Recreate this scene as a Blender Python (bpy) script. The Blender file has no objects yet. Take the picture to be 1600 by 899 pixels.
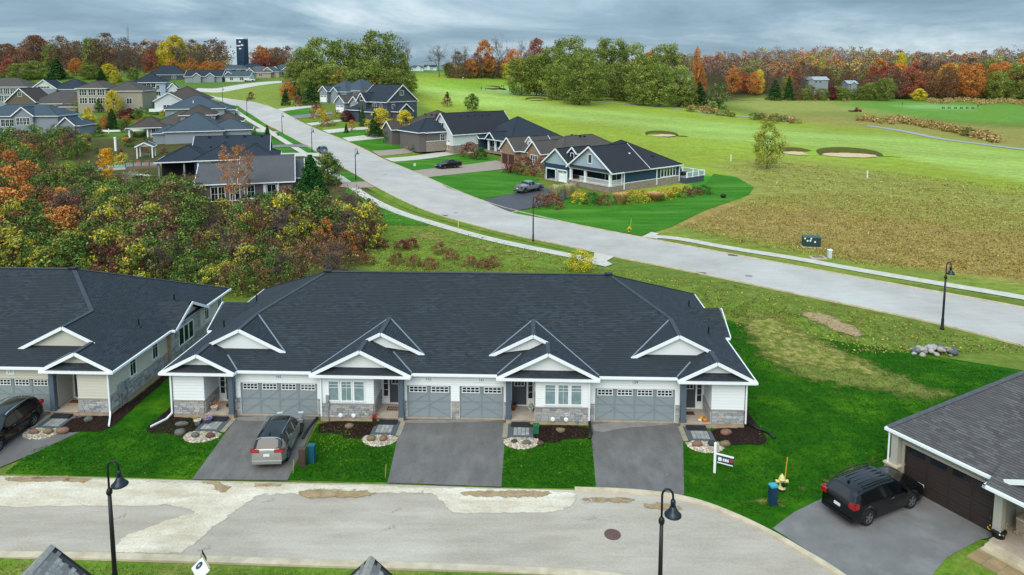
import bpy, bmesh, math, random
import numpy as np
from mathutils import Vector, Matrix
from mathutils.geometry import delaunay_2d_cdt
SC = bpy.context.scene
COL = SC.collection
R = math.radians
rnd = random.Random(11)
# ------------------------------------------------------------------ camera
CAMZ = 21.2; PITCH = R(6.15); FPX = 1067.0; YC = 228.0
cd = bpy.data.cameras.new('camera'); cam = bpy.data.objects.new('camera', cd); COL.objects.link(cam)
cam.location = (0, 0, CAMZ); cam.rotation_euler = (R(90) - PITCH, 0, 0)
cd.sensor_width = 36.0; cd.lens = FPX/1600*36; cd.shift_y = -(449.5-YC)/1600
cd.clip_start = 0.5; cd.clip_end = 9000
SC.camera = cam
# ------------------------------------------------------------------ sky, sun, exposure
SC.view_settings.view_transform = 'Standard'; SC.view_settings.look = 'None'
SC.view_settings.exposure = 0.0; SC.view_settings.gamma = 1.0
SC.render.engine = 'CYCLES'
SC.cycles.max_bounces = 5; SC.cycles.diffuse_bounces = 2; SC.cycles.glossy_bounces = 3
SC.cycles.transmission_bounces = 4; SC.cycles.transparent_max_bounces = 6
SUN_EL, SUN_AZ = 42.0, 200.0          # behind the camera and a little to the left, behind cloud
w = bpy.data.worlds.new("World"); SC.world = w; w.use_nodes = True
nt = w.node_tree; nt.nodes.clear()
N = nt.nodes.new; Lk = nt.links.new
out = N('ShaderNodeOutputWorld'); bg = N('ShaderNodeBackground')
sky = N('ShaderNodeTexSky'); sky.sky_type = 'NISHITA'; sky.sun_disc = False
sky.sun_elevation = R(SUN_EL); sky.sun_rotation = R(SUN_AZ)
tc = N('ShaderNodeTexCoord'); sp = N('ShaderNodeSeparateXYZ'); Lk(tc.outputs['Generated'], sp.inputs[0])
def mth(op, a, b=None, clamp=False):
    n = N('ShaderNodeMath'); n.operation = op; n.use_clamp = clamp
    for i, x in enumerate((a, b)):
        if x is None: continue
        if isinstance(x, (int, float)): n.inputs[i].default_value = x
        else: Lk(x, n.inputs[i])
    return n.outputs[0]
zc = mth('MAXIMUM', sp.outputs[2], 0.0)
zd = mth('ADD', zc, 0.16)
cx = N('ShaderNodeCombineXYZ'); Lk(mth('DIVIDE', sp.outputs[0], zd), cx.inputs[0]); Lk(mth('DIVIDE', sp.outputs[1], zd), cx.inputs[1])
n1 = N('ShaderNodeTexNoise'); n1.inputs['Scale'].default_value = 0.5; n1.inputs['Detail'].default_value = 7; n1.inputs['Roughness'].default_value = .6
n1.inputs['Distortion'].default_value = .5
Lk(cx.outputs[0], n1.inputs['Vector'])
cr = N('ShaderNodeValToRGB')
e = cr.color_ramp.elements
e[0].position = .36; e[0].color = (.21, .33, .44, 1)
e[1].position = .62; e[1].color = (.72, .84, .91, 1)
a = cr.color_ramp.elements.new(.47); a.color = (.31, .46, .58, 1)
a = cr.color_ramp.elements.new(.55); a.color = (.50, .65, .75, 1)
Lk(n1.outputs[0], cr.inputs[0])
# an overcast sky is about three times as bright overhead as at the horizon
gain = mth('ADD', mth('MULTIPLY', zc, 1.7), 0.92)
vm = N('ShaderNodeVectorMath'); vm.operation = 'SCALE'; Lk(cr.outputs[0], vm.inputs[0]); Lk(gain, vm.inputs[3])
bgc = N('ShaderNodeBackground'); Lk(vm.outputs[0], bgc.inputs[0]); bgc.inputs[1].default_value = 1.0
Lk(sky.outputs[0], bg.inputs[0]); bg.inputs[1].default_value = 0.08
mx = N('ShaderNodeMixShader'); mx.inputs[0].default_value = 0.9
Lk(bg.outputs[0], mx.inputs[1]); Lk(bgc.outputs[0], mx.inputs[2]); Lk(mx.outputs[0], out.inputs[0])
sl = bpy.data.lights.new('sun', 'SUN'); sl.energy = 2.3; sl.angle = R(45); sl.color = (1, .92, .80)
so = bpy.data.objects.new('sun', sl); COL.objects.link(so)
so.rotation_euler = (R(90-SUN_EL), 0, R(180-SUN_AZ)); so.location = (0, 0, 60)
# ------------------------------------------------------------------ helpers
def lin(h):
    h = h.lstrip('#'); o = []
    for i in (0, 2, 4):
        c = int(h[i:i+2], 16)/255; o.append(c/12.92 if c <= .04045 else ((c+.055)/1.055)**2.4)
    return tuple(o)
_M = {}
def mat(name, c, rough=.8, c2=None, ns=3.0, nd=4, bump=0.0, bs=40.0, metal=0.0, attr=None, lap=0.0, brick=None,
        wave=None, stretch=None, spec=.5, alpha=None, coat=0.0, objvar=0.0, c3=None, ns3=.2, ramp=(.35, .65), fine=None, fade=False):
    """one procedural material: two colours mixed by noise, optional fine bump, lap-siding relief or shingle tabs"""
    if name in _M: return _M[name]
    if isinstance(c, str): c = lin(c)
    if isinstance(c2, str): c2 = lin(c2)
    if isinstance(c3, str): c3 = lin(c3)
    m = bpy.data.materials.new(name); m.use_nodes = True; t = m.node_tree; nd_ = t.nodes; L = t.links
    b = nd_['Principled BSDF']; b.inputs['Roughness'].default_value = rough; b.inputs['Metallic'].default_value = metal
    b.inputs['Specular IOR Level'].default_value = spec
    b.inputs['Coat Weight'].default_value = coat
    co = nd_.new('ShaderNodeTexCoord'); vec = co.outputs['Object']
    if stretch:
        mp = nd_.new('ShaderNodeMapping'); L.new(vec, mp.inputs[0]); mp.inputs['Scale'].default_value = stretch
        mp.inputs['Rotation'].default_value[2] = 0; vec = mp.outputs[0]
    colour = None
    if attr:
        a = nd_.new('ShaderNodeAttribute'); a.attribute_name = attr; colour = a.outputs['Color']
    def noise(scale, detail=4, v=None):
        n = nd_.new('ShaderNodeTexNoise'); n.inputs['Scale'].default_value = scale; n.inputs['Detail'].default_value = detail
        n.inputs['Roughness'].default_value = .62; L.new(v or vec, n.inputs['Vector']); return n.outputs[0]
    def mix(fac, A, B, mode='MIX'):
        x = nd_.new('ShaderNodeMix'); x.data_type = 'RGBA'; x.blend_type = mode
        if isinstance(fac, float): x.inputs[0].default_value = fac
        else: L.new(fac, x.inputs[0])
        for i, q in ((6, A), (7, B)):
            if isinstance(q, tuple): x.inputs[i].default_value = (*q[:3], 1)
            else: L.new(q, x.inputs[i])
        return x.outputs[2]
    def rampf(v, lo, hi):
        r = nd_.new('ShaderNodeMapRange'); r.clamp = True; L.new(v, r.inputs[0])
        r.inputs[1].default_value = lo; r.inputs[2].default_value = hi; return r.outputs[0]
    if colour is None: colour = c
    else: colour = mix(1.0, colour, c, 'MULTIPLY')
    if brick:
        bw, bh, k = brick
        br = nd_.new('ShaderNodeTexBrick'); L.new(co.outputs['UV'], br.inputs['Vector'])
        br.inputs['Scale'].default_value = 1; br.inputs['Brick Width'].default_value = bw; br.inputs['Row Height'].default_value = bh
        br.inputs['Mortar Size'].default_value = .006; br.inputs['Mortar Smooth'].default_value = .3; br.inputs['Bias'].default_value = -.1
        br.inputs['Color1'].default_value = (1+k, 1+k, 1+k, 1); br.inputs['Color2'].default_value = (1-k, 1-k, 1-k, 1)
        br.inputs['Mortar'].default_value = (.55, .55, .55, 1)
        colour = mix(1.0, colour, br.outputs['Color'], 'MULTIPLY')
    if c2 is not None:
        nz = noise(ns, nd); colour = mix(rampf(nz, *ramp), colour, c2 if not attr else mix(1.0, colour, c2, 'MULTIPLY'))
    if c3 is not None:
        nz3 = noise(ns3, 5); colour = mix(rampf(nz3, .5, .72), colour, c3 if not attr else mix(1.0, colour, c3, 'MULTIPLY'))
    if fine:      # fine grain: brightness varies by +-amp at a small scale
        for (fs, am, st) in fine:
            v_ = co.outputs['Object']
            if st: mp2 = nd_.new('ShaderNodeMapping'); L.new(v_, mp2.inputs[0]); mp2.inputs['Scale'].default_value = st[:3]; mp2.inputs['Rotation'].default_value[2] = st[3]; v_ = mp2.outputs[0]
            fz = noise(fs, 3, v_); mr_ = nd_.new('ShaderNodeMapRange'); L.new(fz, mr_.inputs[0]); mr_.inputs[1].default_value = .3; mr_.inputs[2].default_value = .7; mr_.inputs[3].default_value = 1-am; mr_.inputs[4].default_value = 1+am
            cb_ = nd_.new('ShaderNodeCombineXYZ')
            for i in range(3): L.new(mr_.outputs[0], cb_.inputs[i])
            colour = mix(1.0, colour, cb_.outputs[0], 'MULTIPLY')
    if fade:      # ragged thinning edge: bare spots open up towards the rim
        fa = nd_.new('ShaderNodeAttribute'); fa.attribute_name = 'fade'; fzn = noise(fade, 6)
        a1 = nd_.new('ShaderNodeMath'); a1.operation = 'ADD'; L.new(fa.outputs['Fac'], a1.inputs[0]); L.new(fzn, a1.inputs[1])
        L.new(rampf(a1.outputs[0], .78, .98), b.inputs['Alpha'])
    if objvar:
        oi = nd_.new('ShaderNodeObjectInfo'); mr = nd_.new('ShaderNodeMapRange'); L.new(oi.outputs['Random'], mr.inputs[0])
        mr.inputs[3].default_value = 1-objvar; mr.inputs[4].default_value = 1+objvar
        cb = nd_.new('ShaderNodeCombineXYZ')
        for i in range(3): L.new(mr.outputs[0], cb.inputs[i])
        colour = mix(1.0, colour, cb.outputs[0], 'MULTIPLY')
    if isinstance(colour, tuple): b.inputs['Base Color'].default_value = (*colour, 1)
    else: L.new(colour, b.inputs['Base Color'])
    h = None
    if lap:
        s = nd_.new('ShaderNodeSeparateXYZ'); L.new(co.outputs['Object'], s.inputs[0])
        q = nd_.new('ShaderNodeMath'); q.operation = 'FRACT'; q2 = nd_.new('ShaderNodeMath'); q2.operation = 'DIVIDE'
        L.new(s.outputs[2], q2.inputs[0]); q2.inputs[1].default_value = lap; L.new(q2.outputs[0], q.inputs[0])
        q3 = nd_.new('ShaderNodeMath'); q3.operation = 'MULTIPLY'; L.new(q.outputs[0], q3.inputs[0]); q3.inputs[1].default_value = -1
        h = q3.outputs[0]; hd = .015
    elif bump:
        h = noise(bs, 3, co.outputs['Object']); hd = bump
    if h is not None:
        bp = nd_.new('ShaderNodeBump'); bp.inputs['Strength'].default_value = 1.0; bp.inputs['Distance'].default_value = hd
        L.new(h, bp.inputs['Height']); L.new(bp.outputs[0], b.inputs['Normal'])
    if alpha is not None: b.inputs['Alpha'].default_value = alpha
    _M[name] = m; return m

class MB:
    def __init__(s): s.v = []; s.f = []; s.m = []; s.uv = []; s.hasuv = False; s.c = None
    def add(s, V, F, mi=0, UV=None):
        o = len(s.v); s.v += [tuple(p) for p in V]
        for i, f in enumerate(F):
            s.f.append(tuple(o+k for k in f)); s.m.append(mi)
            if UV is not None: s.uv.append(UV[i]); s.hasuv = True
            else: s.uv.append(None)
        return s
    def poly(s, P, mi=0, uv=None): return s.add(P, [tuple(range(len(P)))], mi, [uv] if uv else None)
    def box(s, x0, x1, y0, y1, z0, z1, mi=0):
        if x0 > x1: x0, x1 = x1, x0
        if y0 > y1: y0, y1 = y1, y0
        V = [(x0,y0,z0),(x1,y0,z0),(x1,y1,z0),(x0,y1,z0),(x0,y0,z1),(x1,y0,z1),(x1,y1,z1),(x0,y1,z1)]
        return s.add(V, [(0,3,2,1),(4,5,6,7),(0,1,5,4),(1,2,6,5),(2,3,7,6),(3,0,4,7)], mi)
    def prism(s, P, h, mi=0):
        """P: planar polygon of 3-D points, h: offset vector"""
        n = len(P); h = Vector(h); A = [Vector(p) for p in P]; B = [p+h for p in A]
        F = [tuple(range(n-1, -1, -1)), tuple(range(n, 2*n))] + [(i, (i+1) % n, n+(i+1) % n, n+i) for i in range(n)]
        return s.add(A+B, F, mi)
    def bar(s, p, q, w, h=None, up=(0,0,1), mi=0):
        h = h or w; p = Vector(p); q = Vector(q); d = (q-p); 
        if d.length < 1e-6: return s
        d.normalize(); up = Vector(up); a = d.cross(up)
        if a.length < 1e-4: a = d.cross(Vector((1,0,0)))
        a.normalize(); b = a.cross(d); a *= w/2; b *= h/2
        V = [p-a-b, p+a-b, p+a+b, p-a+b, q-a-b, q+a-b, q+a+b, q-a+b]
        return s.add(V, [(0,1,2,3),(4,7,6,5),(0,4,5,1),(1,5,6,2),(2,6,7,3),(3,7,4,0)], mi)
    def tube(s, P, r, n=8, mi=0, cap=True):
        P = [Vector(p) for p in P]; rs = r if isinstance(r, (list, tuple)) else [r]*len(P)
        V = []; F = []; pa = None
        for i, p in enumerate(P):
            d = (P[min(i+1, len(P)-1)]-P[max(i-1, 0)]).normalized()
            if pa is None:
                a = d.cross(Vector((0,0,1))); a = a if a.length > 1e-3 else d.cross(Vector((1,0,0)))
            else: a = pa - d*pa.dot(d)
            a.normalize(); pa = a; b = d.cross(a)
            for k in range(n):
                t = 2*math.pi*k/n; V.append(p+a*(math.cos(t)*rs[i])+b*(math.sin(t)*rs[i]))
        for i in range(len(P)-1):
            for k in range(n): F.append((i*n+k, i*n+(k+1) % n, (i+1)*n+(k+1) % n, (i+1)*n+k))
        if cap: F += [tuple(range(n-1, -1, -1)), tuple(range((len(P)-1)*n, len(P)*n))]
        return s.add(V, F, mi)
    def lathe(s, prof, n=12, c=(0,0,0), mi=0, axis='z'):
        V = []; F = []
        for r, z in prof:
            for k in range(n):
                t = 2*math.pi*k/n; x, y = r*math.cos(t), r*math.sin(t)
                V.append((c[0]+x, c[1]+y, c[2]+z) if axis == 'z' else ((c[0]+x, c[1]+z, c[2]+y) if axis == 'y' else (c[0]+z, c[1]+x, c[2]+y)))
        for i in range(len(prof)-1):
            for k in range(n): F.append((i*n+k, i*n+(k+1) % n, (i+1)*n+(k+1) % n, (i+1)*n+k))
        F += [tuple(range(n-1, -1, -1)), tuple(range((len(prof)-1)*n, len(prof)*n))]
        return s.add(V, F, mi)
    def blob(s, c, r, seed=0, n=7, m=5, jag=.18, mi=0):
        """an uneven stone"""
        q = random.Random(seed); V = []; F = []
        ph = [q.uniform(0, 6.3) for _ in range(4)]
        for i in range(m+1):
            a = math.pi*i/m
            for k in range(n):
                t = 2*math.pi*k/n
                j = 1+jag*(math.sin(2*t+ph[0]+a)*.6+math.sin(3*t+ph[1])*.4+math.cos(2*a+ph[2])*.5)+q.uniform(-jag, jag)*.35
                V.append((c[0]+r[0]*j*math.sin(a)*math.cos(t), c[1]+r[1]*j*math.sin(a)*math.sin(t), c[2]+r[2]*j*math.cos(a)))
        for i in range(m):
            for k in range(n): F.append((i*n+k, (i+1)*n+k, (i+1)*n+(k+1) % n, i*n+(k+1) % n))
        return s.add(V, F, mi)
    def mesh(s, name, mats, smooth=False):
        me = bpy.data.meshes.new(name); me.from_pydata([tuple(v) for v in s.v], [], s.f)
        for m in (mats if isinstance(mats, (list, tuple)) else [mats]): me.materials.append(m)
        me.polygons.foreach_set('material_index', s.m)
        if smooth: me.polygons.foreach_set('use_smooth', [True]*len(s.f))
        if s.hasuv:
            ul = me.uv_layers.new(name='UVMap'); flat = []
            for f, u in zip(s.f, s.uv):
                if u is None: flat += [0.0, 0.0]*len(f)
                else:
                    for a in u: flat += [a[0], a[1]]
            ul.data.foreach_set('uv', flat)
        me.update(); return me
    def obj(s, name, mats, parent=None, smooth=False, label=None):
        o = bpy.data.objects.new(name, s.mesh(name, mats, smooth)); COL.objects.link(o); o.parent = parent
        if label: o['label'] = label
        return o
def islands(mb, name, mats, parent):
    """every separate piece of mb becomes a part of its own"""
    par = list(range(len(mb.v)))
    def find(a):
        while par[a] != a: par[a] = par[par[a]]; a = par[a]
        return a
    for f in mb.f:
        for k in f[1:]: par[find(k)] = find(f[0])
    G_ = {}
    for i, f in enumerate(mb.f): G_.setdefault(find(f[0]), []).append(i)
    for fs in G_.values():
        ix = {}; q = MB()
        for i in fs:
            for k in mb.f[i]:
                if k not in ix: ix[k] = len(q.v); q.v.append(mb.v[k])
            q.f.append(tuple(ix[k] for k in mb.f[i])); q.m.append(mb.m[i]); q.uv.append(mb.uv[i])
            if mb.uv[i] is not None: q.hasuv = True
        q.obj(name, mats, parent)
def tag(o, label, cat, group=None):
    o['label'] = label; o['category'] = cat
    if group: o['group'] = group
    return o
def thing(name, label, cat, loc=(0,0,0), rz=0.0, group=None):
    o = bpy.data.objects.new(name, None); COL.objects.link(o); o.empty_display_size = .2
    o.location = loc; o.rotation_euler = (0, 0, rz); return tag(o, label, cat, group)
def struct(o): o['kind'] = 'structure'; return o
def stuff(o): o['kind'] = 'stuff'; return o
def dup(root, loc=None, rz=None, label=None, group=None, scale=None):
    r = root.copy(); COL.objects.link(r)
    if loc is not None: r.location = loc
    if rz is not None: r.rotation_euler = (0, 0, rz)
    if scale is not None: r.scale = scale if isinstance(scale, tuple) else (scale,)*3
    if label: r['label'] = label
    if group: r['group'] = group
    for ch in list(root.children):
        c = ch.copy(); COL.objects.link(c); c.parent = r
        for g in ch.children:
            d = g.copy(); COL.objects.link(d); d.parent = c
    return r
def text_mesh(txt, size, m, parent, loc, rot, name='lettering', depth=.004):
    cu = bpy.data.curves.new(name, 'FONT'); cu.body = txt; cu.size = size; cu.extrude = depth
    cu.align_x = 'CENTER'; cu.align_y = 'CENTER'
    t = bpy.data.objects.new(name, cu); dg = bpy.context.evaluated_depsgraph_get()
    COL.objects.link(t); bpy.context.view_layer.update(); dg.update()
    me = bpy.data.meshes.new_from_object(t.evaluated_get(dg)); bpy.data.objects.remove(t)
    me.materials.clear(); me.materials.append(m)
    o = bpy.data.objects.new(name, me); COL.objects.link(o); o.parent = parent; o.location = loc; o.rotation_euler = rot
    return o
# ---- picture rays: how far a pixel of the 1600 px photograph lies on the ground
_cp, _sp = math.cos(PITCH), math.sin(PITCH)
def ray(u, v):
    a = (u-800)/FPX; b = -(v-YC)/FPX
    return (a, _cp+b*_sp, b*_cp-_sp)
def onz(u, v, z=0.0):
    r = ray(u, v); t = (z-CAMZ)/r[2]; return (r[0]*t, r[1]*t, z)
def ony(u, v, y):
    r = ray(u, v); t = y/r[1]; return (r[0]*t, y, CAMZ+r[2]*t)
def project(x, y, z):
    z = z-CAMZ; d = y*_cp-z*_sp; h = y*_sp+z*_cp
    return 800+FPX*x/d, YC-FPX*h/d
# ------------------------------------------------------------------ terrain: thin-plate surface through surveyed points
CT = [(556,281,1.7),(487,238,2.6),(441,209,3.9),(386,181,7.0),(348,160,9.6),(340,143,13),(435,129,16),(395,126,16.6),(300,128,16),
 (640,245,1.0),(700,205,3.0),(740,235,1.2),(600,205,4.6),(560,190,6.0),(500,178,7.6),(460,152,11),(560,150,11),(640,128,14.5),
 (760,140,12),(690,125,15.5),(840,122,15),(660,113.5,21),(740,116,18.5),(700,165,7.0),(840,156,8.6),(820,138,12.0),(900,150,8.8),(900,180,4.6),(1000,168,5.4),
 (1000,190,3.0),(1035,210,1.4),(1100,200,1.6),(1130,172,3.6),(1198,264,0),(1245,238,.4),(1330,242,.3),(1150,230,.6),(960,205,2.2),
 (1600,232,0),(1500,212,.3),(1400,200,.4),(1300,190,.8),(1250,172,2.6),(1340,172,2.4),(1600,172,2.2),(1450,165,3),(1200,158,3.8),(1300,157,3.6),(1400,156,3.6),(1600,160,3.2),
 (300,235,2.0),(200,260,1.0),(250,205,4.0),(150,225,2.6),(60,222,2.6),(0,230,2.2),(100,175,7.2),(190,170,8.5),(240,150,11.2),(20,160,8.6),(100,135,13.5),(200,125,16),(20,118,19),(120,113.5,21),(250,114,20.5),(380,108,24)]
P_ = [onz(u, v, z) if abs(v-113) > 7 else None for u, v, z in CT]
P_ = [p for p in P_ if p]
for (u, v, z) in [(660,113,21),(740,115,19.5),(120,113,21.4),(250,113,21.6),(380,106,24),(20,116,20)]:
    P_.append((*ony(u, v, 420 if u > 600 else 440)[:2], ony(u, v, 420 if u > 600 else 440)[2]))
for x in (-60, -30, 0, 30, 60, 90):
    for y in (-30, 0, 30, 60, 85, 105):
        if x < -40 and y > 90: continue
        P_.append((x, y, 0.0))
for x, y, z in [(-160,40,0),(160,40,0),(-120,90,.5),(120,110,0),(190,150,0),(-300,120,3),(320,200,0),(-420,260,10),(460,330,2),
                (-700,500,24),(-200,700,26),(100,560,22),(-450,480,22),(20,460,18),(500,620,18),(250,640,17),(380,560,9),(700,560,14),(250,900,34),(600,900,36),(900,700,30),
                (-900,0,5),(900,0,0),(-1500,1500,30),(0,1700,34),(1500,1500,38),(0,-300,0),(-1500,-200,5),(1500,-200,5),(-700,1100,30),(900,1200,40)]:
    P_.append((x, y, z))
A_ = np.array(P_)
def _k(r2): return np.where(r2 > 0, .5*r2*np.log(np.maximum(r2, 1e-12)), 0)
_s = 100.0
X = A_[:, :2]/_s; n_ = len(X)
K = _k(((X[:, None]-X[None])**2).sum(-1))+np.eye(n_)*.004
Pm = np.c_[np.ones(n_), X]
LHS = np.block([[K, Pm], [Pm.T, np.zeros((3, 3))]])
sol = np.linalg.solve(LHS, np.r_[A_[:, 2], 0, 0, 0]); W_, B_ = sol[:n_], sol[n_:]
def T_np(x, y):
    q = np.stack([np.ravel(x), np.ravel(y)], -1)/_s; o = np.empty(len(q))
    for i in range(0, len(q), 20000):
        c = q[i:i+20000]; o[i:i+20000] = _k(((c[:, None]-X[None])**2).sum(-1))@W_+B_[0]+c@B_[1:]
    y_ = np.ravel(y); x_ = np.ravel(x)
    s = np.clip((y_-78-.0*x_)/34, 0, 1); s = s*s*(3-2*s)
    return np.clip(o*s, 0, 45)
def T(x, y): return float(T_np(np.array([x]), np.array([y]))[0])
def hit(u, v, dz=0.0):
    """where the line of sight through picture point u, v meets the terrain"""
    r = ray(u, v); lo = 20.0; t = np.geomspace(20, 1500, 900)
    x, y, z = r[0]*t, r[1]*t, CAMZ+r[2]*t
    d = z-(T_np(x, y)+dz); k = np.argmax(d <= 0)
    if d[k] > 0: k = len(t)-1
    if k == 0: f = 0; tt = t[0]
    else: tt = t[k-1]+(t[k]-t[k-1])*d[k-1]/max(d[k-1]-d[k], 1e-9)
    x, y = r[0]*tt, r[1]*tt
    return (x, y, T(x, y)+dz)
def spot(u, v): p = hit(u, v); return (p[0], p[1], p[2])
# ground colours, by region on the plan
def pin(poly, px, py):
    """signed distance to a polygon outline, positive inside (numpy)"""
    P = np.array(poly, float); ins = np.zeros(px.shape, bool); d = np.full(px.shape, 1e9)
    for i in range(len(P)):
        a, b = P[i], P[(i+1) % len(P)]
        with np.errstate(divide='ignore', invalid='ignore'):
            c = ((a[1] > py) != (b[1] > py)) & (px < (b[0]-a[0])*(py-a[1])/(b[1]-a[1]+1e-12)+a[0])
        ins ^= c
        ab = b-a; t = np.clip(((px-a[0])*ab[0]+(py-a[1])*ab[1])/(ab@ab+1e-9), 0, 1)
        d = np.minimum(d, np.hypot(px-a[0]-t*ab[0], (py-a[1]-t*ab[1])*1.6))
    return np.where(ins, d, -d)
GREENS = [  # (polygon in picture points laid on the terrain, colour, feather px)
 ([(-400,420),(640,420),(600,300),(540,235),(450,200),(-400,215)], '#54512c', 20),
 ([(-400,215),(240,215),(420,200),(420,120),(-400,112)], '#5f7a2f', 10),
 ([(60,262),(110,252),(116,285),(60,296)], '#5c8a30', 6),
 ([(300,165),(340,158),(430,180),(470,165),(520,158),(470,128),(380,133),(300,150)], '#86963f', 6),
 ([(560,300),(640,330),(880,395),(930,425),(1160,470),(1700,640),(1700,900),(1150,900),(1120,520),(1000,425),(560,425)], '#70862f', 14),
 ([(1130,520),(1160,505),(1250,560),(1400,600),(1560,625),(1700,700),(1700,1000),(1100,1000),(1050,700)], '#3f7f16', 12),
 ([(1150,505),(1215,490),(1260,530),(1330,560),(1400,585),(1300,580),(1230,575),(1190,555),(1150,530)], '#927a44', 7),
 ([(1020,370),(1240,405),(1700,470),(1700,225),(1450,190),(1200,180),(1000,340)], '#9c8a4a', 12),
 ([(1080,335),(1180,280),(1300,290),(1700,330),(1700,440),(1450,430),(1240,375),(1090,352)], '#a28c50', 14),
 ([(1020,366),(1060,355),(1240,385),(1320,405),(1700,455),(1700,475),(1300,428),(1100,385)], '#84903c', 6),
 ([(620,140),(640,116),(760,118),(880,128),(900,150),(1000,160),(1130,172),(1240,190),(1400,200),(1700,245),(1700,330),(1400,300),(1200,258),(1120,300),(1000,330),(900,250),(700,190)], '#96a63a', 8),
 ([(1120,262),(1200,246),(1330,262),(1500,288),(1700,318),(1700,380),(1300,330),(1150,320)], '#97954a', 14),
 ([(1080,270),(1120,275),(1168,292),(1160,310),(1080,330)], '#3f8a20', 4),
 # fairways and greens
 ([(640,137),(700,132),(790,150),(830,158),(905,166),(1000,178),(1100,190),(1250,203),(1400,212),(1700,255),(1700,300),(1480,262),(1350,232),(1200,226),(1080,214),(960,196),(880,187),(800,175),(760,170),(700,158)], '#a3bb5e', 7),
 ([(655,129),(700,126),(790,128),(850,133),(820,142),(760,142),(700,139)], '#8aad3c', 4),
 ([(745,140),(800,136),(850,142),(862,150),(800,150)], '#9dbd72', 4),
 ([(1140,163),(1200,150),(1330,158),(1440,168),(1500,178),(1420,182),(1300,176),(1200,178)], '#9a9c50', 8),
 ([(1300,162),(1400,156),(1480,160),(1700,166),(1700,196),(1500,190),(1400,178)], '#6c9638', 6),
 ([(1395,165),(1450,162),(1530,167),(1520,172),(1430,171)], '#88ae66', 4),
 ([(1180,182),(1300,180),(1480,196),(1700,205),(1700,240),(1560,228),(1430,206),(1300,194)], '#98904c', 8),
 ([(760,120),(900,122),(1130,158),(1180,150),(1700,150),(1700,60),(900,90)], '#4d4626', 6),
 ([(640,100),(740,100),(750,112),(640,114)], '#3d7d35', 4),
]
def build_ground():
    nr, na = 430, 620
    r = np.geomspace(6, 2600, nr); a = np.linspace(R(-80), R(80), na)
    rr, aa = np.meshgrid(r, a, indexing='ij'); x = rr*np.sin(aa); y = rr*np.cos(aa)-8
    z = T_np(x, y).reshape(x.shape)
    zz = z-CAMZ; d = y*_cp-zz*_sp; h = y*_sp+zz*_cp; d = np.maximum(d, 1.0)
    u = 800+FPX*x/d; v = YC-FPX*h/d
    col = np.empty(x.shape+(3,)); col[:] = lin('#6f7f33')
    near = np.hypot(x, y) < 900
    rg = np.random.RandomState(3)
    wob = 0
    for k in range(5):
        fx, fy, ph = rg.uniform(-.5, .5)*(.3+k*.35), rg.uniform(-.5, .5)*(.3+k*.35), rg.uniform(0, 6)
        wob = wob+np.sin(x*fx+y*fy+ph)
    for poly, c, fe in GREENS:
        s = pin(poly, u+wob*fe*.35, v+wob*fe*.12); wgt = np.clip(s/fe*.5+.5, 0, 1)*near
        col = col*(1-wgt[..., None])+np.array(lin(c))*wgt[..., None]
    wf = np.clip(pin(GREENS[13][0], u, v)/6*.5+.5, 0, 1)*near; band = np.sin((x*.42+y*.91)/4.2)*.07+np.sin((x*.3-y*.2)/17)*.06
    col = col*(1+(band*wf)[..., None])
    wr_ = np.clip(pin(GREENS[10][0], u, v)/10*.5+.5, 0, 1)*near; und = np.sin(x/13+2*np.sin(y/31))*np.sin(y/19+1.3)*.11; col = col*(1+(und*wr_)[..., None]*np.array([.6, 1, 1.2]))
    hy = np.clip(pin(GREENS[7][0], u, v)/10*.5+.5, 0, 1)*near; col = col*(1+(np.sin((x*.9+y*.5)/1.1+.8*np.sin(x/9))*.07*hy)[..., None])
    V = np.stack([x, y, z], -1).reshape(-1, 3)
    i = np.arange(nr-1)[:, None]*na+np.arange(na-1)[None]
    F = np.stack([i, i+1, i+na+1, i+na], -1).reshape(-1, 4)[:, ::-1]
    me = bpy.data.meshes.new('ground'); me.from_pydata(V.tolist(), [], F.tolist())
    ca = me.color_attributes.new('Col', 'FLOAT_COLOR', 'POINT')
    ca.data.foreach_set('color', np.c_[col.reshape(-1, 3), np.ones(len(V))].ravel())
    me.polygons.foreach_set('use_smooth', [True]*len(F))
    me.materials.append(mat('rough_grass', (1, 1, 1), .95, c2=(.70, .72, .60), ns=.9, nd=8, attr='Col', c3=(1.08, 1.0, .86), ns3=.13, bump=.16, bs=1.6, spec=.15, fine=((.5, .16, (.35, 1.6, 1, .35)), (2.2, .16, None), (7, .12, None))))
    o = bpy.data.objects.new('ground', me); COL.objects.link(o); struct(o)
build_ground()
# far ground skirt behind the camera so the plane goes on all round
mb = MB(); mb.poly([(-2600,-2600,-.35),(2600,-2600,-.35),(2600,60,-.35),(-2600,60,-.35)])
struct(mb.obj('ground_behind', mat('far_grass', '#6f7f33', .95)))
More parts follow.
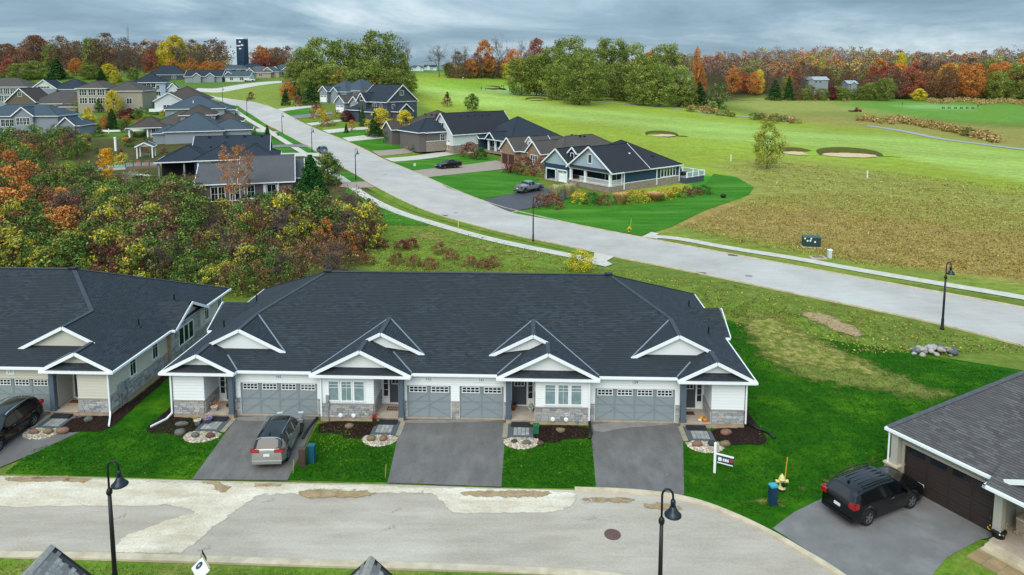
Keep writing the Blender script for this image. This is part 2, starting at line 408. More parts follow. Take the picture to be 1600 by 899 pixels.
# ---- draped sheets
def dens(P, step):
    o = []
    for i in range(len(P)):
        a, b = P[i], P[(i+1) % len(P)]; L_ = math.dist(a[:2], b[:2]); k = max(1, int(L_/step))
        for j in range(k): o.append((a[0]+(b[0]-a[0])*j/k, a[1]+(b[1]-a[1])*j/k))
    return o
def smooth_poly(P, it=1):
    for _ in range(it):
        o = []
        for i in range(len(P)):
            a, b = P[i], P[(i+1) % len(P)]
            o += [(a[0]*.75+b[0]*.25, a[1]*.75+b[1]*.25), (a[0]*.25+b[0]*.75, a[1]*.25+b[1]*.75)]
        P = o
    return P
def drape(name, P, m, off, step=1.5, px=True, smooth=0, jitter=0.0, kind='structure', edge=.0):
    """a sheet laid on the terrain; P in picture points (px) or metres"""
    if px: P = [hit(u, v)[:2] for u, v in P]
    P = smooth_poly(P, smooth) if smooth else P
    P = dens(P, step)
    if jitter: P = [(x+rnd.uniform(-jitter, jitter), y+rnd.uniform(-jitter, jitter)) for x, y in P]
    xs = [p[0] for p in P]; ys = [p[1] for p in P]
    pts = [Vector(p) for p in P]; n = len(pts)
    fd = 'fade' if m in (M_dirt, M_straw, M_grav, globals().get('M_worn')) else None
    if (max(xs)-min(xs))*(max(ys)-min(ys)) > 4*step*step and (max(ys) > 76 or fd):
        gx, gy = np.meshgrid(np.arange(min(xs), max(xs), step), np.arange(min(ys), max(ys), step))
        gx, gy = gx.ravel(), gy.ravel(); sd = pin(P, gx, gy)
        for x, y in zip(gx[sd > step*.4], gy[sd > step*.4]): pts.append(Vector((x, y)))
    V, _, F, *_r = delaunay_2d_cdt(pts, [], [list(range(n))], 1, 1e-4)
    arr = np.array([[q[0], q[1]] for q in V]); z = T_np(arr[:, 0], arr[:, 1])+off
    mb = MB(); mb.v = [(p[0], p[1], zz) for p, zz in zip(V, z)]; F = [tuple(f) for f in F]
    Z = []
    for f in F:
        a, b, c = (arr[f[i]] for i in range(3))
        Z.append(f if (b[0]-a[0])*(c[1]-a[1])-(b[1]-a[1])*(c[0]-a[0]) > 0 else f[::-1])
    mb.f = Z; mb.m = [0]*len(Z); mb.uv = [None]*len(Z)
    if edge:      # a real edge: the sheet has a side that goes down
        zl = T_np(np.array([p[0] for p in P]), np.array([p[1] for p in P]))
        for i in range(n):
            j = (i+1) % n
            mb.add([(*P[i], zl[i]+off), (*P[j], zl[j]+off), (*P[j], zl[j]+off-edge), (*P[i], zl[i]+off-edge)], [(0, 1, 2, 3)])
    o = mb.obj(name, m)
    if fd:
        va = np.array([(q[0], q[1]) for q in mb.v]); dd = np.maximum(pin(P, va[:, 0], va[:, 1]), 0); width = min(max(xs)-min(xs), max(ys)-min(ys))
        at_ = o.data.attributes.new('fade', 'FLOAT', 'POINT'); at_.data.foreach_set('value', np.clip(dd/max(width*.28, .3), 0, 1)*(.62 if m is not M_dirt else .8) if m is not M_grav else np.clip(dd/.45, 0, 1)*.8)
    if kind: o['kind'] = kind
    return o
def resample(P, n):
    d = [0]
    for a, b in zip(P, P[1:]): d.append(d[-1]+math.dist(a, b))
    o = []
    for i in range(n):
        t = d[-1]*i/(n-1); k = min(max(j for j in range(len(d)) if d[j] <= t+1e-9), len(P)-2)
        f = (t-d[k])/max(d[k+1]-d[k], 1e-9); o.append((P[k][0]+(P[k+1][0]-P[k][0])*f, P[k][1]+(P[k+1][1]-P[k][1])*f))
    return o
def smooth_line(P, it=2):
    for _ in range(it):
        o = [P[0]]
        for a, b in zip(P, P[1:]): o += [(a[0]*.75+b[0]*.25, a[1]*.75+b[1]*.25), (a[0]*.25+b[0]*.75, a[1]*.25+b[1]*.75)]
        P = o+[P[-1]]
    return P
def ribbon(name, A, B, m, off, n=120, across=6, crown=0.0):
    A = resample(smooth_line([hit(*p)[:2] for p in A]), n); B = resample(smooth_line([hit(*p)[:2] for p in B]), n)
    V = []; uv = []
    for i in range(n):
        for k in range(across+1):
            f = k/across; V.append((A[i][0]*(1-f)+B[i][0]*f, A[i][1]*(1-f)+B[i][1]*f))
    arr = np.array(V); z = T_np(arr[:, 0], arr[:, 1])+off
    mb = MB(); w = across+1
    F = [(i*w+k, i*w+k+1, (i+1)*w+k+1, (i+1)*w+k) for i in range(n-1) for k in range(across)]
    a, b, c = (arr[F[0][j]] for j in range(3))
    if (b[0]-a[0])*(c[1]-a[1])-(b[1]-a[1])*(c[0]-a[0]) < 0: F = [f[::-1] for f in F]
    mb.add([(x, y, q) for (x, y), q in zip(V, z)], F)
    return struct(mb.obj(name, m)), A, B
def curb(name, P, m, w=.16, h=.13, n=None, px=True, base=0.0, sm=2):
    if px: P = [hit(*p)[:2] for p in P]
    P = smooth_line(P, sm) if sm else P
    L_ = sum(math.dist(a, b) for a, b in zip(P, P[1:])); n = n or max(6, int(L_/1.5)); P = resample(P, n)
    arr = np.array(P); z = T_np(arr[:, 0], arr[:, 1])+base; mb = MB()
    for i in range(n):
        a = arr[max(i-1, 0)]; b = arr[min(i+1, n-1)]; d = (b-a)/np.linalg.norm(b-a); q = np.array([-d[1], d[0]])*w/2
        p = arr[i]; mb.v += [(*(p-q), z[i]-.1), (*(p-q*.9), z[i]+h), (*(p+q*.9), z[i]+h), (*(p+q), z[i]-.1)]
    for i in range(n-1):
        for k in range(3): mb.f.append((i*4+k, i*4+k+1, i*4+4+k+1, i*4+4+k)); mb.m.append(0); mb.uv.append(None)
    mb.f += [(0, 1, 2, 3), ((n-1)*4+3, (n-1)*4+2, (n-1)*4+1, (n-1)*4)]; mb.m += [0, 0]; mb.uv += [None, None]
    return struct(mb.obj(name, m))
M_road = mat('street_asphalt', '#b9b2ab', .9, c2='#aca69f', ns=.25, c3='#c4c1bc', ns3=.05, bump=.006, bs=60, spec=.2, fine=((1.1, .05, (.25, 2.2, 1, .62)), (7, .05, None)))
M_court = mat('court_asphalt', '#b6ab9d', .9, c2='#a89c8d', ns=.5, nd=8, c3='#c2b8a9', ns3=.16, bump=.01, bs=40, spec=.2, stretch=(.5, 1.5, 1), fine=((9, .09, None), (1.2, .07, (.2, 1.6, 1, .03))))
M_drive = mat('driveway_asphalt', '#726e6b', .85, c2='#686461', ns=1.2, nd=7, c3='#7d7b77', ns3=.5, bump=.012, bs=60, spec=.25, stretch=(1.1, .6, 1), fine=((12, .10, None), (2.2, .06, (1.5, .25, 1, 0))))
M_drive2 = mat('fresh_asphalt', '#4b4b50', .6, c2='#404044', ns=1.0, bump=.006, bs=60, spec=.4)
M_driveg = mat('grey_driveway_asphalt', '#7e7b79', .85, c2='#726f6d', ns=.8, nd=8, c3='#8a8785', ns3=.5, bump=.01, bs=60, spec=.25)
M_conc = mat('pale_concrete', '#cdc8bd', .85, c2='#b9b3a6', ns=1.2, bump=.003, bs=40, spec=.2)
M_conc2 = mat('kerb_concrete', '#d0c1a8', .88, c2='#b5a58a', ns=1.4, nd=6, bump=.006, bs=30, spec=.2)
M_paver = mat('paver_drive', '#a8988c', .85, c2='#968678', ns=2.2, spec=.2)
M_grav = mat('crushed_stone', '#ddd0bb', .97, c2='#c6b69d', ns=.8, nd=10, c3='#e6decd', ns3=.3, bump=.03, bs=18, spec=.1, stretch=(.6, 1.6, 1), fine=((8, .12, None), (1.6, .08, (.4, 2, 1, .05))), fade=2.5)
M_dirt = mat('damp_dirt', '#b09776', .97, c2='#98805f', ns=2, nd=8, bump=.03, bs=18, spec=.1, fade=2.2, fine=((7, .15, None),))
M_straw = mat('dry_straw', '#9c9052', .97, c2='#667228', ns=1.6, nd=8, ramp=(.42, .58), bump=.03, bs=9, spec=.1, fade=.9, fine=((5, .18, None),))
M_lawn = mat('lawn_grass', '#2a6202', .95, c2='#1c5001', ns=.8, nd=9, c3='#4c7a0c', ns3=.3, bump=.05, bs=14, spec=.12, fine=((5, .20, None), (16, .14, None), (1.3, .13, (.22, 2.6, 1, .7))))
M_lawnB = mat('mown_lawn', '#3f7a1c', .95, c2='#316a14', ns=.5, nd=8, c3='#5c8a2c', ns3=.15, bump=.04, bs=8, spec=.12, stretch=(.35, 1.4, 1), fine=((3, .16, None), (9, .12, None)))
M_lawnO = mat('verge_grass', '#6f8a2e', .95, c2='#56751f', ns=.9, nd=9, c3='#8a8a42', ns3=.3, bump=.06, bs=8, spec=.12, fine=((3.5, .2, None), (11, .14, None)))
M_worn = mat('worn_grass', '#7f8a3c', .95, c2='#6c6a38', ns=1.2, nd=8, bump=.05, bs=9, spec=.1, fade=.8, fine=((4, .2, None), (11, .14, None)))
M_mulch = mat('dark_mulch', '#3a2c26', .97, c2='#241a17', ns=9, nd=6, bump=.05, bs=22, spec=.1)
# upper street
SL = [(2100,690),(1800,600),(1600,541.6),(1467,507),(1360,484),(1280,468),(1200,450.8),(1065,422.5),(960,402.5),(880,383.7),(812.5,370.6),(745,353.8),(677.5,334.6),(632.5,315.5),(592,295),(571.8,284.6),(533.7,261),(497.8,240),(475,226),(440,206),(416.5,195.7),(397.5,182.4),(378.6,171),(342.7,155),(300,150),(262,146)]
SRr = [(2100,590),(1800,523),(1600,481.5),(1467,457.5),(1333.5,433.4),(1240,416),(1140,397.5),(997.5,371),(880,348),(796.8,327.9),(749.5,313),(666,278.4),(612,254.8),(579,238),(545,223),(513,210),(486.4,198.5),(458,185.3),(429.7,170),(414.6,164.4),(395.7,158.8),(363.5,155.6),(320,149),(270,143)]
road, RA, RB = ribbon('upper_street', SL, SRr, M_road, .035, n=190)
curb('upper_street_kerb', SL[:22], M_conc2, base=.03, h=.11)
curb('upper_street_kerb_far', SRr[:20], M_conc2, base=.03, h=.11)
# branch road on the hill
ribbon('hill_road', [(300,143),(335,147),(370,141),(410,133),(440,129.5),(470,128)], [(310,138),(335,139.5),(360,134.5),(400,129),(432,127),(470,126)], M_conc, .06, n=40)
# sidewalks
def walk(name, C, w, m=M_conc, off=.07, n=None):
    P = smooth_line([hit(*p)[:2] for p in C]); L_ = sum(math.dist(a, b) for a, b in zip(P, P[1:])); n = n or int(L_/1.5)
    P = resample(P, n); arr = np.array(P); mb = MB()
    for i in range(n):
        a = arr[max(i-1, 0)]; b = arr[min(i+1, n-1)]; d = (b-a)/np.linalg.norm(b-a); q = np.array([-d[1], d[0]])*w/2
        for s_ in (-1, 0, 1): p = arr[i]+q*s_; mb.v.append((p[0], p[1], 0))
    v = np.array(mb.v); v[:, 2] = T_np(v[:, 0], v[:, 1])+off; mb.v = [tuple(q) for q in v]
    for i in range(n-1):
        for k in range(2): mb.f.append((i*3+k, i*3+3+k, i*3+4+k, i*3+k+1)[::-1]); mb.m.append(0); mb.uv.append(None)
    return struct(mb.obj(name, m))
walk('sidewalk_path', [(932,408),(890,400),(880,398),(812.5,385),(745,369.5),(686.5,352.6),(632.5,335.8),(599,322),(565,304),(529,277),(518.6,269.4),(477,241),(452.4,226),(426,208),(405,197.5),(382.4,184.3),(365,171)], 1.6)
walk('sidewalk_path_far', [(1018,370),(1060,373),(1140,388.7),(1240,403.7),(1333.5,421.4),(1467,444),(1600,465.5),(1800,505),(2100,560)], 1.6)
drape('path_landing', [(929,396),(960,402),(948,409),(957,414),(946,418),(925,413)], M_conc, .085)
drape('path_landing_far', [(1003,371),(1018,363.5),(1030,366),(1022,370),(1028,374.5)], M_conc, .085)
# lawns of the street
G2 = [
 ('lawn_corner', [(800,333),(860,321),(905,306),(960,305),(1040,308),(1100,290),(1115,272),(1150,277),(1178,293),(1170,305),(1100,330),(1047,356),(1000,369),(900,351)], M_lawnB),
 ('lawn_blue_house', [(668,277),(765,266),(800,268),(843,280),(838,290),(803,303),(754,312),(700,294)], M_lawnB),
 ('lawn_strip', [(615,253),(718,238),(780,246),(774,252),(700,262),(645,267)], M_lawnB),
 ('lawn_strip', [(594,243.5),(690,231),(722,231),(722,236),(600,248)], M_lawnO),
 ('lawn_strip', [(544,221),(600,216),(640,216),(655,228),(620,234),(583,235.5)], M_lawnB),
 ('lawn_strip', [(515,208),(570,203),(574,211),(534,216)], M_lawnB),
 ('lawn_strip', [(487,196),(530,190),(570,197),(565,200),(505,203)], M_lawnO),
 ('lawn_strip', [(460,187),(486,184),(530,185),(528,188),(480,192)], M_lawnO),
 ('lawn_strip', [(440,175),(475,169),(495,173),(490,178),(455,181)], M_lawnB),
 ('lawn_verge', [(575,288),(592,297),(632,317.5),(677,336.5),(745,356),(812,373),(880,386),(930,395),(905,398),(880,391),(800,373),(745,360),(690,345),(640,329),(600,309),(565,289)], M_lawnO),
 ('lawn_verge', [(526,269),(546,269),(568,284),(560,285),(545,286)], M_lawnB),
 ('lawn_verge', [(467,231),(486,231),(499,240),(478,240)], M_lawnB),
 ('lawn_verge', [(426,206),(440,206.5),(475,225.5),(458,225.5)], M_lawnB),
 ('lawn_verge', [(394,186),(401,186),(416,197),(409,198)], M_lawnB),
 ('lawn_verge', [(378,176),(385,176),(398,183),(386,183)], M_lawnB),
 ('lawn_verge', [(358,164),(372,166),(382,173),(366,171)], M_lawnB),
 ('lawn_yard', [(394,206),(410,205),(445,226),(400,226)], M_lawnB),
 ('lawn_yard', [(425,231),(452,231),(466,240),(425,240)], M_lawnB),
 ('lawn_yard', [(545,286),(553,294),(600,324),(680,353),(600,352),(566,330),(540,300)], M_lawnB),
]
for nm, P, m in G2: drape(nm, P, m, .05, step=2)
drape('paver_crossing', [(537,286),(571,284.5),(585,293.5),(553,295),(530,293)], M_paver, .09)
for nm, P, m in [('driveway_blue_house', [(754,313.5),(803,303),(842,290),(852,295),(882,298),(905,306),(862,320),(798,332)], M_drive2),
 ('driveway_stone_house', [(645,267.5),(700,261.5),(774,251.5),(800,258),(795,264),(740,270),(668,278)], M_paver),
 ('driveway_white', [(600,248),(700,236),(722,233),(745,240),(719,240),(614.5,253.5)], M_conc),
 ('driveway_paver', [(581,236.5),(622,234),(657,228),(664,224),(696,222),(722,231),(690,231.5),(593,244.5)], M_paver),
 ('driveway_concrete', [(534,216),(575,211.5),(600,208),(620,214),(600,216.5),(545,222)], M_conc),
 ('driveway_concrete', [(503,204),(565,199.5),(600,196),(600,200),(571,203),(514,209)], M_conc),
 ('driveway_concrete', [(478,193.5),(528,188),(560,186),(560,189),(530,190.5),(487,197)], M_conc),
 ('driveway_grey', [(453,181.8),(490,178),(520,175),(520,179),(490,183.5),(462,186)], M_driveg),
 ('driveway_concrete', [(433,171),(471,166),(500,164),(500,167),(474,170),(441,175)], M_conc),
 ('driveway_concrete', [(400,202),(416,201),(426,206),(440,206.5),(446,204),(430,208),(400,207)], M_conc),
 ('driveway_grey', [(424,227),(477,226),(486,231),(424,231)], M_driveg),
 ('driveway_concrete', [(424,240.5),(498,240),(508,245.5),(424,246)], M_conc)]:
    drape(nm, P, m, .10, step=2)
# golf cart path
walk('cart_path', [(848,141),(842,143),(845,146),(860,152),(880,155),(940,160),(1000,165),(1060,170),(1110,178),(1180,184),(1230,190)], 3.2, mat('path_gravel', '#9a9ba0', .9), .10)
walk('cart_path_far', [(1355,197),(1385,201),(1420,207),(1470,218),(1520,224),(1600,234),(1800,260)], 3.2, _M['path_gravel'], .10)
# bunkers: a sand floor and a grassy face behind it
M_sand = mat('bunker_sand', '#d6bc98', .95, c2='#c8ab86', ns=.8, spec=.1)
M_lip = mat('bunker_face', '#5f5a2e', .97, c2='#4c5526', ns=1.5, nd=8, bump=.1, bs=5, spec=.1)
def bunker(u, v, w, d, h, tilt=0.0):
    x, y, z = hit(u, v); r = thing('golf_bunker', BUNK.pop(0), 'bunker', (x, y, z), tilt)
    mb = MB(); n = 28
    V = [(0, 0, .08)]+[(w/2*math.cos(6.2832*i/n)*(1+.08*math.sin(3*i)), d/2*math.sin(6.2832*i/n)*(1+.1*math.sin(2*i+1)), .1) for i in range(n)]
    mb.add(V, [(0, i+1, (i+1) % n+1) for i in range(n)]); mb.obj('sand', M_sand, r)
    mb = MB(); prof = [(1.0, .1), (1.10, h*.55), (1.22, h*.95), (1.4, h), (2.0, h*.35), (2.7, -.15)]; m_ = 26
    for i in range(m_+1):
        t = math.pi*(i/m_)*1.12-math.pi*.06; f = max(0.0, math.sin(math.pi*(i/m_)))**.6
        for (k, hh) in prof:
            mb.v.append((w/2*math.cos(t)*(1+(k-1)*.5), d/2*math.sin(t)*(1+(k-1)), .06+(hh*f if hh > 0 else hh)))
    p = len(prof)
    for i in range(m_):
        for k in range(p-1): mb.f.append((i*p+k, (i+1)*p+k, (i+1)*p+k+1, i*p+k+1)); mb.m.append(0 if k < 3 else 1); mb.uv.append(None)
    mb.obj('grass_face', [M_lip, mat('bunker_bank', '#8aa53c', .95, spec=.1)], r, True)
BUNK = ['sand bunker on the golf course just beyond the blue house roof', 'small round sand bunker right of the lone yellow-green tree', 'wide sand bunker, rightmost and largest, with a broad grassy face',
        'small sand bunker beside the bend of the cart path', 'far sand bunker beside the green with golfers']
bunker(1034, 212, 8.6, 9.0, 1.0); bunker(1246, 240, 7.0, 8.0, 1.0); bunker(1327, 243, 13.0, 10, 1.3, -.12); bunker(837, 156, 8, 9, .9); bunker(767, 138, 9, 12, 1.2)
# ---- the court in front of the townhouses (flat)
CL = [(-60,34.4),(-27,34.1),(-16.7,33.55),(-6.4,33.25),(-.6,32.9),(3.2,32.75)]
CR = [(3.2,32.75),(6.2,32.6),(8.6,32.1),(10.25,31.1),(11.9,29.55),(13.0,28.1),(13.9,26.9),(15.0,24.5),(16,21),(16.5,17),(16.6,12)]
NEAR = [(-60,28.3),(-22.6,28.1),(-11.1,27.6),(2.2,27.0),(5.5,26.5),(8.0,25),(9.5,22.5),(10.2,19),(10.4,12)]
far_edge = smooth_line(CL+CR[1:], 2); near_edge = smooth_line(NEAR, 2)
drape('court_road', far_edge+near_edge[::-1], M_court, .010, px=False, step=2)
drape('gravel_patch', [(-60,34.3),(-27,34.05),(-17,33.6),(-7,33.3),(-.6,32.95),(3.0,32.8),(3.6,32.2),(2.9,31.1),(1.5,30.75),(-.8,30.7),(-3.0,30.75),(-3.6,31.6),(-4.1,32.3),(-8,32.25),(-12.6,32.2),(-13.3,31.0),(-13.9,29.4),(-14.5,27.95),(-18.1,28.05),(-18.0,29.4),(-16.8,30.3),(-15.6,31.0),(-17,31.35),(-20,31.3),(-30,31.2),(-60,31.2)], M_grav, .022, px=False, step=.4, jitter=.05)
for i, P in enumerate([[(300,752),(345,751),(368,757),(372,768),(350,777),(335,768),(310,760)], [(0,744),(60,745),(150,750),(180,754),(120,757),(60,752)], [(470,760),(520,760),(570,763),(610,768),(560,784),(500,784),(455,774)],
         [(700,768),(790,764),(850,765),(880,774),(820,784),(740,782)], [(1060,793),(1095,796),(1120,805),(1090,806)], [(0,738),(90,741),(200,750),(300,753),(300,759),(180,759),(60,756),(0,756)], [(900,772),(1000,778),(1090,792),(1130,808),(1060,802),(980,792),(900,786)], [(380,755),(440,756),(600,760),(700,764),(700,769),(560,768),(400,764)], [(862,800),(880,793),(892,797),(878,812)], [(885,778),(930,775),(990,782),(1010,788),(930,786)]]):
    drape('dirt_patch', P, M_dirt, .03, step=.6, jitter=.1, smooth=1)
mp_ = mat('orange_survey_paint', '#bd8d74', .9, c2='#a9a49f', ns=5, spec=.2, ramp=(.38, .52))
for u, v, a in [(188,808,.5),(320,858,.4),(420,783,.2),(620,797,.6),(610,825,.3),(925,810,.3),(920,785,.1),(655,771,0)]:
    x, y, _ = onz(u, v); c, s = math.cos(a), math.sin(a)
    mb = MB(); 
    for k in range(3): mb.box(-.3+k*.2, -.2+k*.2, -.08, .1*(k-.3), 0, .002)
    o = mb.obj('paint_mark', mp_); o.location = (x, y, .036); o.rotation_euler = (0, 0, a); struct(o)
mh = MB(); mh.lathe([(.38, 0), (.38, .012), (.3, .014)], 20)
o = tag(mh.obj('manhole_cover', mat('rusty_iron', '#6d4f46', .8, c2='#54403a', ns=8)), 'round rusty manhole cover in the court near the curved lamp', 'manhole'); o.location = (*onz(957, 836)[:2], .02)
curb('court_kerb', CR, M_conc2, w=.34, h=.10, px=False, n=60)
curb('court_kerb_near', NEAR, M_conc2, w=.42, h=.09, px=False, n=90)
walkpts = None
# front lawns of the townhouses
drape('lawn_left', [(-17.0,39.2),(-16.75,37.5),(-16.72,33.7),(-20,33.85),(-26.9,34.2),(-27.0,36.4),(-26.6,38.0),(-24.4,39.0),(-24.0,41),(-23.5,56.5),(-20.6,56.5),(-21.2,44),(-21.3,40),(-19,39.3)], M_lawn, .05, px=False, step=1, edge=.05)
drape('lawn_middle', [(-11.75,39.3),(-11.7,33.6),(-6.5,33.4),(-6.6,37.0),(-6.9,39.6),(-8,39.8)], M_lawn, .05, px=False, step=1, edge=.05)
drape('lawn_centre', [(-.5,39.3),(-.55,33.0),(4.3,32.85),(4.75,37.9),(4.9,39.3)], M_lawn, .05, px=False, step=1, edge=.05)
drape('lawn_right', [(10.1,38.6),(8.95,34),(8.7,32.3),(10.4,31.3),(12.05,29.7),(13.2,28.2),(13.9,27.4),(15.2,28.6),(18.0,31.7),(19.6,33.6),(26,38),(40,45),(30,50),(24,53),(18,57),(14.7,60),(14.4,54),(14.0,38.5)], M_lawn, .05, px=False, step=1, edge=.05)
drape('lawn_near', [(-60,28.0),(-22.6,27.8),(-11.1,27.3),(2.2,26.75),(5.2,26.3),(7.7,24.8),(9.2,22.3),(9.8,12),(-60,12)], M_lawnO, .05, px=False, step=1)
drape('straw_patch', [(1135,500),(1185,488),(1240,492),(1290,525),(1350,552),(1430,590),(1410,612),(1340,596),(1290,585),(1250,580),(1215,592),(1170,566),(1145,540)], M_straw, .075, step=1, jitter=.2, smooth=1)
drape('worn_patch', [(1120,480),(1200,470),(1300,520),(1420,575),(1560,620),(1500,650),(1380,630),(1260,610),(1180,590),(1130,540)], M_worn, .065, step=1.2, jitter=.2, smooth=1)
drape('worn_patch', [(1060,770),(1130,790),(1230,800),(1290,770),(1400,735),(1380,700),(1300,735),(1240,770),(1160,775)], M_worn, .057, step=.6, smooth=1)
drape('bare_patch', [(590,366),(650,354),(710,362),(755,376),(840,388),(900,410),(860,422),(800,409),(740,397),(690,386),(630,380)], M_straw, .06, step=1, jitter=.5, smooth=1)
drape('bare_patch', [(1235,484),(1300,488),(1360,518),(1340,535),(1290,520)], M_dirt, .06, step=1, jitter=.4, smooth=1)
# driveways
drape('driveway_left', [(-30.5,41.1),(-24.5,40.85),(-25.0,39.5),(-26.7,36.0),(-27.8,34.3),(-33,34.3)], M_drive, .062, px=False)
drape('driveway', [(-16.95,40.25),(-11.95,40.1),(-11.7,33.5),(-16.72,33.6)], M_drive, .062, px=False)
drape('driveway', [(-6.75,39.85),(-.35,39.75),(-.55,32.95),(-6.45,33.3)], M_drive, .062, px=False)
drape('driveway', [(4.75,39.55),(10.3,39.4),(10.1,38.3),(8.65,32.25),(4.3,32.75)], M_drive, .062, px=False)
drape('driveway_right', [(19.6,33.75),(20.9,33.95),(23.15,29.9),(22.3,29.25),(21.25,28.95),(19.1,27.85),(17.2,26.3),(16.0,24.2),(15.2,24.4),(14.05,26.95),(13.1,28.35),(12.15,29.75),(13.6,30.9),(15.4,31.95),(17.4,33.0)], M_driveg, .062, px=False)
drape('lawn_far_right', [(21.25,28.95),(22.6,28.9),(26,22),(22,18),(17.5,18),(16.2,22),(16.05,24.3),(17.2,26.3),(19.1,27.85)], M_lawnO, .05, px=False)
drape('worn_patch', [(11.8,29.9),(13.5,31.0),(15.3,32.05),(17.4,33.1),(19.5,33.95),(21,36.5),(17.5,35.2),(14.4,33.2),(11.9,31.2)], M_worn, .058, px=False, step=.5)
for P in ([(-16.9,40.2),(-12,40.05),(-12.1,39.75),(-16.8,39.5)], [(-6.7,39.8),(-.4,39.7),(-1.6,39.5),(-6.6,39.25)], [(4.8,39.5),(10.2,39.3),(8.4,39.0),(6.6,38.75),(4.9,38.1)]): drape('garage_apron', P, mat('apron_concrete', '#8f8b86', .9, c2='#807b75', ns=2), .068, px=False, smooth=1)
# ------------------------------------------------------------------ building kit
def roofmat(name, c, k=.22, bw=.34, bh=.145): return mat(name, c, .93, brick=(bw, bh, k), c2=tuple(x*.88 for x in lin(c)), ns=.35, nd=5, spec=.15)
M_roof = roofmat('charcoal_shingles', '#393f45', .30)
M_white = mat('white_trim', '#f0f3f5', .55, spec=.3)
M_sidew = mat('white_siding', '#eef1f2', .7, lap=.14, spec=.25)
M_shake = mat('white_shakes', '#ebeef0', .75, lap=.19, spec=.25)
M_sideb = mat('beige_siding', '#cdc9bb', .7, lap=.14, spec=.25)
M_shakeb = mat('beige_shakes', '#d0ccbd', .75, lap=.19, spec=.25)
M_stone = [mat('stone_%s' % n, c, .92, c2=tuple(x*.72 for x in lin(c)), ns=7, bump=.012, bs=22, objvar=.16) for n, c in
           (('light_grey', '#c2c2c2'), ('grey', '#b3b4b6'), ('warm_grey', '#bdb7b0'), ('dark_grey', '#9b9ca0'))]
M_mort = mat('mortar', '#95938f', .95)
M_found = mat('foundation', '#b8a28a', .9, c2='#a08a72', ns=2)
M_gar = mat('garage_door_grey', '#8d979b', .6, spec=.3)
M_gar2 = mat('garage_rail_grey', '#828d91', .6, spec=.3)
M_col = mat('slate_column', '#566370', .6)
M_door = mat('front_door_grey', '#484b52', .5)
M_glass = mat('window_glass', '#1b2126', .08, spec=.9)
M_glassc = mat('curtained_glass', '#8ea2a5', .15, c2='#7b8f93', ns=3, spec=.8)
M_porch = mat('porch_concrete', '#bdae9d', .85, c2='#aa9c8b', ns=2)
M_black = mat('black_metal', '#16171a', .5)
M_cap = mat('ridge_shingles', '#424a52', .93, c2='#394047', ns=3, nd=6)
M_sill = mat('stone_sill', '#9c9690', .85)
M_soffit = mat('soffit_white', '#d8dbdc', .7)
def roof_plane(mb, P, mi=0, courses=True, ch=.145, th=.016):
    """shingled plane: P 3-D polygon, counter-clockwise from above, cut in courses that each step over the one below"""
    P = [Vector(p) for p in P]
    n = Vector((0, 0, 0))
    for i in range(len(P)): n += P[i].cross(P[(i+1) % len(P)])
    n.normalize()
    if n.z < 0: P = P[::-1]; n = -n
    up = Vector((0, 0, 1))-n*n.z; up.normalize(); a = up.cross(n); o = P[0]
    Q = [((p-o).dot(a), (p-o).dot(up)) for p in P]
    vmin = min(q[1] for q in Q); vmax = max(q[1] for q in Q)
    if not courses: mb.poly(P, mi, [(q[0], q[1]-vmin) for q in Q]); return
    def clip(Q, c, keep):
        o_ = []
        for i in range(len(Q)):
            A, B = Q[i], Q[(i+1) % len(Q)]; ia = (A[1]-c)*keep >= 0; ib = (B[1]-c)*keep >= 0
            if ia: o_.append(A)
            if ia != ib: t = (c-A[1])/(B[1]-A[1]); o_.append((A[0]+(B[0]-A[0])*t, c))
        return o_
    k = 0; v = vmin
    while v < vmax-1e-4:
        c = clip(clip(Q, v, 1), min(v+ch, vmax), -1)
        if len(c) > 2:
            V = [o+a*q[0]+up*q[1]+n*(th*(1-(q[1]-v)/ch)) for q in c]
            mb.poly(V, mi, [(q[0], q[1]-vmin) for q in c])
            lo = [q for q in c if abs(q[1]-v) < 1e-5]
            if len(lo) >= 2 and k:
                x0, x1 = min(q[0] for q in lo), max(q[0] for q in lo)
                p, r_ = o+a*x0+up*v, o+a*x1+up*v
                mb.add([p, r_, r_+n*th, p+n*th], [(0, 1, 2, 3)], mi, [[(x0, v-vmin)]*4])
        v += ch; k += 1
class Plane:
    """a wall plane: origin, direction along it and outward side"""
    def __init__(s, o, d, nrm): s.o = Vector((*o, 0)); s.d = Vector((*d, 0)).normalized(); s.n = Vector((*nrm, 0)).normalized()
    def p(s, a, z, out=0): q = s.o+s.d*a+s.n*out; return (q.x, q.y, z)
    def slab(s, mb, a0, a1, z0, z1, o0, o1, mi=0):
        V = [s.p(a0,z0,o0), s.p(a1,z0,o0), s.p(a1,z1,o0), s.p(a0,z1,o0)]; h = s.n*(o1-o0)
        return mb.prism(V, h, mi)
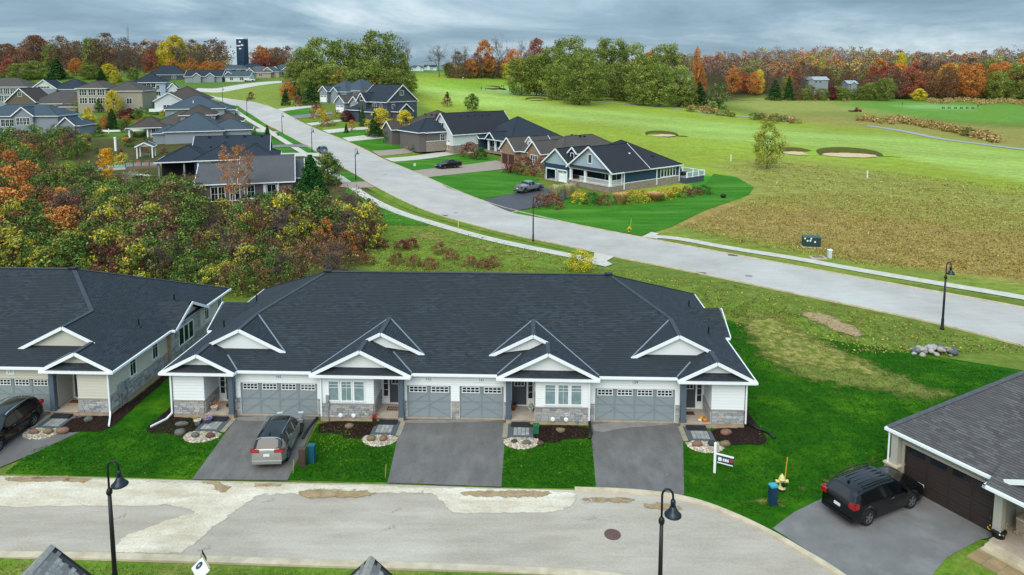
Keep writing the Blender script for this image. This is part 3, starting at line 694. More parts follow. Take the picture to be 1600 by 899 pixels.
def window(root, pl, a0, a1, z0, z1, nx=1, nz=1, cols=1, frame=None, glass=None, fw=.07, label=None, mw=.02, name='window'):
    """frame with recess, mullions and glazing bars; pane as its child; cols = casements side by side"""
    frame = frame or M_white; mb = MB(); o = .05
    pl.slab(mb, a0-fw, a1+fw, z1, z1+fw, 0, o); pl.slab(mb, a0-fw, a1+fw, z0-fw, z0, 0, o+.02)
    pl.slab(mb, a0-fw, a0, z0, z1, 0, o); pl.slab(mb, a1, a1+fw, z0, z1, 0, o)
    cw = (a1-a0)/cols
    for i in range(1, cols): pl.slab(mb, a0+i*cw-fw*.6, a0+i*cw+fw*.6, z0, z1, 0, o)
    for c in range(cols):
        for i in range(1, nx): pl.slab(mb, a0+c*cw+cw*i/nx-mw/2, a0+c*cw+cw*i/nx+mw/2, z0, z1, 0, .03)
    if nz == -1:       # upper lights only
        zb = z1-(z1-z0)*.32; pl.slab(mb, a0, a1, zb-mw/2, zb+mw/2, 0, .03); pl.slab(mb, a0, a1, (zb+z1)/2-mw/2, (zb+z1)/2+mw/2, 0, .03)
    else:
        for i in range(1, nz): z = z0+(z1-z0)*i/nz; pl.slab(mb, a0, a1, z-mw/2, z+mw/2, 0, .03)
    f = mb.obj(name, frame, root, label=label)
    m2 = MB(); pl.slab(m2, a0, a1, z0, z1, .002, .015); m2.obj('pane', glass or M_glass, f)
    return f
_stone = {}
def stone_mesh(i):
    if i not in _stone:
        q = random.Random(i); mb = MB(); b = .06
        V = []
        for y, k in ((0, 0), (.7, 0), (1, 1)):
            e = .06 if k else 0.0
            for x, z in ((0, 0), (1, 0), (1, 1), (0, 1)):
                xx = x+(e if x == 0 else -e)*(k)+0; zz = z+(e*1.6 if z == 0 else -e*1.6)*k
                V.append((xx+q.uniform(-.02, .02)*(y > 0), -y*1.0+q.uniform(-.12, .12)*k, zz+q.uniform(-.03, .03)*(y > 0)))
        F = [(4*r+k, 4*r+(k+1) % 4, 4*r+4+(k+1) % 4, 4*r+4+k) for r in range(2) for k in range(4)]+[(8, 9, 10, 11)]
        mb.add(V, [f for f in F]); _stone[i] = mb.mesh('stone', M_stone[i % 4])
        for p in _stone[i].polygons: pass
    return _stone[i]
class Stones:
    def __init__(s, root, cap=290): s.root = root; s.n = 0; s.cap = cap; s.mb = MB(); s.q = random.Random(5)
    def wall(s, pl, a0, a1, z0, z1, ind=True, rowh=.135, lmin=.22, lmax=.5):
        z = z0; q = s.q
        while z < z1-.03:
            h = min(rowh*q.choice((.75, 1, 1, 1.25)), z1-z)
            if z1-z-h < .06: h = z1-z
            a = a0
            while a < a1-.02:
                L_ = q.uniform(lmin, lmax)
                if a1-a-L_ < .14: L_ = a1-a
                dep = q.uniform(.035, .06); g = .008
                o = Vector(pl.p(a+g, z+g, 0)); k = q.randrange(12)
                if ind and s.n < s.cap:
                    ob = bpy.data.objects.new('stone', stone_mesh(k)); COL.objects.link(ob); ob.parent = s.root; s.n += 1
                    ob.location = o; ob.rotation_euler = (0, 0, math.atan2(pl.d.y, pl.d.x)); 
                    flip = pl.d.x*(-pl.n.y)+pl.d.y*pl.n.x   # outward must be -y of the stone
                    ob.scale = (L_-2*g, dep if flip > 0 else -dep, h-2*g)
                else:
                    dv = pl.d*(L_-2*g); zv = Vector((0, 0, h-2*g)); nn = pl.n*dep
                    s.mb.add([o, o+dv, o+dv+zv, o+zv, o+nn, o+dv+nn, o+dv+zv+nn, o+zv+nn],
                             [(4,5,6,7),(0,1,5,4),(1,2,6,5),(2,3,7,6),(3,0,4,7)], k % 4)
                a += L_
            z += h
    def done(s):
        if s.mb.f: stuff(s.mb.obj('stone_veneer', M_stone, s.root))
def garage_door(root, pl, a0, a1, z0, z1, ncol, m=None, m2=None, lites=True, label=None, nwin=None, xs=True, name='garage_door', wm=None):
    m = m or M_gar; m2 = m2 or M_gar2
    mb = MB(); pl.slab(mb, a0, a1, z0, z1, -.16, -.12); d = mb.obj(name, m, root, label=label)
    cw = (a1-a0)/ncol; rh = (z1-z0)/4
    pm = MB()
    for r in range(4 if not lites else 3):
        for c in range(ncol):
            q = MB(); pl.slab(q, a0+c*cw+.03, a0+(c+1)*cw-.03, z0+r*rh+.02, z0+(r+1)*rh-.02, -.12, -.10); q.obj('panel', m, d)
    rl = MB()
    for c in range(ncol+1):
        a = a0+c*cw; pl.slab(rl, max(a0, a-.05), min(a1, a+.05), z0, z1, -.1, -.085)
    pl.slab(rl, a0, a1, z0+2*rh-.05, z0+2*rh+.03, -.1, -.083); pl.slab(rl, a0, a1, z0, z0+.07, -.1, -.083)
    if xs:
        for c in range(0, ncol, 2):
            for k in (0, 1):
                aL, aR = a0+(c+k)*cw, a0+(c+k+1)*cw
                if k: zA, zB = z0+3*rh, z0
                else: zA, zB = z0, z0+3*rh
                for (s0, s1) in ((0, .5), (.5, 1)):
                    pass
                # an X over each pair of panels
                rl.bar(pl.p(aL, z0+(.0 if k == 0 else 3*rh), -.09), pl.p(aR, z0+(1.5*rh if True else 0), -.09), .07, .012, up=tuple(pl.n))
                rl.bar(pl.p(aL, z0+1.5*rh, -.09), pl.p(aR, z0+(3*rh if k == 0 else 0), -.09), .07, .012, up=tuple(pl.n)) if k else \
                    rl.bar(pl.p(aL, z0+3*rh, -.09), pl.p(aR, z0+1.5*rh, -.09), .07, .012, up=tuple(pl.n))
    rl.obj('door_rail', m2, d)
    if lites:
        fm = MB(); gm = MB()
        for c in range(ncol):
            b0, b1 = a0+c*cw+.16, a0+(c+1)*cw-.16; y0, y1 = z0+3*rh+.08, z1-.1
            q = MB(); pl.slab(q, b0, b1, y0, y1, -.11, -.095); q.obj('pane', M_glass, d)
            pl.slab(fm, b0-.03, b1+.03, y0-.03, y0+.01, -.1, -.07); pl.slab(fm, b0-.03, b1+.03, y1-.01, y1+.03, -.1, -.07)
            for i in range(5): x = b0+(b1-b0)*i/4; pl.slab(fm, x-.018, x+.018, y0, y1, -.1, -.075)
            zm = (y0+y1)/2; pl.slab(fm, b0, b1, zm-.015, zm+.015, -.1, -.075)
        fm.obj('window_frame', wm or M_white, d)
    return d
# ------------------------------------------------------------------ the townhouse block
TH = R(2.1)
def TW(s, t): return (-3.49+s*math.cos(TH)+t*math.sin(TH), 39.3-s*math.sin(TH)+t*math.cos(TH))
def townblock(s_off, label, side, shake, numbers, halves=(-1, 1)):
    x, y = TW(s_off, 0); root = thing('townhouse_block', label, 'townhouses', (x, y, 0), -TH)
    pw, sw = .5, 17.85
    EZ = 3.1; FT = .25; RT = 8.05; RZ = EZ+pw*(RT-FT); BT = 2*RT-FT
    rs = sw-(RT-FT); roof = MB(); trims = MB(); caps = MB()
    # roof planes
    roof_plane(roof, [(-sw, FT, EZ), (sw, FT, EZ), (rs, RT, RZ), (-rs, RT, RZ)])
    roof_plane(roof, [(sw, BT, EZ), (-sw, BT, EZ), (-rs, RT, RZ), (rs, RT, RZ)])
    A_s, A_h = 15.6, 2.25; AZ = EZ+pw*A_h
    A2_s, A2_t = 13.7, 1.5; A2z = EZ+pw*(sw-A2_s); a2h = (A2z-(EZ+pw*(A2_t-FT)))/pw
    B_s, B_h = 5.65, 3.05; BZ = EZ+pw*B_h
    B2_s = 4.75; B2z = BZ+pw*(B_s-B2_s); b2h = (B2z-(EZ+pw*(A2_t-FT)))/pw
    for m in (-1, 1):
        S = lambda s, t, z: (m*s, t, z)
        t2 = FT+(A2z-EZ)/pw
        roof_plane(roof, [S(sw, -.2, EZ), S(sw, BT, EZ), S(rs, RT, RZ), S(A2_s, t2, A2z), S(A2_s, A2_t, A2z), S(A_s, A2_t, AZ), S(A_s, -.2, AZ)])
        roof_plane(roof, [S(A2_s-a2h, A2_t, A2z-pw*a2h), S(A2_s, A2_t, A2z), S(A2_s, t2, A2z)])
        tA = FT+(AZ-EZ)/pw
        roof_plane(roof, [S(A_s-A_h, -.2, EZ), S(A_s, -.2, AZ), S(A_s, tA, AZ), S(A_s-A_h, FT, EZ)])
        # B gable
        tB = FT+(BZ-EZ)/pw; tB2 = FT+(B2z-EZ)/pw
        roof_plane(roof, [S(B_s+B_h, -.2, EZ), S(B_s+B_h, FT, EZ), S(B2_s, tB2, B2z), S(B2_s, A2_t, B2z), S(B_s, A2_t, BZ), S(B_s, -.2, BZ)])
        roof_plane(roof, [S(B_s-B_h, -.2, EZ), S(B_s, -.2, BZ), S(B_s, tB, BZ), S(B_s-B_h, FT, EZ)])
        roof_plane(roof, [S(B2_s-b2h, A2_t, B2z-pw*b2h), S(B2_s, A2_t, B2z), S(B2_s, tB2, B2z)])
        # side bump roof
        zr = EZ+pw*2.42; sr = sw-(zr-EZ)/pw; so_ = sw+.38
        roof_plane(roof, [S(so_, 6.56, EZ), S(so_-.15, 8.98, zr), S(sr, 8.98, zr), S(sw, 6.56, EZ)])
        roof_plane(roof, [S(so_, 11.4, EZ), S(sw, 11.4, EZ), S(sr, 8.98, zr), S(so_-.15, 8.98, zr)])
        # pent strips under the gables
        for c, h in ((A_s, A_h), (B_s, B_h)):
            roof_plane(roof, [S(c-h+.05, -.2, EZ), S(c+h-.05, -.2, EZ), S(c+h-.75, .32, EZ+.36), S(c-h+.75, .32, EZ+.36)])
        def rake(c, h, t, z, hl=None, hr=None, dz=0):
            hl = hl or h; hr = hr or h
            for d_, hh in ((-1, hl), (1, hr)):
                p = S(c, t-.03, z-.07); q = S(c+d_*hh, t-.03, z-.07-pw*hh); trims.bar(p, q, .05, .2, up=(0, -1, 0) if False else (0, 0, 1))
        rake(A_s, A_h, -.2, AZ); rake(B_s, B_h, -.2, BZ)
        rake(A2_s, a2h, A2_t, A2z, hl=a2h, hr=A_s-A2_s+.15); rake(B2_s, b2h, A2_t, B2z, hl=b2h, hr=B_s-B2_s+.05)
        # bump rake
        for dt, e in ((-2.42, 6.56), (2.42, 11.4)): trims.bar(S(so_+.02, 8.98, zr-.07), S(so_+.04, e, EZ-.07), .05, .2)
        # gable faces
        gf = MB()
        for c, h, t, z, lo in ((A_s, A_h, .22, AZ, .40), (B_s, B_h, .22, BZ, .40)):
            hh = (z-EZ-lo)/pw; gf.prism([S(c-hh, t, EZ+lo-.1), S(c+hh, t, EZ+lo-.1), S(c, t, z-.03)], (0, .05, 0))
        gf.prism([S(A2_s-a2h+.1, 1.72, A2z-pw*a2h), S(A_s, 1.72, AZ-.4), S(A_s, 1.72, AZ-.03), S(A2_s, 1.72, A2z-.04)], (0, .05, 0))
        gf.prism([S(B2_s-b2h+.1, 1.72, B2z-pw*b2h), S(B_s, 1.72, BZ-.4), S(B_s, 1.72, BZ-.03), S(B2_s, 1.72, B2z-.04)], (0, .05, 0))
        islands(gf, 'gable_siding', mat('board_and_batten_'+side.name, tuple(x*.92 for x in side.node_tree.nodes['Principled BSDF'].inputs['Base Color'].default_value[:3]), .7), root)
        # flat cornice / gutters
        for (a, b_, t) in ((0, B_s-B_h, FT), (B_s+B_h, A_s-A_h, FT), (B_s-B_h-.02, B_s+B_h+.02, -.2), (A_s-A_h-.02, sw, -.2)):
            trims.box(m*a, m*b_, t-.12, t, EZ-.17, EZ-.03)
        for s_ in (B_s-B_h, B_s+B_h, A_s-A_h): trims.box(m*s_-.05, m*s_+.05, -.2, FT, EZ-.168, EZ-.032)
        trims.box(m*sw, m*(sw+.12), -.3, 6.5, EZ-.17, EZ-.03); trims.box(m*sw, m*(sw+.12), 11.45, BT+.1, EZ-.17, EZ-.03)
        trims.box(m*(so_), m*(so_-.3), 6.44, 6.56, EZ-.16, EZ-.02)
        # hips and valleys
        for p, q in ((S(sw, FT, EZ), S(rs, RT, RZ)), (S(sw, BT, EZ), S(rs, RT, RZ)), (S(A2_s, A2_t, A2z), S(A2_s, t2, A2z)), (S(A_s, -.2, AZ), S(A_s, A2_t, AZ)),
                     (S(B_s, -.2, BZ), S(B_s, A2_t, BZ)), (S(B2_s, A2_t, B2z), S(B2_s, tB2, B2z))):
            if p[1] == FT: p = S(A2_s, t2, A2z)
            caps.bar(Vector(p)+Vector((0, 0, .012)), Vector(q)+Vector((0, 0, .012)), .26, .03)
    caps.bar((-rs, RT, RZ+.012), (rs, RT, RZ+.012), .26, .03)
    roof.obj('roof', M_roof, root); islands(caps, 'ridge_cap', M_cap, root)
    vl = MB()
    for m in (-1, 1):
        for p, q in (((m*(A2_s-a2h), A2_t, A2z-pw*a2h), (m*A2_s, FT+(A2z-EZ)/pw, A2z)), ((m*(B_s+B_h), FT, EZ), (m*B2_s, FT+(B2z-EZ)/pw, B2z)),
                     ((m*(B2_s-b2h), A2_t, B2z-pw*b2h), (m*B2_s, FT+(B2z-EZ)/pw, B2z)), ((m*(A_s-A_h), FT, EZ), (m*(A_s-A_h+1.0), FT+1.0, EZ+.5)),
                     ((m*(B_s-B_h), FT, EZ), (m*(B_s-B_h+1.4), FT+1.4, EZ+.7))):
            vl.bar(Vector(p)+Vector((0, 0, .02)), Vector(q)+Vector((0, 0, .02)), .09, .02)
    islands(vl, 'valley_flashing', mat('valley_flashing', '#7c8794', .5), root)
    islands(trims, 'gutter', M_white, root)
    sof = MB()      # soffit boards under the eaves
    sof.box(-sw, sw, FT-.0, .56, EZ-.06, EZ-.045)
    for m in (-1, 1):
        sof.box(m*(B_s-B_h), m*(B_s+B_h), -.2, FT, EZ-.06, EZ-.045); sof.box(m*(A_s-A_h), m*sw, -.2, FT, EZ-.06, EZ-.045)
        sof.box(m*17.2, m*sw, .56, BT, EZ-.06, EZ-.045)
    islands(sof, 'soffit', M_soffit, root)
    # walls
    W1 = MB(); W2 = MB(); FN = MB(); SL_ = MB(); ST = Stones(root, 285)
    H1 = EZ-.05
    for m in halves:
        def bx(mb, s0, s1, t0, t1, z0, z1): mb.box(m*s0, m*s1, t0, t1, z0, z1)
        F0 = Plane((0, .55), (m, 0), (0, -1)); FB = Plane((0, .1), (m, 0), (0, -1)); FA = Plane((0, .15), (m, 0), (0, -1))
        # garage walls (header + piers)
        bx(W1, .0, 3.12, .55, .72, 2.16, H1); bx(W1, 0, .27, .55, .72, 0, 2.16); bx(W1, 2.97, 3.12, .55, .72, 0, 2.16)
        bx(W1, 8.2, 13.6, .55, .72, 2.16, H1); bx(W1, 8.2, 8.52, .55, .72, 0, 2.16); bx(W1, 13.32, 13.6, .55, .72, 0, 2.16)
        garage_door(root, F0, .27, 2.97, .1, 2.16, 2); garage_door(root, F0, 8.52, 13.32, .1, 2.16, 4)
        bx(FN, .27, 2.97, .5, .72, 0, .1); bx(FN, 8.52, 13.32, .5, .72, 0, .1)
        for (a0, a1) in ((0, .25), (2.985, 3.12), (8.22, 8.5), (13.34, 13.6)): 
            ST.wall(F0, a0, a1, .02, 1.15, True, lmin=.2, lmax=.3); F0.slab(SL_, a0-.0, a1+.0, 1.15, 1.2, 0, .07)
        # trims round garage openings
        # porch + recess walls
        for (s0, s1, mm) in ((3.12, 4.9, 1), (13.6, 15.4, 1)):
            bx(W1, s0, s1, 2.0, 2.15, .3, H1)
            bx(W1, s0, s0+.12, .73, 2.0, 0, H1)
            bx(FN, s0, s1, .1, 2.0, 0, .28)
        B_bot = 1.12
        bx(W1, 4.9, 8.2, .1, .26, B_bot, H1); bx(W1, 4.9, 5.05, .26, 2.0, .28, H1); bx(W1, 8.05, 8.2, .26, .55, 0, H1)
        bx(FN, 4.9, 8.2, .08, .28, 0, .28); bx(FN, 4.9, 8.2, .115, .26, .28, B_bot)
        bx(W2, 15.4, 17.35, .15, .3, B_bot, H1); bx(W2, 15.4, 15.55, .3, 2.0, .28, H1)
        bx(FN, 15.4, 17.37, .13, .3, 0, .28); bx(FN, 15.4, 17.35, .165, .3, .28, B_bot)
        ST.wall(FB, 4.92, 8.18, .28, B_bot); FB.slab(SL_, 4.88, 8.22, B_bot, B_bot+.06, 0, .08)
        ST.wall(FA, 15.42, 17.33, .28, B_bot); FA.slab(SL_, 15.38, 17.42, B_bot, B_bot+.06, 0, .08)
        for s0, t0, t1 in ((4.9, .12, 1.98), (15.4, .17, 1.98)):
            P_s = Plane((m*s0, 0), (0, 1), (-m, 0)); ST.wall(P_s, t0, t1, .28, B_bot, lmin=.35); P_s.slab(SL_, t0, t1, B_bot, B_bot+.06, 0, .07)
        # side wall and back wall
        PS = Plane((m*17.35, 0), (0, 1), (m, 0))
        bx(W1, 17.2, 17.35, .3, 6.9, 1.25, H1); bx(W1, 17.2, 17.35, 11.1, 15.6, 1.25, H1); bx(FN, 17.2, 17.36, .3, 15.6, 0, .35); bx(FN, 17.2, 17.34, .3, 15.6, .35, 1.25)
        bx(FN, 17.35, 17.62, 6.9, 11.1, 0, H1+.0); PB = Plane((m*17.62, 0), (0, 1), (m, 0))
        W1.prism([(m*17.6, 7.0, EZ-.03), (m*17.6, 11.0, EZ-.03), (m*17.6, 8.98, EZ+1.1)], (m*.05, 0, 0))
        ST.wall(PS, .32, 6.88, .35, 1.25, m == 1); ST.wall(PS, 11.12, 15.6, .35, 1.25, False); PS.slab(SL_, .32, 6.9, 1.25, 1.3, 0, .07)
        ST.wall(PB, 6.9, 7.9, .35, H1, m == 1); ST.wall(PB, 10.1, 11.1, .35, H1, m == 1); ST.wall(PB, 7.9, 10.1, .35, 1.2, m == 1); ST.wall(PB, 7.9, 10.1, 2.62, H1, m == 1)
        window(root, PB, 7.98, 10.02, 1.3, 2.55, 1, 1, 3)
        for a in (2.4, 5.0, 12.4, 14.6): window(root, PS, a, a+.6, 1.55 if a < 12 else 1.6, 2.7, 2, -1)
        bx(W1, 0, 17.35, 15.45, 15.6, 0, H1)
        # front windows of the window wall
        for k in range(3): window(root, FB, 5.5+k*.78, 6.08+k*.78, 1.35, 2.55, 1 if k != 1 else 2, -1, glass=M_glassc if k != 1 else M_glassc, fw=.06)
        # columns
        cl = MB()
        for s_ in (3.27, 13.76): c_ = MB(); c_.box(m*(s_-.15), m*(s_+.15), .12, .42, .28, H1); c_.box(m*(s_-.18), m*(s_+.18), .09, .45, .28, .42); c_.obj('column', M_col, root)
        # front doors
        PD = Plane((0, 2.0), (m, 0), (0, -1))
        for s0 in (3.42, 13.95):
            d = MB(); PD.slab(d, s0, s0+.92, .34, 2.45, 0, .05); do = d.obj('front_door', M_door, root)
            d = MB(); PD.slab(d, s0+.17, s0+.75, 1.6, 2.3, .05, .06); d.obj('pane', M_glass, do)
            d = MB(); PD.slab(d, s0+.13, s0+.17, 1.56, 2.34, .05, .075); PD.slab(d, s0+.75, s0+.79, 1.56, 2.34, .05, .075); PD.slab(d, s0+.13, s0+.79, 1.56, 1.6, .05, .075); PD.slab(d, s0+.13, s0+.79, 2.3, 2.34, .05, .075)
            for i in (1, 2): x_ = s0+.17+.58*i/3; PD.slab(d, x_-.012, x_+.012, 1.6, 2.3, .05, .07)
            PD.slab(d, s0+.17, s0+.75, 1.93, 1.955, .05, .07); d.obj('window_frame', M_white, do)
            d = MB(); d.lathe([(.03, 0), (.035, .05), (.0, .06)], 8, (m*(s0+.84), 1.95, 1.25), axis='y'); d.obj('handle', M_black, do)
            window(root, PD, s0+1.02, s0+1.3, .75, 2.4, 1, 4, fw=.06, name='sidelight')
            q = MB(); PD.slab(q, s0-.08, s0, .34, 2.55, 0, .08); PD.slab(q, s0+.92, s0+.96, .34, 2.55, 0, .08); PD.slab(q, s0-.08, s0+1.38, 2.47, 2.55, 0, .09); PD.slab(q, s0-.1, s0+1.4, .28, .34, 0, .14); q.obj('door_frame', M_white, root)
        # downspouts
        dsp = MB()
        for s_, t_ in ((8.12, .02), (17.42, .06)):
            dsp.box(m*(s_-.045), m*(s_+.045), t_-.04, t_+.04, .35, EZ-.1); dsp.box(m*(s_-.06), m*(s_+.06), -.2, t_+.04, EZ-.22, EZ-.12)
        if not (m == 1 and s_off == 0): dsp.bar((m*17.42, .06, .38), (m*17.6, -.25, .16), .09); dsp.bar((m*17.6, -.25, .16), (m*18.1, -1.15, .12), .09)
        islands(dsp, 'downspout', M_white, root)
        # dryer vents, meters on the window wall
        v = MB()
        for a in (5.95, 6.75): v.lathe([(.13, 0), (.14, -.06), (.09, -.1)], 10, (m*(a if m > 0 else a+.2), .06, .42), axis='y')
        islands(v, 'wall_vent', M_white, root)
        mt = MB(); mt.box(m*7.62, m*7.82, -.02, .04, 1.0, 1.7) if m < 0 else mt.box(m*7.3, m*7.5, -.02, .04, .3, .55)
        mt.tube([(m*7.7 if m < 0 else m*7.4, 0, .1), (m*7.7 if m < 0 else m*7.4, 0, 1.0 if m < 0 else .4)], .04, 6); mt.lathe([(.09, 0), (.09, -.08)], 10, (m*7.72 if m < 0 else m*7.4, -.02, 1.35 if m < 0 else .45), axis='y')
        mt.obj('meter_box', mat('meter_grey', '#8f979a', .5), root)
        # electric meters on the right-hand end wall
        if m == 1:
            q = MB(); q.box(17.4, 17.52, 1.0, 1.5, 1.0, 1.65); q.box(17.4, 17.5, 1.7, 2.1, 1.1, 1.6)
            for a in (1.1, 1.35, 1.9): q.tube([(17.45, a, .1), (17.45, a, 1.1)], .03, 6)
            for a in (3.2, 4.1, 4.4): q.lathe([(.12, 0), (.12, .08)], 8, (17.42, a, .75), axis='x')
            q.obj('meter_box', _M['meter_grey'], root)
        # roof pipes and ridge vent
        for s_, t_ in ((16.4, 5.2), (16.2, 10.2)):
            z = EZ+pw*(sw-s_); q = MB(); q.tube([(m*s_, t_, z-.05), (m*s_, t_, z+.55)], .055, 8); q.lathe([(.16, -.03), (.12, .05), (.06, .08)], 8, (m*s_, t_, z)); q.obj('vent_pipe', M_black, root)
        q = MB(); q.box(m*(rs-.3), m*(rs+.25), RT-.2, RT+.2, RZ-.02, RZ+.1); q.obj('ridge_vent', M_black, root)
        # coach number plates
        for key, s_ in (('o', 10.9), ('i', 1.62)):
            num = numbers.get((m, key))
            if num:
                q = MB(); F0.slab(q, s_-.26, s_+.26, 2.44, 2.72, 0, .03); pl_ = q.obj('number_plate', M_white, root)
                text_mesh(num, .24, M_black, pl_, (m*s_, .55-.035, 2.585), (R(90), 0, 0), 'house_number', .003)
    islands(W1, 'wall', side, root); islands(W2, 'shake_wall', shake, root); islands(FN, 'foundation', M_found, root)
    islands(SL_, 'stone_sill', M_sill, root); ST.done()
    pf = MB()
    for m in halves:
        for s0, s1 in ((3.12, 4.9), (13.6, 15.4)): pf.box(m*s0, m*s1, .06, 1.99, .28, .3)
    islands(pf, 'porch_floor', M_porch, root)
    # interior darkness: a closed core
    return root
TB = townblock(0, 'white four-unit townhouse block with one long charcoal hip roof and grey garage doors', M_sidew, M_shake,
          {(-1, 'o'): '165', (-1, 'i'): '163', (1, 'i'): '161', (1, 'o'): '159'})
TL = townblock(-38.75, 'beige-sided townhouse block cut by the left edge of the photo, number 171', M_sideb, M_shakeb, {(1, 'o'): '171'}, halves=(1,))
# ------------------------------------------------------------------ houses beyond
def basem(name, c, lap=.16): return mat(name, c, .75, lap=lap, spec=.25)
NAVY = basem('navy_siding', '#2b4559'); GREYS = basem('dark_grey_siding', '#4a525b'); WHITES = basem('pale_siding', '#cfd4d3'); TAUPE = basem('taupe_siding', '#6c6462')
BEIGE = basem('tan_siding', '#a29a8a'); LGREY = basem('light_grey_siding', '#8c969e'); LBLUE = basem('pale_blue_siding', '#9fb0bc'); BROWN = basem('brown_siding', '#6e6256')
FSTONE = mat('field_stone', '#a19184', .92, c2='#7c6f66', ns=2.2, nd=8, bump=.03, bs=9)
FBRICK = mat('tan_brick', '#a08671', .92, c2='#82695a', ns=2.6, nd=8, bump=.02, bs=9)
R_char = roofmat('charcoal_roof', '#34373e', .12); R_slate = roofmat('slate_roof', '#4a5761', .1); R_brown = roofmat('brown_roof', '#514a46', .12)
R_grey = roofmat('weathered_roof', '#5c5c5f', .12); R_navy = roofmat('dark_slate_roof', '#343c46', .12); R_taupe = roofmat('taupe_roof', '#57524f', .12)
R_near = roofmat('near_grey_shingles', '#5c5a5a', .36, .30, .145)
M_dark = mat('painted_shade_and_dark_parts', '#15171b', .8)  # near-black: shade painted into garage and porch; small dark parts share it
def volume(root, s0, s1, t0, t1, h, kind, pitch, wall, roof, z0=-1.6, zb=None, over=.45, stone=None, sh=0.9, walls=True, gabmat=None, gw=True, rname='roof', courses=False):
    """one rectangular wing: walls, roof, eave boards and gable ends; zb = height its walls start from"""
    lo = z0 if zb is None else zb
    if walls:
        mb = MB(); mb.box(s0, s1, t0, t1, lo, h); mb.obj('wall', wall, root)
        if stone:
            mb = MB(); mb.box(s0-.06, s1+.06, t0-.06, t1+.06, lo, sh); mb.obj('stone_base', stone, root)
            mb = MB(); mb.box(s0-.09, s1+.09, t0-.09, t1+.09, sh, sh+.1); mb.obj('stone_sill', M_white, root)
    S0, S1, T0, T1 = s0-over, s1+over, t0-over, t1+over; e = h-over*pitch*.0
    rf = MB(); tr = MB(); pk = MB(); big = root.location.y < 175
    if kind == 'hip':
        D = min(S1-S0, T1-T0)/2; rz = e+D*pitch
        if S1-S0 >= T1-T0: a, b = (S0+D, (T0+T1)/2, rz), (S1-D, (T0+T1)/2, rz)
        else: a, b = ((S0+S1)/2, T0+D, rz), ((S0+S1)/2, T1-D, rz)
        c = [(S0, T0, e), (S1, T0, e), (S1, T1, e), (S0, T1, e)]
        if S1-S0 >= T1-T0: planes = [[c[0], c[1], b, a], [c[1], c[2], b], [c[2], c[3], a, b], [c[3], c[0], a]]; hips = [(c[0], a), (c[3], a), (c[1], b), (c[2], b)]
        else: planes = [[c[0], c[1], a], [c[1], c[2], b, a], [c[2], c[3], b], [c[3], c[0], a, b]]; hips = [(c[0], a), (c[1], a), (c[3], b), (c[2], b)]
        for P in planes: roof_plane(rf, P, courses=courses)
        for p, q in hips: pk.bar(Vector(p)+Vector((0, 0, .02)), Vector(q)+Vector((0, 0, .02)), .28, .04)
        if math.dist(a, b) > .3: pk.bar(a, b, .28, .06)
        for P in ((S0, S1, T0-.1, T0), (S0, S1, T1, T1+.1), (S0-.1, S0, T0-.1, T1+.1), (S1, S1+.1, T0-.1, T1+.1)): tr.box(*P, e-.2, e-.02)
    else:
        al = kind == 'gs'
        if al: D = (T1-T0)/2; m_ = (T0+T1)/2; f = lambda a, c, z: (a, c, z); A0, A1, C0, C1 = S0, S1, T0, T1
        else: D = (S1-S0)/2; m_ = (S0+S1)/2; f = lambda a, c, z: (c, a, z); A0, A1, C0, C1 = T0, T1, S0, S1
        rz = e+D*pitch
        for c in (C0, C1): roof_plane(rf, [f(A0, c, e), f(A1, c, e), f(A1, m_, rz), f(A0, m_, rz)], courses=courses)
        pk.bar(f(A0, m_, rz), f(A1, m_, rz), .28, .06)
        for a in (A0, A1):
            for c in (C0, C1): tr.bar(f(a, m_, rz-.1), f(a, c, e-.1), .08, .26)
        for c, k in ((C0, -.1), (C1, 0)): tr.box(*((A0, A1, c+k, c+k+.1) if al else (c+k, c+k+.1, A0, A1)), e-.2, e-.02)
        if gw:
            g = MB(); 
            for a, d in ((A0+over, .08), (A1-over, -.08)):
                P = [f(a, C0+over, e-.02), f(a, C1-over, e-.02), f(a, m_, rz-over*pitch*.0-.08)]
                hh = (rz-.06-(e-.02))/pitch; P = [f(a, m_-min(hh, D-over*.2), e-.02+.0), f(a, m_+min(hh, D-over*.2), e-.02), f(a, m_, rz-.08)]
                g.prism(P, f(d, 0, 0))
            islands(g, 'gable_end', gabmat or wall, root)
    rf.obj(rname, roof, root); islands(pk, 'ridge_cap', roof, root) if big else stuff(pk.obj('ridge_cap', roof, root)); islands(tr, 'eave_board', M_white, root) if big else stuff(tr.obj('eave_board', M_white, root))
    return rz
def faces(s0, s1, t0, t1):
    return {'F': Plane((s0, t0), (1, 0), (0, -1)), 'B': Plane((s0, t1), (1, 0), (0, 1)), 'L': Plane((s0, t0), (0, 1), (-1, 0)), 'R': Plane((s1, t0), (0, 1), (1, 0))}
def wins(root, fc, L_):
    for w_ in L_:
        f, a, z, w, h = w_[:5]; cols = w_[5] if len(w_) > 5 else 1
        window(root, fc[f], a, a+w, z, z+h, 2 if w/cols > .8 else 1, 2 if h > 1.2 else 1, cols, fw=.1, mw=.04)
def roofvents(root, P):
    for s, t, z in P:
        mb = MB(); mb.box(s-.18, s+.18, t-.18, t+.18, z-.1, z+.18); mb.box(s-.24, s+.24, t-.24, t+.24, z+.18, z+.24); mb.obj('roof_vent', M_black, root)
def place(uL, vL, uR, eh, rot, label, name='house', anchor='L'):
    """house frame from the picture position of its front eave: left end, and right end by bearing"""
    a = hit(uL, vL, eh); d = (math.cos(rot), math.sin(rot)); r = ray(uR, vL); k = r[0]/r[1]
    w = (k*a[1]-a[0])/(d[0]-k*d[1]); g = a[2]-eh
    return thing(name, label, 'house', (a[0], a[1], g), rot), w
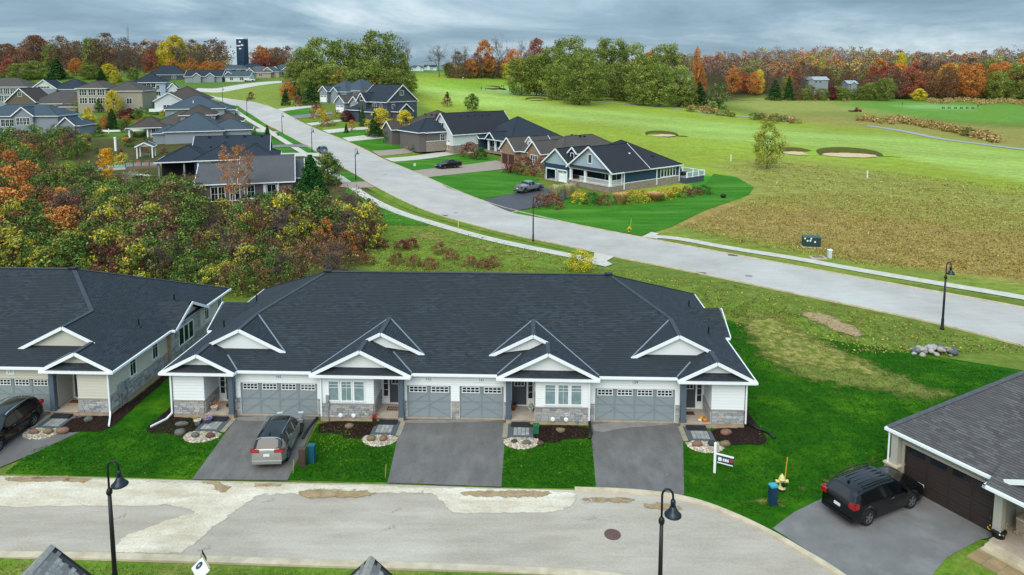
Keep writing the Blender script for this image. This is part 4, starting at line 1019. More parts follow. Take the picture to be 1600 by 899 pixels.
# --- the blue corner house
B0, Bw = place(846, 253, 953.7, 3.4, R(-52), 'navy blue corner house with white trim, covered porch and railed back deck')
def blue_house(r, W):
    D = 19.0; F = faces(0, W, 0, D)
    # garage wing with two doors
    gw_ = 7.6
    mb = MB(); mb.box(.4, 1.0, .5, .7, -.3, 3.3); mb.box(3.6, 4.2, .5, .7, -.3, 3.3); mb.box(6.8, gw_, .5, .7, -.3, 3.3); mb.box(1.0, 3.6, .5, .7, 2.3, 3.3); mb.box(4.2, 6.8, .5, .7, 2.3, 3.3)
    mb.box(.4, .6, .7, 7, -.3, 3.3); mb.obj('garage_wall', NAVY, r)
    gm = MB(); gm.box(.7, gw_, 6.6, 6.8, -.3, 3.2); gm.box(.6, gw_, .6, 6.8, 2.9, 3.0); gm.obj('garage_interior', M_dark, r)  # back wall and ceiling near-black, the garage shade put into their colour
    gf = MB(); gf.box(.6, gw_, .5, 6.8, -.02, .06); gf.obj('garage_floor', M_conc, r)
    pl = Plane((0, .5), (1, 0), (0, -1)); tr = MB()
    for a0, a1 in ((1.0, 3.6), (4.2, 6.8)):
        pl.slab(tr, a0-.18, a0, 0, 2.35, 0, .08); pl.slab(tr, a1, a1+.18, 0, 2.35, 0, .08); pl.slab(tr, a0-.18, a1+.18, 2.2, 2.42, 0, .08)
    tr.obj('door_frame', M_white, r)
    garage_door(r, Plane((0, .62), (1, 0), (0, -1)), 4.2, 6.8, .05, 2.22, 2, M_white, M_white, xs=False, label='white closed garage door')
    ct = MB(); ct.lathe([(.36, -.12), (.38, 0), (.36, .12)], 12, (2.9, 2.0, .4), axis='y'); ct.box(2.1, 3.0, 2.0, 4.6, .3, 1.1); ct.obj('parked_trailer', M_black, r)
    st = MB()
    for a0, a1 in ((.38, .8), (3.75, 4.05), (6.98, gw_)): st.box(a0, a1, .42, .6, -.3, 1.05)
    st.obj('stone_base', FSTONE, r)
    volume(r, .4, gw_, .5, 8, 3.3, 'gt', .75, NAVY, R_char, walls=False, over=.5, gabmat=LBLUE, rname='garage_roof')
    # main body
    volume(r, 2.6, W, 3.6, D, 3.3, 'hip', .55, NAVY, R_char, stone=FSTONE, sh=1.1, over=.0 if False else .5)
    volume(r, 1.0, 9.0, 6, D-2, 3.3, 'hip', .5, NAVY, R_char)
    # porch: floor, columns, gable roof, railing
    p0, p1 = gw_+.2, W-.2
    mb = MB(); mb.box(p0, p1, .3, 3.6, -.3, .75); mb.obj('porch_base', FSTONE, r); mb = MB(); mb.box(p0-.05, p1+.05, .2, 3.6, .75, .85); mb.obj('porch_floor', M_conc, r)
    volume(r, gw_+.1, W, .4, 9.5, 3.3, 'gt', .72, NAVY, R_char, walls=False, over=.5, gabmat=LBLUE, rname='porch_roof')
    pt = MB(); roof_plane(pt, [(gw_-.4, -.1, 3.3), (W+.4, -.1, 3.3), (W-.6, .6, 3.9), (gw_+.6, .6, 3.9)], courses=False); pt.obj('pent_roof', R_char, r)
    for a in (p0+.2, (p0+p1)*.5-1.2, p1-.25): c = MB(); c.box(a-.2, a+.2, .3, .7, .85, 3.25); c.box(a-.25, a+.25, .25, .75, .85, 1.15); c.obj('column', M_white, r)
    c = MB(); c.box(p1-.3, p1-.1, 3.3, 3.6, .85, 3.25); c.box(p0, p1, .3, .6, 3.0, 3.28); c.box(p1-.35, p1-.1, .3, 3.6, 3.0, 3.28); c.obj('porch_beam', M_white, r)
    for P, Q in (((p0+2.6, .45), (p1-.3, .45)), ((p1-.2, .5), (p1-.2, 3.5))):
        rl = MB(); a, b = Vector((*P, 0)), Vector((*Q, 0)); n = int((b-a).length/.14)
        rl.bar(a+Vector((0, 0, 1.8)), b+Vector((0, 0, 1.8)), .09); rl.bar(a+Vector((0, 0, .98)), b+Vector((0, 0, .98)), .07)
        for i in range(0, n+1): q = a+(b-a)*i/n; rl.bar(q+Vector((0, 0, .98)), q+Vector((0, 0, 1.8)), .035)
        rl.obj('railing', M_white, r)
    mb = MB()
    for i in range(4): mb.box(p0+.6, p0+2.4, .3-.32*(i+1), .3-.32*i, -.3, .75-.2*(i+1)+.1)
    mb.obj('porch_step', FSTONE, r)
    PF = Plane((0, 3.6), (1, 0), (0, -1))
    window(r, PF, W-2.9, W-1.9, 1.0, 3.0, 1, 1, 1, fw=.14); window(r, PF, W-4.6, W-3.7, 1.1, 3.0, 1, 1, fw=.14)
    d = MB(); PF.slab(d, gw_+1.4, gw_+2.6, .85, 3.05, 0, .06); d.obj('front_door', M_black, r)
    ch = MB(); ch.box(gw_+3.4, gw_+4.2, 1.6, 2.4, .85, 1.3); ch.box(gw_+3.4, gw_+4.2, 2.3, 2.45, 1.3, 1.9); ch.box(gw_+5.2, gw_+6.0, 1.6, 2.4, .85, 1.3); ch.obj('porch_bench', mat('dark_brown_wicker', '#4a302a'), r)
    # dormer and gable windows
    volume(r, gw_-.4-1.5, gw_+.9-1.5+.6, 2.2, 6.5, 5.6, 'gt', .9, NAVY, R_char, zb=3.6, over=.35, rname='dormer_roof')
    window(r, Plane((0, 2.2), (1, 0), (0, -1)), gw_-1.5, gw_-.75, 4.2, 5.5, fw=.13); window(r, Plane((0, .4), (1, 0), (0, -1)), (gw_+W)/2-.4, (gw_+W)/2+.45, 4.5, 6.0, fw=.13)
    # right side wall: trims, big window
    FR = Plane((W, 0), (0, 1), (1, 0)); t = MB()
    for a in (3.55, 12.4, 18.95): FR.slab(t, a-.1, a+.1, 0, 3.25, 0, .1)
    islands(t, 'corner_board', M_white, r)
    window(r, FR, 13.6, 17.8, 1.35, 2.9, 1, -1, 5, fw=.12)
    roofvents(r, [(W-2.6, 9, 4.9), (12, 9.3, 6.3), (13.2, 9.3, 6.3), (W-2.5, 14, 4.9)])
    mb = MB(); mb.tube([(W-3.2, 8.3, 5.0), (W-3.2, 8.3, 5.9)], .12, 8); mb.lathe([(.25, 5.7), (.25, 6.0)], 8, (W-3.2, 8.3, 0)); mb.obj('chimney_pipe', M_white, r)
    # back deck with white posts
    dz = .75
    mb = MB(); mb.box(W-6, W+1.6, D+.1, D+5.6, -.4, dz); mb.obj('deck_skirt', GREYS, r)
    mb = MB(); mb.box(W-6.1, W+1.7, D+.1, D+5.7, dz, dz+.08); mb.obj('deck_floor', mat('deck_boards', '#7c7f84'), r)
    pts = [(W+1.6, D+.3), (W+1.6, D+2.0), (W+1.6, D+3.8), (W+1.6, D+5.6), (W-1, D+5.6), (W-3.5, D+5.6), (W-6, D+5.6)]
    for x, y in pts: mb = MB(); mb.box(x-.1, x+.1, y-.1, y+.1, dz, dz+1.15); mb.obj('deck_post', M_white, r)
    rl = MB()
    for p, q in zip(pts, pts[1:]): rl.bar((*p, dz+1.1), (*q, dz+1.1), .09); rl.bar((*p, dz+.2), (*q, dz+.2), .07)
    rl.obj('deck_rail', M_white, r)
    gl = MB()
    for p, q in zip(pts, pts[1:]): gl.bar((*p, dz+.63), (*q, dz+.63), .02, .78)
    gl.obj('glass_panel', mat('deck_glass', '#9fb4bb', .1, alpha=.35), r)
    mb = MB(); mb.box(W-1.8, W-.6, D+2, D+3.2, dz, dz+.75); mb.box(W-4, W-3, D+3.6, D+4.6, dz, dz+.9); mb.obj('patio_set', M_black, r)
    mb = MB(); mb.box(W-.3, W+.05, D-.05, D+.3, -.3, 3.2); mb.obj('timber_post', mat('timber', '#5c3a2a'), r)
blue_house(B0, Bw)
RS = R(-53)
# --- brown stone house
r, W = place(783, 233, 858, 3.3, RS, 'brown stone house with twin gables and dark garage doors beside the blue house')
W = 17; F = faces(0, W, 0, 20)
volume(r, 7, W, 4, 22, 3.3, 'hip', .62, FBRICK, R_taupe); volume(r, 0, 8, 1.5, 18, 3.3, 'hip', .6, FBRICK, R_taupe)
volume(r, 0, 5.2, 0, 9, 3.3, 'gt', .95, FBRICK, R_taupe, rname='garage_roof'); volume(r, 8.3, 13, 1, 10, 3.3, 'gt', .95, FBRICK, R_taupe, rname='gable_roof')
volume(r, 5.4, 7.6, 3.2, 8, 5.2, 'gt', .95, WHITES, R_taupe, zb=3.5, over=.3, rname='dormer_roof')
window(r, Plane((0, 3.2), (1, 0), (0, -1)), 6.1, 6.9, 4.2, 5.2, fw=.12)
for a in (.5, 2.9): garage_door(r, Plane((0, -.15), (1, 0), (0, -1)), a, a+2.0, .1, 2.4, 2, mat('mahogany_door', '#4a2620', .6), mat('mahogany_rail', '#3c1d19', .6), lites=False, xs=False)
wins(r, faces(8.3, 13, 1, 10), [('F', 1.3, .9, 2.2, 1.9, 3)]); roofvents(r, [(10+i*1.4, 12.6, 6.45) for i in range(4)])
# --- second navy house
r, W = place(727, 213, 785, 3.2, RS, 'navy house with dark slate roof and two small white-trimmed gables')
W = 16
volume(r, .3, W, 3, 19, 3.2, 'hip', .62, NAVY, R_navy, stone=FSTONE, sh=.8); volume(r, 0, 6.5, 0, 8, 3.2, 'gt', .85, NAVY, R_navy, gabmat=NAVY, rname='garage_roof')
volume(r, 9, 12.4, .6, 7, 3.2, 'gt', .85, NAVY, R_navy, walls=False, rname='porch_roof')
for a in (9.1, 12.0, 14.6): mb = MB(); mb.box(a-.2, a+.2, .9, 1.3, 0, 3.1); mb.obj('column', M_white, r)
mb = MB(); mb.box(7, W, .8, 3, -.3, .3); mb.obj('porch_base', FSTONE, r); volume(r, 6.6, W, 1.0, 5, 3.2, 'gs', .35, NAVY, R_navy, walls=False, gw=False, rname='porch_canopy')
garage_door(r, Plane((0, -.15), (1, 0), (0, -1)), .8, 5.6, .1, 2.4, 4, M_white, M_white, xs=False)
wins(r, faces(.3, W, 3, 19), [('F', 8, 1, 1.2, 1.6), ('F', 11, 1, 2, 1.7, 2), ('R', 3, 1.2, 1.2, 1.4), ('R', 9, 1.2, 1.8, 1.4, 2)])
# --- white house with charcoal roof
r, W = place(674, 205, 700, 4.2, RS, 'white house with a tall charcoal gable roof facing the street')
W = 10.5
volume(r, 0, W, 0, 20, 4.2, 'gs', .5, WHITES, R_char, walls=True, stone=FSTONE, sh=.9) if False else None
volume(r, 0, W, 0, 19, 4.0, 'gt', .9, WHITES, R_char, stone=FSTONE, sh=1.3)
volume(r, -6, .2, 2.5, 16, 3.2, 'gs', .6, TAUPE, R_char)
volume(r, -4, -1, 1.2, 6, 3.2, 'gt', .95, WHITES, R_char, rname='gable_roof')
for a in (.8, 5.6): garage_door(r, Plane((0, -.15), (1, 0), (0, -1)), a, a+3.6, .1, 2.6, 3, M_white, M_white, xs=False)
window(r, Plane((0, 0), (1, 0), (0, -1)), 4.2, 6.2, 5.2, 6.6, 1, 2, 2, fw=.12); roofvents(r, [(W/2+1, 5+i*2.2, 8.0) for i in range(5)])
# --- brown-roofed bungalow
r, W = place(600, 200, 665, 3.2, RS, 'long brown-roofed bungalow mostly hidden behind the yellow trees')
W = 19
volume(r, 0, W, 2, 20, 3.2, 'hip', .5, TAUPE, R_brown, stone=FSTONE); volume(r, 9, 18.8, 0, 15, 3.3, 'hip', .55, TAUPE, R_navy, rname='wing_roof')
volume(r, 2, 6.5, -1, 7, 3.2, 'gt', .8, TAUPE, R_brown, rname='gable_roof'); wins(r, faces(0, W, 2, 20), [('F', 1, 1, 1.5, 1.5, 2), ('R', 4, 1, 1.2, 1.5)]); roofvents(r, [(8, 8, 6.9), (11, 8.2, 6.9), (13, 8.4, 6.9)])
# --- two-storey dark grey house
r, W = place(552, 158, 609, 6.0, R(-40), 'two-storey dark grey house with a big white-edged gable end')
W = 15
volume(r, 2, W, 1, 13, 6.0, 'gs', .8, GREYS, R_navy); volume(r, 3, 7, -.6, 6, 6.0, 'gt', 1.1, GREYS, R_navy, rname='gable_roof'); volume(r, -1, 4.5, -1.5, 8, 3.4, 'hip', .6, GREYS, R_navy, rname='porch_roof')
volume(r, 8, 14, -2.5, 1.5, 3.2, 'hip', .5, GREYS, R_navy, rname='porch_canopy')
for a in (8.2, 10.8, 13.6): mb = MB(); mb.box(a-.15, a+.15, -2.4, -2.1, -.2, 3.1); mb.obj('column', M_white, r)
wins(r, faces(2, W, 1, 13), [('F', 6.5, 4, 1.6, 1.4, 2), ('F', 9.5, 4, 1.2, 1.4), ('F', 7.5, .8, 2, 1.6, 2), ('R', 5.2, 8, 1.3, 1.3), ('R', 2, 4, 1, 1.2)])
mb = MB(); 
for z_ in (6.05,): mb.box(W-.02, W+.12, 1, 13, z_-.15, z_)
mb.obj('band_board', M_white, r); volume(r, W-.3, W+3.2, 3, 8, 3.2, 'gs', .8, GREYS, R_navy, rname='side_roof')
window(r, Plane((3, -.6), (1, 0), (0, -1)), 1.3, 2.7, 6.3, 7.4, fw=.12)
# --- two houses further up
r, W = place(521, 160, 560, 3.4, R(-36), 'taupe-roofed house with two pointed gables beside the two-storey grey house')
volume(r, 0, 14, 2, 15, 3.4, 'hip', .65, LGREY, R_taupe); volume(r, 1, 5.5, 0, 8, 3.4, 'gt', .9, LGREY, R_taupe, rname='gable_roof'); volume(r, 8, 12, .3, 8, 3.4, 'gt', .9, LGREY, R_taupe, rname='gable_roof')
garage_door(r, Plane((0, -.15), (1, 0), (0, -1)), 1.3, 5.2, .1, 2.4, 2, M_white, M_white, xs=False); wins(r, faces(8, 12, .3, 8), [('F', .8, .5, 2, 2, 2)]); wins(r, faces(0, 14, 2, 15), [('R', 3, 1, 1.4, 1.4, 2)])
r, W = place(497, 143, 530, 4.2, R(-30), 'grey-roofed house farthest up the row against the tall trees')
volume(r, 0, 13, 2, 15, 4.2, 'hip', .62, LGREY, R_slate); volume(r, 6, 18, 5, 18, 4.6, 'hip', .7, LGREY, R_slate, rname='wing_roof'); volume(r, .5, 4.5, .3, 8, 4.2, 'gt', .9, LGREY, R_slate, rname='gable_roof'); volume(r, 6.5, 9.5, .6, 8, 4.2, 'gt', .9, LGREY, R_slate, rname='gable_roof')
wins(r, faces(0, 13, 2, 15), [('F', 5, .6, 1.2, 2), ('F', 10, .6, 1.8, 2, 2)]); garage_door(r, Plane((0, .15), (1, 0), (0, -1)), .8, 4.2, .1, 2.6, 2, M_white, M_white, xs=False)
# --- left side of the street: side walls face the camera, s runs from the back garden to the street
def lhouse(uL, vL, uR, eh, rot, label): return place(uL, vL, uR, eh, R(rot), label)
r, W = lhouse(306.5, 290, 467, 3.2, 17, 'long grey-brown bungalow with weathered roof nearest the birch trees')
volume(r, 0, W*.45, 1, 12, 3.2, 'gs', .45, TAUPE, R_grey, over=.4); volume(r, W*.42, W-1, .6, 13.5, 3.2, 'gs', .52, TAUPE, R_grey, stone=mat('pale_base', '#a39a8e'), sh=.5, rname='main_roof'); volume(r, W*.75, W+.5, 5, 14, 3.1, 'gs', .55, TAUPE, R_grey, rname='garage_roof')
wins(r, faces(W*.42, W-1, .6, 13), [('F', 1.0, .7, 1.0, 2.0), ('F', 4.0, .3, 1.3, 2.4), ('F', 9.2, 1, 1.2, 1.7, 1)]); wins(r, faces(0, W*.45, 1, 12), [('F', 2, .4, 2, 2.2, 2), ('F', 4.8, .4, 1.4, 2.2, 2)])
t = MB(); Plane((W*.42, .6), (1, 0), (0, -1)).slab(t, 3.4, 3.8, 0, 3.1, 0, .12); Plane((W*.42, .6), (1, 0), (0, -1)).slab(t, 5.5, 5.8, 0, 3.1, 0, .12); t.obj('white_trim', M_white, r)
r, W = lhouse(243, 255, 433, 3.2, 17, 'navy house with three charcoal hips and a covered back porch')
volume(r, 5.5, W-2, 7, 19, 3.4, 'gs', .55, NAVY, R_navy, rname='main_roof'); volume(r, 6.5, W-6, 1.2, 19, 3.3, 'hip', .5, NAVY, R_navy); volume(r, 0, 9.5, 1.5, 12, 3.2, 'hip', .5, NAVY, R_navy, walls=False, rname='porch_roof')
volume(r, W-9, W, 2.5, 14, 3.1, 'hip', .5, NAVY, R_navy, rname='garage_roof')
for a in (.2, 4.6): mb = MB(); mb.box(a-.15, a+.15, 1.6, 1.9, -1.0, 3.1); mb.obj('column', LGREY, r)
mb = MB(); mb.box(.2, 6.5, 4.5, 11, -1.2, 3.1); mb.obj('porch_shade_block', M_dark, r); wins(r, faces(6.5, W-6, 1.2, 18), [('F', .6, .6, .9, 2.2), ('F', 1.9, .6, .9, 2.2)])  # solid near-black block under the porch roof, shade put into its colour
roofvents(r, [(8+i*3.4, 12.2, 6.8) for i in range(5)]+[(9, 6.0, 5.2), (13.5, 6.2, 5.3)])
r, W = lhouse(250, 208, 392, 3.2, 19, 'slate-blue roofed house in the middle of the left row, pointed hip roof')
volume(r, 1, W-7, 1, 17, 3.4, 'hip', .62, LGREY, R_slate); volume(r, W-11, W, 3, 13, 3.4, 'hip', .5, LGREY, R_slate, rname='garage_roof'); volume(r, -2, 5, 2, 10, 3.0, 'hip', .5, LGREY, R_slate, rname='porch_roof')
r, W = lhouse(198, 200, 378, 3.2, 19, 'tan house with a raised beige upper wall, brown roof and white-posted back porch')
volume(r, 0, 10, 1, 12, 3.1, 'hip', .5, BEIGE, R_brown, walls=False, rname='porch_roof'); volume(r, 5, W-3, 1.5, 16, 3.3, 'hip', .5, BEIGE, R_taupe); volume(r, 13, 22, 3, 13, 6.2, 'hip', .55, BEIGE, R_brown, zb=3.0, rname='upper_roof')
volume(r, W-8, W, 4, 14, 4.2, 'hip', .5, BEIGE, R_brown, rname='garage_roof')
for a in (.3, 4.8): mb = MB(); mb.box(a-.2, a+.2, 1.1, 1.5, -1.2, 3.0); mb.obj('column', M_white, r)
wins(r, faces(13, 22, 3, 13), [('F', 6.3, 4.3, 1.7, 1.3, 2), ('F', 1.2, 4.9, 1.6, .8, 2)]); wins(r, faces(5, W-3, 1.5, 16), [('F', .8, .6, .9, 2), ('L', 2, .6, 2, 2, 2)])
r, W = lhouse(257, 171, 350, 4.0, 20, 'grey house with a wide slate hip roof above the tan house')
volume(r, 0, W, 1, 16, 4.0, 'hip', .5, LGREY, R_slate, z0=-2); wins(r, faces(0, W, 1, 16), [('F', 2, 1, 1.4, 1.6, 2), ('F', 12, 1, 1.4, 1.6, 2)]); volume(r, W-6, W+3, 4, 14, 3.4, 'hip', .45, LGREY, R_slate, rname='garage_roof')
mb = MB(); mb.tube([(8, 4, 5.2), (8, 4, 6.4)], .16, 8); mb.obj('chimney_pipe', M_white, r)
r, W = lhouse(249, 157, 327, 4.6, 20, 'house with a broad brown gable roof and white rake boards in the left row')
volume(r, 0, W, 1, 18, 4.6, 'hip', .55, WHITES, R_brown, z0=-2); volume(r, -1.5, 7, 0, 9, 4.4, 'gt', .6, WHITES, R_brown, z0=-2, rname='gable_roof')
wins(r, faces(-1.5, 7, 0, 9), [('F', 2.6, 1.4, 2.0, 1.6, 2)]); mb = MB(); mb.box(-3, 2, -2, .5, .9, 1.05); mb.box(-3, 2, -2.0, -1.92, 1.05, 1.9); mb.obj('white_deck', M_white, r)
# white three-storey with deck and stairs
r, W = lhouse(207, 129, 253, 8.0, 20, 'white and pale blue house with raised deck and a white stair to the garden')
volume(r, 0, 11, 1, 14, 8.0, 'hip', .6, LBLUE, R_navy, z0=-1.5); volume(r, -5, 4, 4, 14, 6.5, 'hip', .5, LBLUE, R_slate, z0=-1.5, rname='wing_roof'); volume(r, -3, .5, 1.5, 8, 5.6, 'gt', .95, LBLUE, R_navy, z0=-1.5, rname='gable_roof')
volume(r, 10, 16, 2, 12, 5.0, 'hip', .5, LBLUE, R_slate, z0=-1.5, rname='side_roof'); volume(r, 12, 15, 1, 8, 5.6, 'gt', 1.1, WHITES, R_slate, z0=-1.5, rname='gable_roof')
wins(r, faces(0, 11, 1, 14), [('F', 3, 6.0, 4.6, 1.6, 3), ('F', .8, 6.0, 1.2, 1.4), ('F', 1.0, 2.6, 2.2, 2.0, 2), ('F', 4.5, 2.6, 2, 2, 2), ('F', 7.6, 2.6, 1.6, 1.8), ('F', 7.8, 5.4, 1.2, 1.4)]); wins(r, faces(-3, .5, 1.5, 8), [('F', .9, 2.8, 1.7, 2.2, 2)])
mb = MB(); mb.box(-3.5, 9, -2.2, 1, 1.7, 1.95)
for i in range(40): mb.box(-3.5+i*.32, -3.5+i*.32+.08, -2.2, -2.12, 1.95, 2.9)
mb.box(-3.5, 9.3, -2.24, -2.1, 2.85, 3.0); mb.obj('deck', M_white, r)
for a in (-3.2, 1, 5, 8.8): mb = MB(); mb.box(a-.15, a+.15, -2.1, -1.8, -2, 1.7); mb.obj('deck_post', M_white, r)
mb = MB()
for i in range(12): mb.box(-3.4+i*.35, -3.05+i*.35, -4.0, -2.4, 1.6-i*.28, 1.68-i*.28)
mb.bar((-3.4, -4.0, 1.7), (.9, -4.0, -1.7), .12, .3); mb.bar((-3.4, -4.0, 2.7), (.9, -4.0, -.7), .1, .12); mb.bar((-3.4, -2.4, 2.7), (.9, -2.4, -.7), .1, .12); mb.bar((-3.4, -2.4, 1.7), (.9, -2.4, -1.7), .12, .3); mb.obj('stair', M_white, r)
mb = MB()
for i in range(4): mb.box(7.3+i*1.6, 7.5+i*1.6, -5.2, -5.0, -2, 1.0)
mb.box(7.2, 12.4, -5.3, -4.9, 1.0, 1.15); mb.box(7.2, 12.4, -2.6, -2.2, 1.0, 1.15); mb.obj('pergola', M_white, r)
r, W = lhouse(120, 138, 190, 8.6, 10, 'tan house with two rows of white windows behind the burgundy trees')
volume(r, 0, 9, 0, 14, 8.6, 'hip', .5, BEIGE, R_taupe, z0=-1); volume(r, 8, 20, 1, 16, 7.6, 'hip', .5, BEIGE, R_taupe, z0=-1, rname='wing_roof')
wins(r, faces(0, 9, 0, 14), [('F', .7+i*2.8, z, 2.2, 1.9, 3) for i in range(3) for z in (3.4, 6.2)]+[('F', 6, .4, 1.6, 1.6, 2)]); wins(r, faces(8, 20, 1, 16), [('F', 7, 3.2, 1.6, 1.8, 2)])
r, W = lhouse(50, 139, 121, 7.2, 8, 'grey house with a white decorated gable far left')
volume(r, 5, 19, 1, 14, 7.0, 'hip', .55, LGREY, R_navy, z0=-1); volume(r, 0, 8.5, 0, 9, 7.2, 'gt', .75, LGREY, R_navy, gabmat=WHITES, z0=-1, rname='gable_roof'); wins(r, faces(5, 19, 1, 14), [('F', 4+i*2.8, 3.6, 1.8, 1.9, 2) for i in range(4)]); wins(r, faces(0, 8.5, 0, 9), [('F', 2.2, 7.4, 4, .7, 4)])
r, W = lhouse(-8, 136, 36, 8.0, 6, 'grey house at the far left edge with white-framed windows on two floors')
volume(r, -8, 11, 1, 14, 8.0, 'hip', .5, LGREY, R_taupe, z0=-1); wins(r, faces(-8, 11, 1, 14), [('F', 8.2+i*2.4, z, 1.9, 2.2, 3) for i in range(3) for z in (2.4, 5.2)])
r, W = lhouse(8, 161, 118, 5.0, 8, 'brown house with steep front gable and long brown roof on the far left')
volume(r, 6, 24, 2, 14, 4.6, 'hip', .6, BEIGE, R_taupe); volume(r, 0, 9, .5, 13, 5.2, 'gt', .95, BROWN, R_brown, rname='gable_roof'); volume(r, 16, 27, 0, 9, 3.6, 'hip', .5, BEIGE, R_brown, rname='wing_roof')
wins(r, faces(0, 9, .5, 13), [('F', 3.9, 7.2, 1.1, 1.3), ('F', 2.2, 2.2, 4, 2, 3)]); wins(r, faces(16, 27, 0, 9), [('F', 3.2, .8, 1.2, 1.4), ('F', 7.6, .8, 3, 2, 3)]); roofvents(r, [(3, 5, 7.6), (5.5, 5, 7.8)])
r, W = lhouse(-6, 182, 110, 6.4, 6, 'grey two-storey house front left with two white-edged gables')
volume(r, -6, 15, 1.2, 12, 6.4, 'hip', .5, LGREY, R_slate); volume(r, 4, 9, .4, 8, 6.4, 'gt', .85, LGREY, R_slate, rname='gable_roof'); volume(r, 12, 20, 2, 11, 3.6, 'hip', .6, LGREY, R_slate, rname='wing_roof'); volume(r, 15, 19.2, 1.2, 7, 3.6, 'gt', .95, LGREY, R_slate, rname='porch_roof')
wins(r, faces(-6, 15, 1.2, 12), [('F', 6.4, 3.6, 3.2, 1.8, 3), ('F', 6.9, .4, 3.2, 2, 3)]); wins(r, faces(4, 9, .4, 8), [('F', .8, 4.0, 3.4, 1.9, 4), ('F', 1, .6, 2.6, 1.8, 2)]); wins(r, faces(15, 19.2, 1.2, 7), [('F', 1.2, .6, 1.8, 1.9, 2)]); wins(r, faces(12, 20, 2, 11), [('F', .6, .6, 1.4, 1.9, 2)])
# --- far houses, row on the hill and beyond
def far(u, v, w, d, h, rot, label, wall, roof, kind='hip', gab=(), win=(), pitch=.55, z0=-3):
    x, y, z = hit(u, v); o = thing('house', label, 'house', (x, y, z), R(rot)); volume(o, -w/2, w/2, 0, d, h, kind, pitch, wall, roof, z0=z0)
    for a, hw in gab: volume(o, a-hw, a+hw, -1.2, 5, h, 'gt', .8, wall, roof, rname='gable_roof', z0=z0)
    wins(o, faces(-w/2, w/2, 0, d), win or [('F', w*.2, .9, 1.6, 1.5, 2), ('F', w*.6, .9, 2, 1.5, 2)]); return o
far(263, 126, 19, 13, 3.2, 20, 'dark slate-roofed house left of the trio on the hill road', GREYS, R_navy, pitch=.75)
far(318, 129, 19, 12, 3.2, 8, 'pale house with dark roof and small dormers on the hill road', LGREY, R_navy, 'gs', [(-3, 2), (4, 2)])
far(350, 127, 15, 11, 3.0, 6, 'light blue-grey house in the middle of the hill road row', LBLUE, R_slate, gab=[(3, 2.5)])
far(371, 128, 13, 10, 2.8, 4, 'low white garage house beside the light blue-grey one', WHITES, R_slate, 'gs')
far(400, 122, 17, 12, 3.2, 0, 'beige house with grey hip roof on the hill road', BEIGE, R_grey, gab=[(-3, 2.4)])
far(420, 121, 12, 10, 3.2, -4, 'small tan gabled house between the beige and the white-gabled one', BEIGE, R_slate, gab=[(0, 3)])
far(439, 119, 15, 11, 3.6, -6, 'grey house with white gables at the right end of the hill row', LGREY, R_slate, gab=[(-3, 2.2), (4, 2)])
far(366, 115, 16, 8, 2.6, 6, 'low dark-roofed building at the foot of the blue tower', GREYS, R_slate)
far(392, 114, 14, 9, 3, 4, 'brown-roofed building right of the tower foot', BROWN, R_navy)
far(650, 111, 17, 10, 3.4, 0, 'white house with grey roof left of the bare tree beyond the green', WHITES, R_slate, gab=[(3, 2.5)])
far(672, 110, 16, 10, 3.6, 0, 'dark-roofed white house beyond the green, right of its twin', WHITES, R_navy, 'gs', [(-2, 2.2)])
far(695, 109, 14, 10, 4, 0, 'grey house half hidden behind bushes beyond the green', LGREY, R_slate)
far(110, 108, 17, 11, 5, 12, 'brown house among the far trees at the left', BROWN, R_brown, gab=[(2, 2.5)])
far(142, 110, 15, 11, 5, 10, 'cream house among the far trees at the left', BEIGE, R_taupe)
far(38, 110, 16, 11, 5, 10, 'grey-roofed house on the skyline at the far left', LGREY, R_grey)
x, y, z = hit(1275, 152)
def inwood(u, vtop, px, label, wall, roof, y=462):
    p = ony(u, vtop, y); o = thing('house', label, 'house', (p[0], y, p[2]-5.6), 0); volume(o, -px/2, px/2, 0, 9, 4.0, 'gs', .42, wall, roof, z0=-9); volume(o, -px/2+1, -px/2+4.5, -1.5, 4, 4.0, 'gt', .6, wall, roof, z0=-9, rname='gable_roof')
    wins(o, faces(-px/2, px/2, 0, 10), [('F', 1+i*2.6, 1.8, 1.6, 1.4) for i in range(int(px/2.6)-1)])
inwood(1277, 121, 15, 'white house with pale grey roof at the edge of the autumn wood', LGREY, mat('pale_roof', '#9aa5aa'), 462)
inwood(1333, 127, 6, 'small white shed-like house right of the pale-roofed house in the wood', LGREY, mat('pale_roof', '#9aa5aa'), 462)
inwood(1052, 107, 8, 'white gabled house peeking between the central trees', WHITES, R_slate, 450)
inwood(1072, 113, 8, 'grey-roofed house just right of the white one between the trees', WHITES, R_slate, 455)
# tower with lettering, and the mast
p = ony(376, 97, 470); o = thing('tower_block', 'slim dark blue tower with white writing standing on the skyline', 'tower', (p[0], 470, p[2]-12), R(-14))
mb = MB(); mb.box(-2.9, 2.9, 0, 5, 0, 27.5); mb.obj('shaft', mat('tower_blue', '#1f3b56', .5), o); mb = MB(); mb.box(-3.0, 3.0, -.1, 5.1, 27.5, 28.4); mb.obj('parapet', M_white, o)
mb = MB()
for k in range(9): mb.box(-2.95, 2.95, -.06, 0, 2.5+k*2.4, 2.6+k*2.4)
mb.obj('joint_line', mat('tower_joint', '#16293c'), o)
mb = MB(); mb.box(-2.6, .2, -.12, 0, 22.6, 23.3); mb.box(.6, 2.6, -.12, 0, 22.9, 23.7); mb.box(-.9, 1.0, -.12, 0, 20.6, 21.3); mb.box(-.6, .6, -.12, 0, 25, 26.2); mb.obj('lettering', M_white, o)
p = ony(202, 85, 520); o = tag(MB().obj('x', M_white), 'thin grey lattice radio mast above the far left trees', 'mast'); bpy.data.objects.remove(o)
mb = MB(); o = thing('radio_mast', 'thin grey lattice radio mast above the far left trees', 'mast', (p[0], 520, p[2]-14), 0)
